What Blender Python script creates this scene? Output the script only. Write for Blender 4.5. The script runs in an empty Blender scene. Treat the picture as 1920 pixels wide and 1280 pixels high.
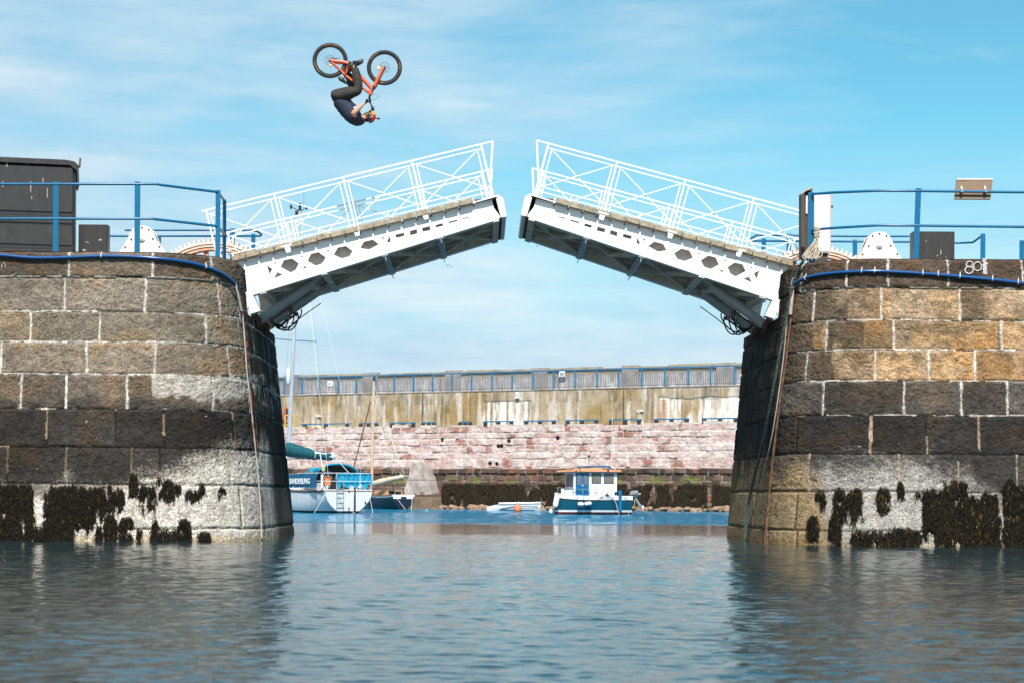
import bpy, bmesh, math, random
import numpy as np
from mathutils import Vector, Matrix
from mathutils.geometry import tessellate_polygon
random.seed(7)
PI = math.pi
R = math.radians
scene = bpy.context.scene
COL = scene.collection

# ------------------------------------------------------------------ camera
CAM_H = 0.8
F = 3600.0            # focal length in photo pixels (1920 wide)
TILT = 0.0064         # the photo leans a little
CX, CY = 905.0, 931.0 # where the level view direction falls in the photo
cam_d = bpy.data.cameras.new('camera')
cam = bpy.data.objects.new('camera', cam_d)
COL.objects.link(cam)
cam_d.sensor_width = 36.0
cam_d.lens = F / 1920.0 * 36.0
cam_d.shift_x = (960 - CX) / 1920.0
cam_d.shift_y = (CY - 640) / 1920.0
cam_d.clip_start = 0.1
cam_d.clip_end = 20000
cam_d.dof.use_dof = True
cam_d.dof.focus_distance = 60.0
cam_d.dof.aperture_fstop = 5.0
cam.location = (0, 0, CAM_H)
cam.rotation_euler = (R(90), -TILT, 0)
scene.camera = cam

# ------------------------------------------------------------------ world, sun
SUN_EL, SUN_AZ = 50.0, 0.5     # degrees; azimuth off straight-behind-the-camera, towards the right
w = bpy.data.worlds.new('World')
scene.world = w
w.use_nodes = True
nt = w.node_tree
for n in list(nt.nodes): nt.nodes.remove(n)
def wn(t, **k):
    n = nt.nodes.new(t)
    for a, b in k.items(): setattr(n, a, b)
    return n
out = wn('ShaderNodeOutputWorld'); bg = wn('ShaderNodeBackground')
sky = wn('ShaderNodeTexSky', sky_type='NISHITA', sun_disc=False)
sky.sun_elevation = R(SUN_EL)
sky.sun_rotation = R(180 - SUN_AZ)
sky.air_density = 1.0; sky.dust_density = 0.1; sky.ozone_density = 3.0
tc = wn('ShaderNodeTexCoord')
sep = wn('ShaderNodeSeparateXYZ')
nt.links.new(tc.outputs['Generated'], sep.inputs[0])
mp = wn('ShaderNodeMapping')
mp.inputs['Scale'].default_value = (3.0, 3.0, 13.0)
mp.inputs['Rotation'].default_value = (0, R(-9), 0)
mp.inputs['Location'].default_value = (1.3, 0.2, 0.55)
nt.links.new(tc.outputs['Generated'], mp.inputs[0])
n1 = wn('ShaderNodeTexNoise'); n1.inputs['Scale'].default_value = 1.2; n1.inputs['Detail'].default_value = 9; n1.inputs['Roughness'].default_value = 0.58; n1.inputs['Distortion'].default_value = 0.5
nt.links.new(mp.outputs[0], n1.inputs['Vector'])
# fine wisps
mp2 = wn('ShaderNodeMapping'); mp2.inputs['Scale'].default_value = (9, 9, 60); mp2.inputs['Rotation'].default_value = (0, R(-11), 0)
nt.links.new(tc.outputs['Generated'], mp2.inputs[0])
n2 = wn('ShaderNodeTexNoise'); n2.inputs['Scale'].default_value = 1.5; n2.inputs['Detail'].default_value = 8; n2.inputs['Roughness'].default_value = 0.6
nt.links.new(mp2.outputs[0], n2.inputs['Vector'])
def math_node(op, a, b=None, clamp=False):
    m = wn('ShaderNodeMath', operation=op); m.use_clamp = clamp
    for i, v in enumerate((a, b)):
        if v is None: continue
        if isinstance(v, (int, float)): m.inputs[i].default_value = v
        else: nt.links.new(v, m.inputs[i])
    return m.outputs[0]
# cloud cover: thick low down and to the left, clear high on the right
lowz = math_node('MULTIPLY', sep.outputs['Z'], -3.4)
leftx = math_node('MULTIPLY', sep.outputs['X'], -2.2)
cov = math_node('ADD', math_node('ADD', lowz, leftx), 0.80)
cov = math_node('ADD', cov, math_node('MULTIPLY', math_node('SUBTRACT', n1.outputs['Fac'], 0.5), 2.0))
cov = math_node('ADD', cov, math_node('MULTIPLY', math_node('SUBTRACT', n2.outputs['Fac'], 0.5), 0.38))
cov = math_node('ADD', cov, 0.32, True)
cov = math_node('MULTIPLY', cov, 0.90)
low_ = math_node('MULTIPLY', math_node('SUBTRACT', 0.19, sep.outputs['Z']), 8.5, True)
cov = math_node('MAXIMUM', cov, math_node('MULTIPLY', low_, 0.97))
tint = wn('ShaderNodeMix', data_type='RGBA', blend_type='MULTIPLY')
tint.inputs[0].default_value = 1.0
tint.inputs[7].default_value = (0.60, 1.14, 1.04, 1)
nt.links.new(sky.outputs[0], tint.inputs[6])
mix = wn('ShaderNodeMix', data_type='RGBA')
nt.links.new(cov, mix.inputs[0])
nt.links.new(tint.outputs[2], mix.inputs[6])
cb = wn('ShaderNodeMix', data_type='RGBA')
cb.inputs[6].default_value = (3.85, 5.35, 6.55, 1); cb.inputs[7].default_value = (5.9, 6.75, 7.3, 1)
wf = math_node('MULTIPLY', math_node('SUBTRACT', math_node('ADD', math_node('MULTIPLY', n1.outputs['Fac'], .6), math_node('MULTIPLY', n2.outputs['Fac'], .4)), 0.40), 4.5, True)
nt.links.new(wf, cb.inputs[0]); nt.links.new(cb.outputs[2], mix.inputs[7])
nt.links.new(mix.outputs[2], bg.inputs[0])
bg.inputs[1].default_value = 0.09
nt.links.new(bg.outputs[0], out.inputs[0])

sd = bpy.data.lights.new('sun', 'SUN')
sd.energy = 4.8; sd.angle = R(0.53); sd.color = (1.0, 0.95, 0.88)
sun = bpy.data.objects.new('sun', sd); COL.objects.link(sun)
sun.rotation_euler = (R(90 - SUN_EL), 0, R(SUN_AZ))
sun.location = (0, -20, 40)

vs = scene.view_settings
vs.view_transform = 'Standard'; vs.look = 'None'; vs.gamma = 1; vs.exposure = 0.55
scene.render.resolution_x = 1024; scene.render.resolution_y = 682

# ------------------------------------------------------------------ projection helpers
def W(px, py, y):
    """world point seen at photo pixel px,py when it stands at distance y"""
    dx, dy = px - CX, py - CY
    u = dx + TILT * dy; v = dy - TILT * dx
    return Vector((u / F * y, y, CAM_H - v / F * y))
def PX(x, y, z):
    u = F * x / y; v = -F * (z - CAM_H) / y
    return CX + u - TILT * v, CY + v + TILT * u

# ------------------------------------------------------------------ materials
MATS = {}
def pm(name, base, rough=0.6, metal=0.0, var=0.12, vscale=3.0, bump=0.0, bscale=40.0, dirt=None, dirt_amt=0.35, dscale=1.6, attr=None, coat=0.0, stretch=None, fine=0.0):
    m = bpy.data.materials.new(name); m.use_nodes = True
    t = m.node_tree; b = t.nodes['Principled BSDF']
    L = t.links.new
    b.inputs['Roughness'].default_value = rough
    b.inputs['Metallic'].default_value = metal
    if attr: b.inputs['Specular IOR Level'].default_value = 0.15
    if coat: b.inputs['Coat Weight'].default_value = coat
    c = t.nodes.new('ShaderNodeTexCoord')
    src = c.outputs['Object']
    if stretch:
        mpn = t.nodes.new('ShaderNodeMapping'); mpn.inputs['Scale'].default_value = stretch
        L(src, mpn.inputs[0]); ssrc = mpn.outputs[0]
    else: ssrc = src
    nz = t.nodes.new('ShaderNodeTexNoise'); nz.inputs['Scale'].default_value = vscale; nz.inputs['Detail'].default_value = 8; nz.inputs['Roughness'].default_value = 0.6
    L(ssrc, nz.inputs['Vector'])
    mr = t.nodes.new('ShaderNodeMapRange'); mr.inputs[1].default_value = 0.3; mr.inputs[2].default_value = 0.7
    mr.inputs[3].default_value = 1 - var; mr.inputs[4].default_value = 1 + var
    L(nz.outputs['Fac'], mr.inputs[0])
    if attr:
        a = t.nodes.new('ShaderNodeAttribute'); a.attribute_name = attr; basec = a.outputs['Color']
    else:
        rgb = t.nodes.new('ShaderNodeRGB'); rgb.outputs[0].default_value = (*base, 1); basec = rgb.outputs[0]
    mul = t.nodes.new('ShaderNodeVectorMath'); mul.operation = 'SCALE'
    L(basec, mul.inputs[0]); L(mr.outputs[0], mul.inputs['Scale'])
    col = mul.outputs[0]
    if fine:
        nf = t.nodes.new('ShaderNodeTexNoise'); nf.inputs['Scale'].default_value = bscale; nf.inputs['Detail'].default_value = 4
        L(src, nf.inputs['Vector'])
        mf = t.nodes.new('ShaderNodeMapRange'); mf.inputs[1].default_value = 0.35; mf.inputs[2].default_value = 0.65
        mf.inputs[3].default_value = 1 - fine; mf.inputs[4].default_value = 1 + fine
        L(nf.outputs['Fac'], mf.inputs[0])
        m2 = t.nodes.new('ShaderNodeVectorMath'); m2.operation = 'SCALE'
        L(col, m2.inputs[0]); L(mf.outputs[0], m2.inputs['Scale']); col = m2.outputs[0]
    if dirt:
        nd = t.nodes.new('ShaderNodeTexNoise'); nd.inputs['Scale'].default_value = dscale; nd.inputs['Detail'].default_value = 10; nd.inputs['Roughness'].default_value = 0.7
        L(ssrc, nd.inputs['Vector'])
        md = t.nodes.new('ShaderNodeMapRange'); md.inputs[1].default_value = 0.66 - dirt_amt * 0.3; md.inputs[2].default_value = 0.72
        md.inputs[3].default_value = 0; md.inputs[4].default_value = 0.8
        L(nd.outputs['Fac'], md.inputs[0])
        mx = t.nodes.new('ShaderNodeMix'); mx.data_type = 'RGBA'
        L(md.outputs[0], mx.inputs[0]); L(col, mx.inputs[6]); mx.inputs[7].default_value = (*dirt, 1)
        col = mx.outputs[2]
    L(col, b.inputs['Base Color'])
    if bump:
        nb = t.nodes.new('ShaderNodeTexNoise'); nb.inputs['Scale'].default_value = bscale; nb.inputs['Detail'].default_value = 6
        L(src, nb.inputs['Vector'])
        bp = t.nodes.new('ShaderNodeBump'); bp.inputs['Strength'].default_value = bump; bp.inputs['Distance'].default_value = 0.02
        L(nb.outputs['Fac'], bp.inputs['Height']); L(bp.outputs[0], b.inputs['Normal'])
    MATS[name] = m
    return m
M_white = pm('bridge_white_paint', (0.80, 0.80, 0.79), 0.35, var=0.05, dirt=(0.35, 0.2, 0.1), dirt_amt=0.05, dscale=2.5, bscale=20)
M_under = pm('dirty_white_bounce', (0.86, 0.78, 0.69), 0.5, var=0.18, vscale=2, dirt=(0.10, 0.07, 0.05), dirt_amt=0.5, dscale=2.2)  # dirty white paint, warmed and brightened to imitate light bounced from below
M_railw = pm('railing_white_paint', (0.82, 0.82, 0.81), 0.35, var=0.04)
M_timber = pm('deck_timber', (0.36, 0.29, 0.20), 0.85, var=0.35, vscale=14, bump=0.6, bscale=60, dirt=(0.09, 0.06, 0.035), dirt_amt=0.5, dscale=9)
M_blue = pm('blue_rail_paint', (0.002, 0.115, 0.24), 0.32, var=0.12, vscale=5, dirt=(0.30, 0.38, 0.44), dirt_amt=0.06, dscale=9)
M_bluep = pm('blue_plastic_pipe', (0.008, 0.075, 0.24), 0.25, var=0.08)
M_black = pm('black_box_paint', (0.030, 0.026, 0.024), 0.45, var=0.25, vscale=4, dirt=(0.10, 0.09, 0.085), dirt_amt=0.12, dscale=4, stretch=(3, 3, 0.5))
M_black2 = pm('black_rubber', (0.015, 0.015, 0.016), 0.6)
M_whitep = pm('white_steel_paint', (0.76, 0.73, 0.70), 0.45, var=0.06, dirt=(0.34, 0.12, 0.06), dirt_amt=0.12, dscale=7)
M_orange_rust = pm('orange_gear_paint', (0.66, 0.28, 0.15), 0.6, var=0.25, vscale=8, dirt=(0.72, 0.58, 0.50), dirt_amt=0.8, dscale=5)
M_teeth = pm('gear_teeth_paint', (0.70, 0.60, 0.52), 0.6, var=0.2, vscale=12)
M_rust = pm('rusty_iron', (0.13, 0.055, 0.03), 0.85, var=0.5, vscale=12, bump=0.5, bscale=50, dirt=(0.30, 0.13, 0.06), dirt_amt=0.6, dscale=6)
M_ram = pm('ram_grey_paint', (0.38, 0.41, 0.42), 0.35, var=0.12, vscale=6, dirt=(0.22, 0.10, 0.05), dirt_amt=0.15, dscale=5)
M_hose = pm('black_hose', (0.012, 0.013, 0.016), 0.4)
M_wood = pm('weathered_board', (0.16, 0.10, 0.055), 0.7, var=0.25, vscale=6, stretch=(1, 1, 8))
M_darkpost = pm('dark_weathered_post', (0.055, 0.045, 0.04), 0.7, var=0.4, vscale=5, stretch=(6, 6, 0.5))
M_steel = pm('galvanised_steel', (0.42, 0.43, 0.44), 0.35, metal=0.7, var=0.1)
M_rope = pm('pale_rope', (0.55, 0.46, 0.36), 0.9, var=0.25, vscale=30)
M_grope = pm('green_rope', (0.035, 0.07, 0.06), 0.85, var=0.5, vscale=40, dirt=(0.42, 0.46, 0.42), dirt_amt=0.5, dscale=28)
M_cord = pm('pale_conduit', (0.42, 0.36, 0.31), 0.8, var=0.3, vscale=8)
M_chalk = pm('white_chalk_paint', (0.46, 0.43, 0.41), 0.9, var=0.6, vscale=60)
M_weed = pm('seaweed', (1, 1, 1), 0.75, var=0.4, vscale=14, attr='Col')
M_moss = pm('green_plant', (0.05, 0.09, 0.02), 0.7, var=0.3)
M_stone = pm('granite_blocks', (1, 1, 1), 0.82, var=0.34, vscale=7, bump=1.0, bscale=38, attr='Col', fine=0.42)
M_sand = pm('sandstone_blocks', (1, 1, 1), 0.9, var=0.22, vscale=2.2, bump=0.5, bscale=9, attr='Col', fine=0.16)
M_conc = pm('stained_concrete', (1, 1, 1), 0.9, var=0.12, vscale=2.5, bump=0.3, bscale=8, attr='Col', fine=0.1)
M_plainstone = pm('quay_paving', (0.22, 0.19, 0.16), 0.9, var=0.3, vscale=1.5)
M_rock = pm('shore_rock', (0.26, 0.17, 0.11), 0.9, var=0.45, vscale=2.5, bump=0.5, bscale=10)

# ------------------------------------------------------------------ mesh builder
class MB:
    def __init__(s, T=None):
        s.bm = bmesh.new(); s.T = T
    def _v(s, p):
        p = Vector(p)
        return s.bm.verts.new(s.T(p) if s.T else p)
    def face(s, vs_):
        try: return s.bm.faces.new(vs_)
        except ValueError: return None
    def hexa(s, c):
        v = [s._v(p) for p in c]
        for f in ((0, 1, 2, 3), (7, 6, 5, 4), (0, 4, 5, 1), (1, 5, 6, 2), (2, 6, 7, 3), (3, 7, 4, 0)):
            s.face([v[i] for i in f])
        return s
    def box(s, a, b):
        (x0, y0, z0), (x1, y1, z1) = a, b
        return s.hexa([(x0, y0, z0), (x1, y0, z0), (x1, y1, z0), (x0, y1, z0), (x0, y0, z1), (x1, y0, z1), (x1, y1, z1), (x0, y1, z1)])
    def beam(s, p, q, w_, h_, up=(0, 1, 0)):
        """rectangular bar; w_ measured along `up`, h_ across it"""
        p, q = Vector(p), Vector(q); d = (q - p).normalized(); u = Vector(up); u = (u - u.dot(d) * d)
        if u.length < 1e-5: u = Vector((1, 0, 0)) - d.x * d
        u.normalize(); v = d.cross(u)
        a, b = u * w_ / 2, v * h_ / 2
        return s.hexa([p - a - b, p + a - b, p + a + b, p - a + b, q - a - b, q + a - b, q + a + b, q - a + b])
    def tube(s, pts, r, n=8, cap=True, closed=False):
        pts = [Vector(p) for p in pts]
        rs = r if isinstance(r, (list, tuple)) else [r] * len(pts)
        m = len(pts); rings = []
        prev = None
        for i, p in enumerate(pts):
            if closed: d = pts[(i + 1) % m] - pts[i - 1]
            else: d = pts[min(i + 1, m - 1)] - pts[max(i - 1, 0)]
            if d.length < 1e-9: d = Vector((0, 0, 1))
            d.normalize()
            if prev is None:
                u = d.orthogonal().normalized()
            else:
                u = prev - prev.dot(d) * d
                u = u.normalized() if u.length > 1e-6 else d.orthogonal().normalized()
            prev = u; v = d.cross(u)
            rings.append([s._v(p + (u * math.cos(2 * PI * k / n) + v * math.sin(2 * PI * k / n)) * rs[i]) for k in range(n)])
        for i in range(m if closed else m - 1):
            A, B = rings[i], rings[(i + 1) % m]
            for k in range(n): s.face([A[k], A[(k + 1) % n], B[(k + 1) % n], B[k]])
        if cap and not closed:
            s.face(rings[0][::-1]); s.face(rings[-1])
        return s
    def cyl(s, p, q, r, n=16, r2=None):
        return s.tube([p, q], [r, r if r2 is None else r2], n)
    def lathe(s, c, prof, n=20, axis='Z'):
        c = Vector(c); rings = []
        for (r, h) in prof:
            ring = []
            for k in range(n):
                a = 2 * PI * k / n
                if axis == 'Z': o = Vector((r * math.cos(a), r * math.sin(a), h))
                elif axis == 'Y': o = Vector((r * math.cos(a), h, r * math.sin(a)))
                else: o = Vector((h, r * math.cos(a), r * math.sin(a)))
                ring.append(s._v(c + o))
            rings.append(ring)
        for A, B in zip(rings, rings[1:]):
            for k in range(n): s.face([A[k], A[(k + 1) % n], B[(k + 1) % n], B[k]])
        s.face(rings[0][::-1]); s.face(rings[-1])
        return s
    def plate(s, outer, holes, f0, f1):
        """2D outline with holes -> slab; f0,f1 map (u,v) to the two faces"""
        loops = [outer] + list(holes)
        flat = [p for l in loops for p in l]
        tri = tessellate_polygon([[Vector((p[0], p[1], 0)) for p in l] for l in loops])
        A = [s._v(f0(*p)) for p in flat]; B = [s._v(f1(*p)) for p in flat]
        for t in tri:
            s.face([A[i] for i in t]); s.face([B[i] for i in reversed(t)])
        o = 0
        for l in loops:
            k = len(l)
            for i in range(k):
                a, b = o + i, o + (i + 1) % k
                s.face([A[a], A[b], B[b], B[a]])
            o += k
        return s
    def prism(s, poly, y0, y1):
        """polygon in (x,z), extruded along y"""
        return s.plate(poly, [], lambda u, v: (u, y0, v), lambda u, v: (u, y1, v))
    def sphere(s, c, r, n=12, sc=(1, 1, 1)):
        c = Vector(c); prof = []
        m = n // 2 + 2
        rings = []
        for i in range(1, m):
            a = PI * i / m
            rings.append([s._v(c + Vector((r * sc[0] * math.sin(a) * math.cos(2 * PI * k / n), r * sc[1] * math.sin(a) * math.sin(2 * PI * k / n), r * sc[2] * math.cos(a)))) for k in range(n)])
        t = s._v(c + Vector((0, 0, r * sc[2]))); b = s._v(c - Vector((0, 0, r * sc[2])))
        for k in range(n):
            s.face([t, rings[0][k], rings[0][(k + 1) % n]]); s.face([b, rings[-1][(k + 1) % n], rings[-1][k]])
        for A, B in zip(rings, rings[1:]):
            for k in range(n): s.face([A[k], B[k], B[(k + 1) % n], A[(k + 1) % n]])
        return s
    def build(s, name, mat, parent=None, bevel=0.0, smooth=False, origin=None):
        bm = s.bm
        bmesh.ops.recalc_face_normals(bm, faces=bm.faces[:])
        if bevel:
            ed = [e for e in bm.edges if len(e.link_faces) == 2 and e.calc_face_angle(0) > 0.6]
            bmesh.ops.bevel(bm, geom=ed, offset=bevel, segments=1, affect='EDGES', clamp_overlap=True)
        me = bpy.data.meshes.new(name); bm.to_mesh(me); bm.free()
        return link(name, me, mat, parent, smooth, origin)
ORG = {}
def link(name, me, mat, parent=None, smooth=False, origin=None):
    if mat: me.materials.append(mat)
    if parent is not None: org = ORG[parent.name]
    elif origin is not None: org = Vector(origin)
    else:
        n = len(me.vertices); a = np.empty(n * 3); me.vertices.foreach_get('co', a); a = a.reshape(-1, 3)
        org = Vector(((a[:, 0].min() + a[:, 0].max()) / 2, (a[:, 1].min() + a[:, 1].max()) / 2, a[:, 2].min()))
    me.transform(Matrix.Translation(-org))
    if smooth:
        me.polygons.foreach_set('use_smooth', [True] * len(me.polygons))
        me.set_sharp_from_angle(angle=R(40)) if hasattr(me, 'set_sharp_from_angle') else None
    o = bpy.data.objects.new(name, me); COL.objects.link(o)
    if parent is not None: o.parent = parent
    else: o.location = org
    ORG[o.name] = org
    return o
def root(name, loc, label, cat, group=None):
    o = bpy.data.objects.new(name, None); COL.objects.link(o)
    o.location = loc; o.empty_display_size = 0.2
    o['label'] = label; o['category'] = cat
    if group: o['group'] = group
    ORG[o.name] = Vector(loc)
    return o
def tag(o, label, cat, group=None):
    o['label'] = label; o['category'] = cat
    if group: o['group'] = group
    return o
def structure(o, kind='structure'):
    o['kind'] = kind; return o
def fresh(name, mat_name=None): return MATS[name]

# ------------------------------------------------------------------ numpy noise
def _hash(ix, iy, seed):
    h = (ix.astype(np.int64) * 374761393 + iy.astype(np.int64) * 668265263 + seed * 982451653) & 0xFFFFFFFF
    h = ((h ^ (h >> 13)) * 1274126177) & 0xFFFFFFFF
    h = (h ^ (h >> 16)) & 0xFFFFFF
    return h / float(0xFFFFFF)
def vnoise(x, y, seed=0):
    x = np.asarray(x, float); y = np.asarray(y, float)
    ix = np.floor(x); iy = np.floor(y); fx = x - ix; fy = y - iy
    fx = fx * fx * (3 - 2 * fx); fy = fy * fy * (3 - 2 * fy)
    a = _hash(ix, iy, seed); b = _hash(ix + 1, iy, seed); c = _hash(ix, iy + 1, seed); d = _hash(ix + 1, iy + 1, seed)
    return (a * (1 - fx) + b * fx) * (1 - fy) + (c * (1 - fx) + d * fx) * fy
def fbm(x, y, seed=0, oct=4, gain=0.5):
    s = 0; a = 1; t = 0
    for i in range(oct):
        s = s + a * vnoise(x * 2 ** i + 17.3 * i, y * 2 ** i - 9.1 * i, seed + i); t += a; a *= gain
    return s / t
def sstep(a, b, x):
    t = np.clip((x - a) / (b - a), 0, 1); return t * t * (3 - 2 * t)
def grid_mesh(name, P, colr=None, mask=None):
    """P: (nz,nu,3) array of points"""
    nz, nu = P.shape[:2]
    idx = np.arange(nz * nu).reshape(nz, nu)
    q = np.stack([idx[:-1, :-1], idx[:-1, 1:], idx[1:, 1:], idx[1:, :-1]], -1).reshape(-1, 4)
    if mask is not None: q = q[mask[:-1, :-1].reshape(-1)]
    me = bpy.data.meshes.new(name)
    me.vertices.add(nz * nu); me.vertices.foreach_set('co', P.reshape(-1))
    me.loops.add(len(q) * 4); me.loops.foreach_set('vertex_index', q.reshape(-1).astype(np.int32))
    me.polygons.add(len(q)); me.polygons.foreach_set('loop_start', np.arange(0, len(q) * 4, 4, dtype=np.int32))
    me.polygons.foreach_set('use_smooth', np.ones(len(q), bool))
    me.update(calc_edges=True); me.validate()
    if colr is not None:
        at = me.color_attributes.new('Col', 'FLOAT_COLOR', 'POINT')
        c = np.ones((nz * nu, 4), np.float32); c[:, :3] = colr.reshape(-1, 3)
        at.data.foreach_set('color', c.reshape(-1))
    return me
# ================================================================== PIERS
RC = 1.4
Y_BACK, Y_NOTCH, Z_LEDGE = 39.85, 35.35, 4.12
def curve(u, e, xt, yf):
    """plan of the pier's face: straight front, rounded corner, straight channel side"""
    u = np.asarray(u, float)
    q = RC * PI / 2
    a = np.clip(u / RC, 0, PI / 2)
    fr = np.minimum(u, 0); si = np.maximum(u - q, 0)
    x = xt - e * RC + e * fr + e * RC * np.sin(a)
    y = yf + RC - RC * np.cos(a) + si
    return x, y, e * np.sin(a), -np.cos(a)

def lay(courses, joints, U, Z, wob=0.012, seed=1):
    """for every (z,u): course index, stone index, distance to the nearest bed joint and upright joint"""
    ZZ, UU = np.meshgrid(Z, U, indexing='ij')
    ZZ = ZZ + (vnoise(UU * 2.1, ZZ * 2.1, seed) - 0.5) * wob * 2 + (vnoise(UU * 9, ZZ * 9, seed + 5) - 0.5) * wob
    UU2 = UU + (vnoise(UU * 3 + 50, ZZ * 3, seed + 9) - 0.5) * wob * 2 + (vnoise(UU * 11, ZZ * 11, seed + 6) - 0.5) * wob
    cs = np.array(courses)               # descending
    ci = np.clip(np.searchsorted(-cs, -ZZ) - 1, 0, len(cs) - 2)
    dz = np.minimum(np.abs(cs[ci] - ZZ), np.abs(ZZ - cs[ci + 1]))
    dtop = cs[ci] - ZZ
    dz = np.where(ci == 0, np.abs(ZZ - cs[1]), dz)
    du = np.full(ZZ.shape, 9.0); si = np.zeros(ZZ.shape, int)
    for c in range(len(cs) - 1):
        m = ci == c
        j = np.array(sorted(joints[c]))
        k = np.searchsorted(j, UU2[m])
        lo = j[np.clip(k - 1, 0, len(j) - 1)]; hi = j[np.clip(k, 0, len(j) - 1)]
        du[m] = np.minimum(np.abs(UU2[m] - lo), np.abs(UU2[m] - hi)); si[m] = k
    return UU, ci, si, dz, du, dtop

def build_pier(e, xt, yf, ztop, bf, bs, courses, jpx, paint, name, label, seed):
    q = RC * PI / 2
    uend = q + Y_BACK - (yf + RC)
    U = np.concatenate([np.arange(-11, -2.9, 0.09), np.arange(-2.9, q + 1.2, 0.0135), np.arange(q + 1.2, uend, 0.028), [uend]])
    Z = np.concatenate([[-0.6, -0.3], np.arange(-0.1, ztop, 0.0135), [ztop]])
    # joints: measured ones on the front and corner, even ones elsewhere
    rnd = random.Random(seed)
    joints = []
    uu = np.arange(-2.6, q + 0.6, 0.01)
    for c in range(len(courses) - 1):
        zm = (courses[c] + courses[c + 1]) / 2
        x, y, nx, ny = curve(uu, e, xt, yf)
        b = np.where(np.abs(nx) > 0.7, bs, bf)
        x = x + nx * b * (ztop - zm); y = y + ny * b * (ztop - zm)
        px, _ = PX(x, y, zm)
        js = []
        for p in jpx[c]:
            js.append(float(np.interp(p, px, uu)) if e > 0 else float(np.interp(-p, -px, uu)))
        lo, hi = min(js), max(js)
        u = lo
        while u > -11: u -= rnd.uniform(0.9, 1.6); js.append(u)
        u = hi
        while u < uend: u += rnd.uniform(0.6, 1.3); js.append(u)
        joints.append(js)
    UU, ci, si, dz, du, dtop = lay(courses, joints, U, Z, 0.010, seed)
    ZZ = np.repeat(Z[:, None], len(U), 1)
    x, y, nx, ny = curve(UU, e, xt, yf)
    blend = sstep(0.2, 0.9, np.abs(nx)); b = bf * (1 - blend) + bs * blend
    off = b * (ztop - ZZ)
    bx, by = x + nx * off, y + ny * off
    px, py = PX(bx, by, ZZ)
    # relief: cushioned blocks, rock-faced, joints recessed
    d = np.minimum(dz, du)
    edge = sstep(0.004, 0.045, d)
    hid = _hash(ci, si, seed + 3)
    rel = edge * 0.020 + (hid - 0.5) * 0.014 * edge
    rough = (fbm(UU * 5, ZZ * 6, seed + 20, 5, 0.6) - 0.5) * 0.042 + (fbm(UU * 21, ZZ * 27, seed + 30, 3, 0.6) - 0.5) * 0.026
    # chisel scoops
    rough += (np.abs(vnoise(UU * 15 + ZZ * 8, ZZ * 19 - UU * 6, seed + 40) - 0.5)) * -0.022
    rf = np.where(ZZ < 1.0, 0.55, 1.0) * (1 - .6 * sstep(q + .2, q + .9, UU))
    rel = rel + rough * (0.25 + 0.75 * edge) * rf
    # coping: slightly proud with a rounded arris
    cop = (ci == 0)
    rel = np.where(cop, rel + 0.03 - 0.07 * sstep(0.07, 0.0, ztop - ZZ) ** 2, rel)
    bed = np.where((ci > 0) & (dz < 0.016), 1.0, 0.0)
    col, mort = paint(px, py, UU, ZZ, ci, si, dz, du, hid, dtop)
    rel = rel + 0.014 * mort * (1 - edge)
    P = np.stack([bx + nx * rel, by + ny * rel, ZZ + 0 * rel], -1)
    keep = ~((by > Y_NOTCH) & (ZZ > Z_LEDGE))
    me = grid_mesh(name, P, col, keep)
    # remaining faces of the body: paving, pit, back
    bm = bmesh.new()
    ring = [curve(v, e, xt, yf)[:2] for v in np.concatenate([[-11, 0], np.linspace(0.1, q, 12), [q + Y_NOTCH - yf - RC]])]
    ring = [(float(a) , float(c)) for a, c in ring]
    pit = xt - e * 2.2
    outer = xt - e * 12.4
    top = ring + [(pit, Y_NOTCH), (pit, Y_BACK), (outer, Y_BACK), (outer, yf)]
    vs_ = [bm.verts.new((a, c, ztop - 0.004)) for a, c in top]; bm.faces.new(vs_)
    xo = xt + e * 0.1
    def quad(*p): bm.faces.new([bm.verts.new(v) for v in p])
    quad((xo, Y_NOTCH, Z_LEDGE - .01), (pit, Y_NOTCH, Z_LEDGE - .01), (pit, Y_BACK, Z_LEDGE - .01), (xo, Y_BACK, Z_LEDGE - .01))
    quad((pit, Y_NOTCH, Z_LEDGE), (pit, Y_NOTCH, ztop), (pit, Y_BACK, ztop), (pit, Y_BACK, Z_LEDGE))
    quad((xo - e * 0.14, Y_NOTCH, Z_LEDGE), (xo - e * 0.14, Y_NOTCH, ztop), (pit, Y_NOTCH, ztop), (pit, Y_NOTCH, Z_LEDGE))
    xb = xt + e * bs * ztop
    quad((xb, Y_BACK, -0.6), (xt + e * bs * 0.8, Y_BACK, Z_LEDGE), (pit, Y_BACK, Z_LEDGE), (pit, Y_BACK, -0.6))
    quad((pit, Y_BACK, -0.6), (pit, Y_BACK, ztop), (outer, Y_BACK, ztop), (outer, Y_BACK, -0.6))
    quad((outer, yf - 0.5, -0.6), (outer, yf - 0.0, ztop), (outer, Y_BACK, ztop), (outer, Y_BACK, -0.6))
    bmesh.ops.recalc_face_normals(bm, faces=bm.faces[:])
    m2 = bpy.data.meshes.new('paving'); bm.to_mesh(m2); bm.free()
    o = link(name, me, M_stone, None, False, (xt - e * 4, (yf + Y_BACK) / 2, 0))
    tag(o, label, 'stone pier')
    pav = link('core', m2, M_plainstone, o)
    return o

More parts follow.
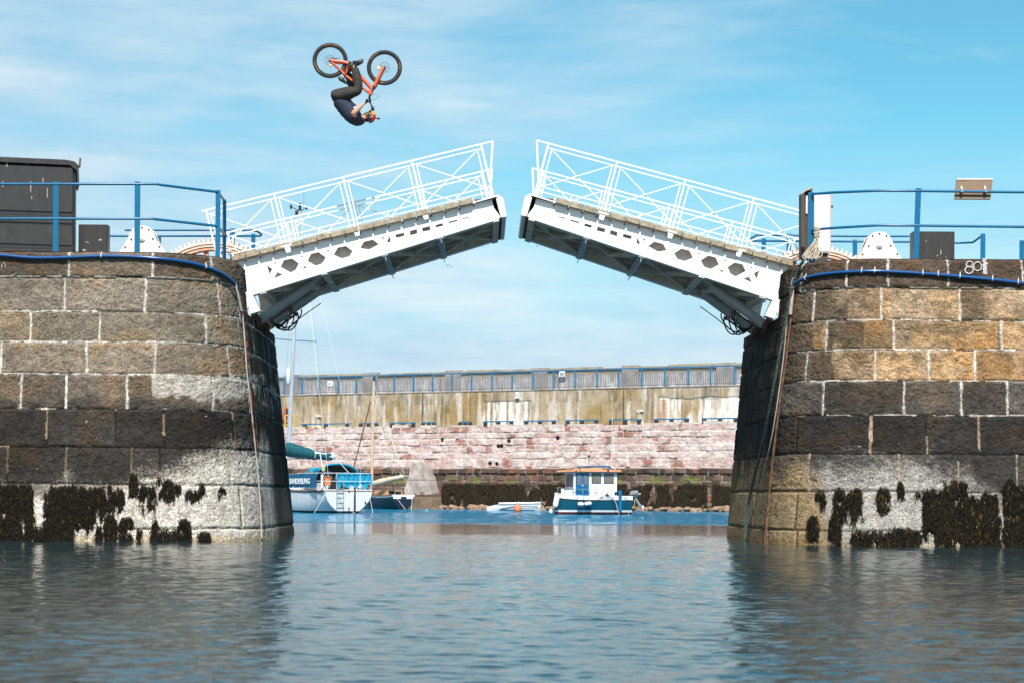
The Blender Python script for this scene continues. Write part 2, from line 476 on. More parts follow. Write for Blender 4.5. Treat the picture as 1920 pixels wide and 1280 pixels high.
def lerp3(a, b, t): return a + (b - a) * t[..., None]
def paint_common(px, py, UU, ZZ, ci, si, dz, du, hid, base, sd_):
    c = base * 0.80 * (0.74 + 0.52 * hid)[..., None]
    n = fbm(UU * 1.3, ZZ * 1.6, sd_ + 1, 4)
    c = c * (0.55 + 0.9 * n)[..., None]
    # rusty / ochre blotches
    n2 = fbm(UU * 2.2 + 31, ZZ * 2.6, sd_ + 2, 4)
    c = lerp3(c, c * np.array([1.25, 1.0, 0.72]), sstep(0.5, 0.68, n2) * 0.6)
    # pits
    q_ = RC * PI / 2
    damp_shade = sstep(q_ - .1, q_ + .7, UU + (fbm(UU * 2, ZZ * 2, sd_ + 8, 3) - .5) * .6) * (.45 + .55 * sstep(.5, 1.5, ZZ))  # channel side: bridge leaf's shade painted in, along with damp stone
    c = c * (1 - .90 * damp_shade)[..., None] * (1 + damp_shade[..., None] * np.array([.05, -.02, -.08]))
    n3 = vnoise(UU * 27, ZZ * 27, sd_ + 3)
    c = c * (1 - 0.55 * sstep(0.9, 0.98, n3))[..., None]
    return c

LC0 = [4.93, 4.49, 3.905, 3.395, 2.85, 2.25, 1.605, 0.98, 0.22, -0.6]
def zfix(l): return [round(.8 + (z - .8) * (32.7 + .1 * z) / 32.727, 3) if z > 0 else z for z in l]
LC = zfix(LC0)
LJ = [[130, 287], [122, 273, 410], [58, 187, 384], [2, 163, 291, 428], [40, 124, 239, 398], [88, 217, 308, 437], [14, 124, 247, 300, 430], [60, 143, 292, 450], [130, 290, 410]]
def paint_left(px, py, UU, ZZ, ci, si, dz, du, hid, dtop):
    sh = px.shape
    base = np.zeros(sh + (3,))
    tones = [(.135, .105, .078), (.235, .195, .150), (.225, .188, .140), (.23, .182, .135), (.145, .118, .092), (.036, .031, .027), (.040, .035, .030), (.13, .115, .095), (.15, .13, .10)]
    for k, t in enumerate(tones): base[ci == k] = t
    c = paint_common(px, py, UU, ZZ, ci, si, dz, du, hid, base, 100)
    # white salt bloom on the fifth course near the corner, dark tide stain under it
    nb = fbm(UU * 3.2, ZZ * 3.8, 130, 5, 0.6)
    bl = sstep(0.40, 0.62, nb + 0.5 * np.clip(1 - np.abs(py - 722) / 28, -1, 1) * ((px > 285) & (px < 480)) - 0.12)
    bl = bl * ((py > 700) & (py < 762) & (px > 285))
    c = lerp3(c, np.array([.42, .38, .33]) + 0 * c, bl * 0.8)
    edge_z = 770 - 26 * fbm(UU * 2, ZZ * 0 + 3, 131, 4) * 2 + 26
    c = lerp3(c, np.array([.040, .034, .029]) + 0 * c, sstep(-14, 10, py - edge_z + 18) * (py < 770) * 0.85)
    # barnacle zone: speckled pale grey, climbing towards the corner
    bound = 905 - np.clip((px - 200) / 300, 0, 1) * 85 + (fbm(UU * 2.5, ZZ * 2.5, 132, 4) - 0.5) * 70
    spd = sstep(-30, 45, py - bound)
    sp = vnoise(UU * 60, ZZ * 60, 133) * 0.6 + vnoise(UU * 130, ZZ * 130, 134) * 0.4
    pale = np.array([.56, .50, .43]) * (0.78 + 0.5 * fbm(UU * 4, ZZ * 4, 135, 4))[..., None]
    spk = sstep(0.72 - 0.5 * spd, 0.80 - 0.35 * spd, sp) * (spd > 0.02)
    spk = np.clip(spk, 0, 1) * .55 + .45 * spd ** 1.5
    c = lerp3(c, pale, spk * np.clip(spd * 1.3, 0, 1) * 0.95 * sstep(RC * PI / 2 + 2.6, RC * PI / 2 + 1.2, UU))
    # yellow-brown foot at the water
    c = lerp3(c, c * np.array([.72, .58, .36]), sstep(0.16, 0.02, ZZ) * 0.7)
    # rust streak down the corner
    rx = np.interp(py, [520, 720, 780, 1000], [452, 470, 479, 492])
    rs = np.exp(-((px - rx - 6 * (vnoise(ZZ * 4, ZZ * 0, 140) - .5)) / 2.2) ** 2) * sstep(0.35, 0.55, vnoise(UU * 4, ZZ * 5, 141))
    c = lerp3(c, np.array([.25, .105, .05]) + 0 * c, rs * 0.8)
    # mortar
    nm = vnoise(UU * 3, ZZ * 3, 150); nm2 = vnoise(UU * 14, ZZ * 14, 151)
    wv = 0.012 + 0.009 * nm2; wb = 0.0065 + 0.011 * nm * nm2
    upper = (ZZ > 2.28)
    mv = (du < wv) & (dz > -1) & ((ci <= 4) | (nm > 0.45))
    mb = (dz < wb) & (upper | (nm > 0.8)) & (nm > 0.22)
    mort = (mv | mb)
    mc = np.where((ci <= 4)[..., None], np.array([.56, .52, .47]), np.array([.30, .20, .13])) * (0.7 + 0.5 * nm2)[..., None]
    smear = np.exp(-(np.minimum(dz * 1.2, du) / .030) ** 2) * sstep(.45, .75, fbm(UU * 7, ZZ * 7, 161, 4, .6)) * (ci <= 4) * (px > -999)
    c = lerp3(c, np.array([.46, .42, .37]) + 0 * c, smear * .7)
    fade = np.where(ci >= 6, 0.35, 0.95)
    dark = ((dz < 0.012) | (du < 0.011)) & ~mort
    c = np.where(dark[..., None], c * 0.28, c)
    fade = fade * (.55 + .45 * sstep(.3, .6, fbm(UU * 9, ZZ * 9, 171, 3)))
    c = np.where(mort[..., None], lerp3(c, mc, fade), c)
    # scattered limpets
    dots = sstep(0.965, 0.985, vnoise(UU * 17, ZZ * 17, 155)) * (ZZ < 3.2)
    c = lerp3(c, np.array([.55, .5, .45]) + 0 * c, dots * 0.8 * (vnoise(UU * 3, ZZ * 3, 157) > 0.55))
    return c, mort.astype(float)
RCs = zfix([4.90, 4.40, 3.85, 3.35, 2.83, 2.24, 1.58, 0.94, 0.26, -0.6])
RJ = [[1664, 1776], [1527, 1652, 1800], [1550, 1675, 1878], [1513, 1640, 1742, 1828], [1543, 1695, 1803, 1888], [1495, 1633, 1737, 1835], [1518, 1685, 1797, 1907], [1494, 1647, 1740, 1870], [1493, 1595, 1700, 1840]]
def paint_right(px, py, UU, ZZ, ci, si, dz, du, hid, dtop):
    sh = px.shape
    base = np.zeros(sh + (3,))
    tones = [(.080, .056, .040), (.20, .15, .105), (.20, .15, .10), (.19, .14, .095), (.082, .070, .060), (.040, .035, .032), (.065, .06, .053), (.16, .145, .12), (.20, .165, .12)]
    for k, t in enumerate(tones): base[ci == k] = t
    org = np.array([.47, .29, .14]); tan = np.array([.40, .285, .18]); brn = np.array([.115, .083, .055])
    def reg(k, a, b, colr, amt=0.9):
        m = (ci == k) & (px >= a) & (px < b)
        base[m] = base[m] * (1 - amt) + colr * amt
    reg(1, 0, 1527, brn); reg(1, 1527, 1590, brn); reg(1, 1590, 1652, (brn + tan) / 2); reg(1, 1652, 1740, tan); reg(1, 1740, 1800, org * .6 + tan * .4); reg(1, 1800, 1845, brn * 1.3); reg(1, 1845, 3000, tan * .8)
    reg(2, 0, 1525, brn); reg(2, 1525, 1550, org * .7); reg(2, 1550, 1620, brn); reg(2, 1620, 1675, brn * .5 + org * .5); reg(2, 1675, 1710, tan); reg(2, 1710, 1870, org); reg(2, 1878, 3000, org * .5 + tan * .5)
    reg(3, 0, 1565, brn); reg(3, 1565, 1640, brn * .6 + org * .4); reg(3, 1640, 1742, tan * .7 + org * .3); reg(3, 1742, 1828, org); reg(3, 1828, 3000, org * .8)
    # soften the patches
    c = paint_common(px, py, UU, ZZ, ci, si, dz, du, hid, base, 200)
    mo = (ci >= 1) & (ci <= 3)
    dk = sstep(0.50, 0.66, fbm(UU * 3.0 + 9, ZZ * 4.2, 231, 5, 0.6))
    c = np.where(mo[..., None], lerp3(c, brn + 0 * c, dk * 0.55), c)
    c = np.where(mo[..., None], lerp3(c, tan * 1.05 + 0 * c, sstep(.52, .68, fbm(UU * 4, ZZ * 3, 237, 4)) * 0.4 * (px > 1560)), c)
    # barnacles
    bound = 865 + (fbm(UU * 2.2, ZZ * 2.2, 232, 4) - 0.5) * 80 + np.clip((px - 1750) / 170, 0, 1) * 90
    spd = sstep(-45, 40, py - bound)
    sp = vnoise(UU * 60, ZZ * 60, 233) * 0.6 + vnoise(UU * 130, ZZ * 130, 234) * 0.4
    gold = sstep(1600, 1500, px + (fbm(UU * 3, ZZ * 3, 238, 3) - .5) * 120)
    pale = lerp3(np.array([.35, .325, .295]) + 0 * c, np.array([.29, .20, .105]) + 0 * c, gold) * (0.75 + 0.5 * fbm(UU * 4, ZZ * 4, 235, 4))[..., None]
    spk = sstep(0.74 - 0.5 * spd, 0.84 - 0.36 * spd, sp) * (spd > 0.02)
    spk = np.clip(spk, 0, 1) * .55 + .45 * spd ** 1.5
    c = lerp3(c, pale, spk * np.clip(spd * 1.3, 0, 1) * 0.9)
    # wetter, darker under the corner and along the channel side
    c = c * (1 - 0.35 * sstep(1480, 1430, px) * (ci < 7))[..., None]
    c = lerp3(c, c * np.array([.72, .6, .4]), sstep(0.16, 0.02, ZZ) * 0.7)
    nm = vnoise(UU * 3, ZZ * 3, 250); nm2 = vnoise(UU * 14, ZZ * 14, 251)
    wv = 0.012 + 0.010 * nm2; wb = 0.0060 + 0.010 * nm * nm2
    mv = (du < wv) & ((ci <= 4) | (nm > 0.35)) & (px > 1500)
    mb = (dz < wb) & (ZZ > 2.0) & (nm > 0.42) & (px > 1495)
    mort = mv | mb
    mc = np.where((ci <= 4)[..., None], np.array([.56, .51, .45]), np.array([.38, .27, .19])) * (0.65 + 0.55 * nm2)[..., None]
    smear = np.exp(-(np.minimum(dz * 1.2, du) / .030) ** 2) * sstep(.45, .75, fbm(UU * 7, ZZ * 7, 261, 4, .6)) * (ci <= 4) * (px > 1500)
    c = lerp3(c, np.array([.46, .42, .37]) + 0 * c, smear * .7)
    fade = np.where(ci >= 7, 0.35, 0.92)
    dark = ((dz < 0.013) | (du < 0.011)) & ~mort
    c = np.where(dark[..., None], c * 0.28, c)
    fade = fade * (.55 + .45 * sstep(.3, .6, fbm(UU * 9, ZZ * 9, 171, 3)))
    c = np.where(mort[..., None], lerp3(c, mc, fade), c)
    dots = sstep(0.965, 0.985, vnoise(UU * 17, ZZ * 17, 255)) * (ZZ < 2.4)
    c = lerp3(c, np.array([.55, .5, .45]) + 0 * c, dots * 0.8 * (vnoise(UU * 3, ZZ * 3, 257) > 0.5))
    return c, mort.astype(float)

PL = dict(e=1, xt=-4.45, yf=33.2, ztop=LC[0], bf=0.10, bs=0.107)
PR = dict(e=-1, xt=5.50, yf=33.2, ztop=RCs[0], bf=0.10, bs=0.085)
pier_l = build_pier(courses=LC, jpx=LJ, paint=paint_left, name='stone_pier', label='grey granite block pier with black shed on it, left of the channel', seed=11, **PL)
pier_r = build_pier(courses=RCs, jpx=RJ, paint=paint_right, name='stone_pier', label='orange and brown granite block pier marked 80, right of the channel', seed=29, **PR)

def surf(P, u, z, out=0.0):
    """point on a pier's face"""
    x, y, nx, ny = curve(u, P['e'], P['xt'], P['yf'])
    bl = sstep(0.2, 0.9, np.abs(nx)); b = P['bf'] * (1 - bl) + P['bs'] * bl
    o = b * (P['ztop'] - z) + out
    return x + nx * o, y + ny * o, nx, ny
def surf_px(P, px, py, out=0.03):
    """point on a pier's face under a photo pixel"""
    us = np.arange(-3.2, RC * PI / 2 + 5.0, 0.01)
    z = 3.0
    for _ in range(12):
        x, y, nx, ny = surf(P, us, np.full(us.shape, z), out)
        qx, qy = PX(x, y, z)
        i = int(np.argmin(np.abs(qx - px)))
        z = CAM_H - ((py - CY) - TILT * (px - CX)) / F * float(y[i])
    return Vector((float(x[i]), float(y[i]), z))

# ------------------------------------------------------------------ seaweed on the piers
GOLD = 0.02
def blades(name, pts, nrm, label, lens, wid, seed, parent=None, tone=1.0, gold_p=0.0):
    n = len(pts); rng = np.random.default_rng(seed)
    L = rng.uniform(lens[0], lens[1], n); wd = rng.uniform(wid[0], wid[1], n)
    tang = np.stack([-nrm[:, 1], nrm[:, 0], np.zeros(n)], -1)
    ang = rng.normal(0, 0.5, n)
    side = tang * np.cos(ang)[:, None] + nrm * np.sin(ang)[:, None]
    lean = rng.normal(0, 0.22, n)
    S = 5; V = np.zeros((n, S, 2, 3))
    bulge = rng.uniform(0.02, 0.07, n)
    for k in range(S):
        t = k / (S - 1)
        c = pts + nrm * (bulge * math.sin(PI * min(1, t * 1.1 + 0.12)) + 0.01)[:, None]
        c = c + tang * (lean * L * t + rng.normal(0, 0.012, n))[:, None]
        c = c.copy(); c[:, 2] -= L * t ** 0.95
        c[:, 2] = np.maximum(c[:, 2], -0.06)
        hw = wd * (1 - 0.65 * t) * (0.6 if k == 0 else 1)
        V[:, k, 0] = c - side * hw[:, None]; V[:, k, 1] = c + side * hw[:, None]
    verts = V.reshape(-1, 3)
    base = (np.arange(n) * S * 2)[:, None]
    q = np.concatenate([base + np.array([2 * k, 2 * k + 1, 2 * k + 3, 2 * k + 2]) for k in range(S - 1)], 0)
    me = bpy.data.meshes.new(name)
    me.vertices.add(len(verts)); me.vertices.foreach_set('co', verts.reshape(-1))
    me.loops.add(len(q) * 4); me.loops.foreach_set('vertex_index', q.reshape(-1).astype(np.int32))
    me.polygons.add(len(q)); me.polygons.foreach_set('loop_start', np.arange(0, len(q) * 4, 4, dtype=np.int32))
    me.update(calc_edges=True)
    r = rng.random(n)[:, None]
    cc = (np.array([.007, .0055, .0036]) + r ** 2 * np.array([.016, .011, .0045])) * tone
    gold = (rng.random(n) < gold_p)[:, None]
    cc = np.where(gold, np.array([.16, .105, .025]) * (0.5 + 0.6 * r), cc)
    at = me.color_attributes.new('Col', 'FLOAT_COLOR', 'POINT')
    c4 = np.ones((n, S * 2, 4), np.float32); c4[:, :, :3] = cc[:, None, :]
    at.data.foreach_set('color', c4.reshape(-1))
    o = link(name, me, M_weed, parent, False)
    if parent is None: tag(o, label, 'seaweed'); o['kind'] = 'stuff'
    return o
def weed_on(P, regs, name, label, seed, N):
    rng = np.random.default_rng(seed)
    u = rng.uniform(-3.0, RC * PI / 2 + 1, N); z = rng.uniform(0.0, 1.35, N)
    x, y, nx, ny = surf(P, u, z, 0.0)
    px, py = PX(x, y, z)
    keep = np.zeros(N, bool)
    for (x0, x1, y0, y1) in regs:
        cx, hw = (x0 + x1) / 2, (x1 - x0) / 2
        jag = (vnoise(px / 5.0, px * 0 + seed, seed) - 0.5) * 34 + (vnoise(px / 2.0, px * 0 + seed, seed + 7) - 0.5) * 14
        wob = (vnoise(px * 0 + seed, py / 8.0, seed + 2) - 0.5) * 10
        t = np.clip((py - y0) / (y1 - y0), 0, 1)
        shape = np.minimum(1, np.sqrt(np.clip(t * 5, 0, 1)) * 0.55 + 0.45) * np.minimum(1, np.clip((1 - t) * 2.2, 0, 1) * 0.5 + 0.5) if hw < 16 else 1.0
        keep |= (np.abs(px - cx + wob * (hw > 16)) < hw * shape) & (py > y0 + (np.abs(jag) * .55 if hw > 14 else 0)) & (py < y1 - 14 + (jag if hw > 12 else 0))
    keep &= fbm(px / 11.0, py / 26.0, seed + 4, 3) > 0.30
    pts = np.stack([x, y, z], -1)[keep]; nr = np.stack([nx, ny, 0 * nx], -1)[keep]
    return blades(name, pts, nr, label, (0.06, 0.26), (0.003, 0.009), seed, gold_p=.04 if P['e'] < 0 else .005)
LREG = [(-60, 62, 903, 1030), (62, 86, 985, 1030), (84, 120, 905, 1030), (104, 140, 905, 1030), (138, 175, 907, 988), (160, 200, 907, 972), (195, 232, 907, 955), (200, 215, 907, 965), (243, 259, 885, 938), (262, 292, 903, 962), (275, 290, 930, 960), (294, 306, 893, 942), (306, 326, 896, 947), (324, 339, 905, 933), (345, 374, 912, 936), (372, 387, 902, 938), (406, 420, 911, 940),
        (181, 192, 985, 1030), (197, 220, 962, 1035), (225, 251, 966, 1035), (252, 267, 988, 1030), (285, 297, 972, 1030), (286, 332, 986, 1040), (331, 357, 970, 1035), (370, 392, 992, 1035)]
RREG = [(1531, 1548, 916, 962), (1564, 1614, 910, 975), (1572, 1600, 960, 985), (1517, 1536, 964, 1020), (1557, 1578, 960, 1040), (1644, 1667, 912, 966), (1682, 1694, 900, 940), (1715, 1724, 920, 940), (1729, 1772, 912, 1010), (1772, 1809, 896, 1040), (1806, 1868, 918, 1050), (1762, 1872, 960, 1050), (1880, 1990, 905, 1050), (1886, 1902, 895, 960), (1596, 1700, 990, 1050), (1670, 1708, 984, 1050), (1704, 1728, 992, 1050)]
weed_on(PL, LREG, 'seaweed', 'dark brown seaweed hanging on the foot of the left grey pier', 301, 60000)
weed_on(PR, RREG, 'seaweed', 'brown and golden seaweed hanging on the foot of the right pier', 302, 60000)

# chalk marks painted on the right pier
def ring_mark(P, cx, cy, rx, ry, wdt, mb, n=22, a0=0, a1=2 * PI):
    pts = [surf_px(P, cx + rx * math.cos(a0 + (a1 - a0) * k / n), cy + ry * math.sin(a0 + (a1 - a0) * k / n), 0.052) for k in range(n + 1)]
    mb.tube(pts, wdt, 4)
mb = MB()
ring_mark(PR, 1818, 496, 6, 5.2, 0.012, mb); ring_mark(PR, 1817, 507, 7.5, 6.5, 0.013, mb)
ring_mark(PR, 1833, 500, 7.2, 8, 0.013, mb)
mb.build('painted_number', M_chalk, pier_r)
mb = MB()
for k in range(16):
    a = surf_px(PR, 1847 + random.uniform(-1.5, 1.5), 486 + k * 1.85, 0.052)
    mb.beam(a + Vector((random.uniform(-.045, -.03), 0, .0)), a + Vector((random.uniform(.02, .04), 0, random.uniform(0, .01))), 0.006, 0.018)
mb.build('painted_bar', M_chalk, pier_r)
mb = MB(); mb.tube([surf_px(PL, a, b, 0.05) for a, b in ((3, 503), (4, 497), (7, 493), (10, 497), (10, 502))], 0.007, 4)
mb.build('chalk_mark', M_chalk, pier_l)
# moss tuft under the coping of the right pier
mb = MB(); rr = random.Random(5)
c0 = surf_px(PR, 1778, 541, 0.02)
for k in range(70):
    a = c0 + Vector((rr.gauss(0, .07), -rr.uniform(0, .04), rr.uniform(-.02, .03)))
    b = a + Vector((rr.gauss(0, .03), -rr.uniform(0, .03), rr.uniform(0.0, .05)))
    s_ = Vector((rr.uniform(.004, .01), 0, rr.uniform(-.006, .006)))
    mb.face([mb._v(a - s_), mb._v(a + s_), mb._v(b)])
tag(mb.build('wall_plant', M_moss), 'small green tuft growing in the joint below the right coping', 'plant')

# ================================================================== WATER
def build_water():
    rows = [2.5]
    while rows[-1] < 6.5: rows.append(rows[-1] * 1.02)
    while rows[-1] < 60: rows.append(rows[-1] * 1.0026)
    while rows[-1] < 160: rows.append(rows[-1] * 1.01)
    while rows[-1] < 6000: rows.append(rows[-1] * 1.35)
    rows = np.array([-60.0, 0.5] + rows)
    t = np.concatenate([[-6, -3, -1.4, -.7], np.arange(-0.42, 0.42, 0.0021), [.7, 1.4, 3, 6]])
    D, T = np.meshgrid(rows, t, indexing='ij')
    sc = np.where(D < 2.5, 12.0, D)
    X = T * sc; Y = D
    rng = np.random.default_rng(4)
    Hh = np.zeros_like(X)
    # calm sheet between the piers' back and the harbour, brisker beyond
    calm = sstep(40, 44, Y + 3 * fbm(X * .15, Y * .1, 70, 2)) * sstep(61, 56, Y + 3 * fbm(X * .2, Y * .1, 71, 2))
    amp_m = 1 - 0.80 * calm + 1.2 * sstep(57, 62, Y)
    lams = [0.085, 0.11, 0.14, 0.18, 0.23, 0.29, 0.37, 0.5, 0.8, 1.3, 2.2]
    for lam in lams:
        for r_ in range(3):
            th = rng.normal(PI / 2, 0.75)
            k = 2 * PI / (lam * rng.uniform(.85, 1.15))
            sl = 0.022 if lam < .33 else (0.016 if lam < .7 else 0.006)
            a = sl / k
            ph = rng.uniform(0, 2 * PI)
            # wave groups keep the pattern from repeating
            g = 0.35 + 1.3 * vnoise(X / (lam * 3.5) + 13 * r_, Y / (lam * 3.5), int(lam * 100) + r_)
            warp = 1.6 * fbm(X / (lam * 2.2), Y / (lam * 2.2), int(lam * 77) + r_, 2)
            fadeD = np.clip(2.0 - Y * 0.0026 * 3.6 / lam, 0, 1)
            Hh += a * g * np.sin(k * (X * math.cos(th) + Y * math.sin(th)) + ph + warp * 3) * fadeD
    Hh *= amp_m * np.where((Y < 2.5) | (np.abs(T) > 0.45), 0, 1)
    P = np.stack([X, Y, Hh], -1)
    me = grid_mesh('sea_water', P)
    m = bpy.data.materials.new('harbour_water'); m.use_nodes = True
    t_ = m.node_tree; b = t_.nodes['Principled BSDF']; L = t_.links.new
    b.inputs['Roughness'].default_value = 0.045; b.inputs['IOR'].default_value = 1.33
    c = t_.nodes.new('ShaderNodeTexCoord'); s3 = t_.nodes.new('ShaderNodeSeparateXYZ'); L(c.outputs['Object'], s3.inputs[0])
    def M(op, a, b2=None, clamp=False):
        n = t_.nodes.new('ShaderNodeMath'); n.operation = op; n.use_clamp = clamp
        for i, v in enumerate((a, b2)):
            if v is None: continue
            if isinstance(v, (int, float)): n.inputs[i].default_value = v
            else: L(v, n.inputs[i])
        return n.outputs[0]
    def MR(v, a, b2, c2, d2):
        n = t_.nodes.new('ShaderNodeMapRange'); n.interpolation_type = 'SMOOTHSTEP'
        for i, q in enumerate((a, b2, c2, d2)): n.inputs[i + 1].default_value = q
        L(v, n.inputs[0]); return n.outputs[0]
    nn = t_.nodes.new('ShaderNodeTexNoise'); nn.inputs['Scale'].default_value = .25; L(c.outputs['Object'], nn.inputs['Vector'])
    yy = M('ADD', s3.outputs['Y'], M('MULTIPLY', M('SUBTRACT', nn.outputs['Fac'], .5), 7.0))
    near = MR(yy, 40, 44, 0.32, 0.12)
    far = MR(yy, 56, 61, 0.0, 1.0)
    wc = t_.nodes.new('ShaderNodeMix'); wc.data_type = 'RGBA'; L(far, wc.inputs[0]); wc.inputs[6].default_value = (0.013, 0.036, 0.042, 1); wc.inputs[7].default_value = (0.000, 0.20, 0.37, 1); L(wc.outputs[2], b.inputs['Base Color'])  # far water tinted blue in place of the sky it reflects
    st = M('ADD', near, M('MULTIPLY', far, 20.0))
    def tex(scale, stretch, det):
        mpn = t_.nodes.new('ShaderNodeMapping'); mpn.inputs['Scale'].default_value = stretch
        L(c.outputs['Object'], mpn.inputs[0])
        n = t_.nodes.new('ShaderNodeTexNoise'); n.inputs['Scale'].default_value = scale; n.inputs['Detail'].default_value = det; n.inputs['Roughness'].default_value = .55; n.inputs['Distortion'].default_value = .4
        L(mpn.outputs[0], n.inputs['Vector']); return n.outputs['Fac']
    h = M('ADD', M('MULTIPLY', tex(4.5, (1, 1.25, 1), 6), 1.0), M('MULTIPLY', tex(1.3, (0.8, 1.2, 1), 3), 0.8))
    h = M('MULTIPLY', h, st)
    bp = t_.nodes.new('ShaderNodeBump'); bp.inputs['Strength'].default_value = 1.0; bp.inputs['Distance'].default_value = WATER_BUMP
    L(h, bp.inputs['Height']); L(bp.outputs[0], b.inputs['Normal'])
    o = link('sea_water', me, m, None, False, (0, 0, 0))
    o['kind'] = 'structure'; o['label'] = 'blue rippled harbour water'
WATER_BUMP = 0.03
build_water()

# ================================================================== FAR HARBOUR WALL
FA = Vector(((600 - CX) / F * 132, 132, 0)); FB = Vector(((1380 - CX) / F * 118, 118, 0))
FD = (FB - FA).normalized(); FN = Vector((FD.y, -FD.x, 0))       # FN faces the camera
if FN.y > 0: FN = -FN
FLEN = (FB - FA).length
def fp(s, z, out=0.0):
    p = FA + FD * s + FN * out
    return Vector((p.x, p.y, z))
def s_at(px, out=0.0):
    """distance along the far wall under a pixel column"""
    t = (px - CX) / F
    o = FA + FN * out
    # (o.x + s dx) = t (o.y + s dy)
    return (t * o.y - o.x) / (FD.x - t * FD.y)
S0, S1 = -32.0, 62.0
def far_sheet(name, z0, z1, out0, out1, ds, dz, relief, paintf, mat, parent):
    S = np.arange(S0, S1, ds); Z = np.linspace(z0, z1, max(2, int((z1 - z0) / dz)))
    SS, ZZ = np.meshgrid(S, Z, indexing='ij'); SS = SS.T; ZZ = ZZ.T
    rel, col = relief(SS, ZZ, S, Z)
    o = out0 + (out1 - out0) * (ZZ - z0) / (z1 - z0) + rel
    P = np.stack([FA.x + FD.x * SS + FN.x * o, FA.y + FD.y * SS + FN.y * o, ZZ], -1)
    me = grid_mesh(name, P, col)
    return link(name, me, mat, parent)
ZC, ZT, ZP = 5.42, 7.88, 9.25
hw = root('harbour_wall', (FA.x, FA.y, 0), 'long far quay of pink sandstone blocks under a stained concrete wall', 'harbour wall')
def low_relief(SS, ZZ, S, Z):
    courses = [5.45, 5.02, 4.62, 4.18, 3.72, 3.28, 2.72, 2.28, 1.85, 1.45, 1.0, 0.5, -0.5]
    rnd = random.Random(8); joints = []
    for c in courses[:-1]:
        u = S0 - 1; js = []
        while u < S1 + 1: u += rnd.uniform(0.45, 1.35) if c > 2.8 else rnd.uniform(.4, .85); js.append(u)
        joints.append(js)
    UU, ci, si, dz_, du, dtop = lay(courses, joints, S, Z, 0.03, 60)
    hid = _hash(ci, si, 66); h2 = _hash(ci, si, 67)
    d = np.minimum(dz_, du); e_ = sstep(0.01, 0.07, d)
    rel = e_ * 0.028 + (hid - .5) * 0.05 * e_ + (fbm(SS * 2.5, ZZ * 3, 68, 4, .6) - .5) * 0.10 + 0.10 * (ci == 6) * e_
    pink = np.array([.44, .30, .265]); red = np.array([.27, .115, .08]); pale = np.array([.50, .40, .365]); dark = np.array([.085, .058, .045])
    c = lerp3(pink + 0 * np.zeros(SS.shape + (3,)), pale + 0 * np.zeros(SS.shape + (3,)), sstep(.45, .9, hid))
    c = lerp3(c, red + 0 * c, sstep(.70, .76, h2) * sstep(.35, .65, fbm(SS * 2, ZZ * 2, 69, 4)) * 0.9)
    c = lerp3(c, pale * 1.1 + 0 * c, sstep(.44, .62, fbm(SS * 1.1 + 7, ZZ * 2.2, 73, 5, .6)) * .8)
    c = c * (0.72 + 0.56 * fbm(SS * 4, ZZ * 5, 74, 4))[..., None]
    # mortar pale, wide; a few open bed joints
    nm = vnoise(SS * 2, ZZ * 2, 75)
    mo = (d < 0.018 + 0.02 * nm)
    c = np.where(mo[..., None], np.array([.52, .45, .41]) + 0 * c, c)
    c = np.where(((dz_ < 0.028) & (vnoise(SS * 1.3, ZZ * 9, 76) > .66))[..., None], np.array([.06, .04, .03]) + 0 * c, c)
    # old dark holes
    for (qx, qz) in ((s_at(954), 4.45), (s_at(935), 4.1), (s_at(941), 4.12), (s_at(1045), 4.62), (s_at(829), 4.55), (s_at(934), 2.95), (s_at(921), 2.97)):
        hh = ((SS - qx) ** 2 + (ZZ - qz) ** 2) < 0.13 ** 2
        c = np.where(hh[..., None], np.array([.05, .02, .015]) + 0 * c, c); rel = np.where(hh, rel - .12, rel)
    # tide-darkened lower courses
    dk = sstep(2.80, 2.62, ZZ + 0.2 * (fbm(SS * 1.2, ZZ, 77, 3) - .5))
    dcol = dark * (0.6 + 1.1 * hid)[..., None] * np.array([1, 1, 1])
    dcol = lerp3(dcol, np.array([.17, .075, .045]) + 0 * c, sstep(.82, .86, h2) * .8)
    dcol = np.where((d < 0.022)[..., None] & (nm > .45)[..., None], np.array([.26, .21, .17]) + 0 * c, dcol)
    c = lerp3(c, dcol, dk)
    gr = sstep(1.55, 1.8, ZZ) * sstep(2.3, 1.95, ZZ) * sstep(.5, .7, fbm(SS * .8, ZZ * 2, 79, 3))
    c = lerp3(c, np.array([.13, .15, .035]) + 0 * c, gr * .8)
    g2 = sstep(1362, 1340, 0) * 0
    return rel, c
low = far_sheet('quay_face', -0.4, ZC, 0.55, 0.0, 0.045, 0.035, low_relief, None, M_sand, hw)
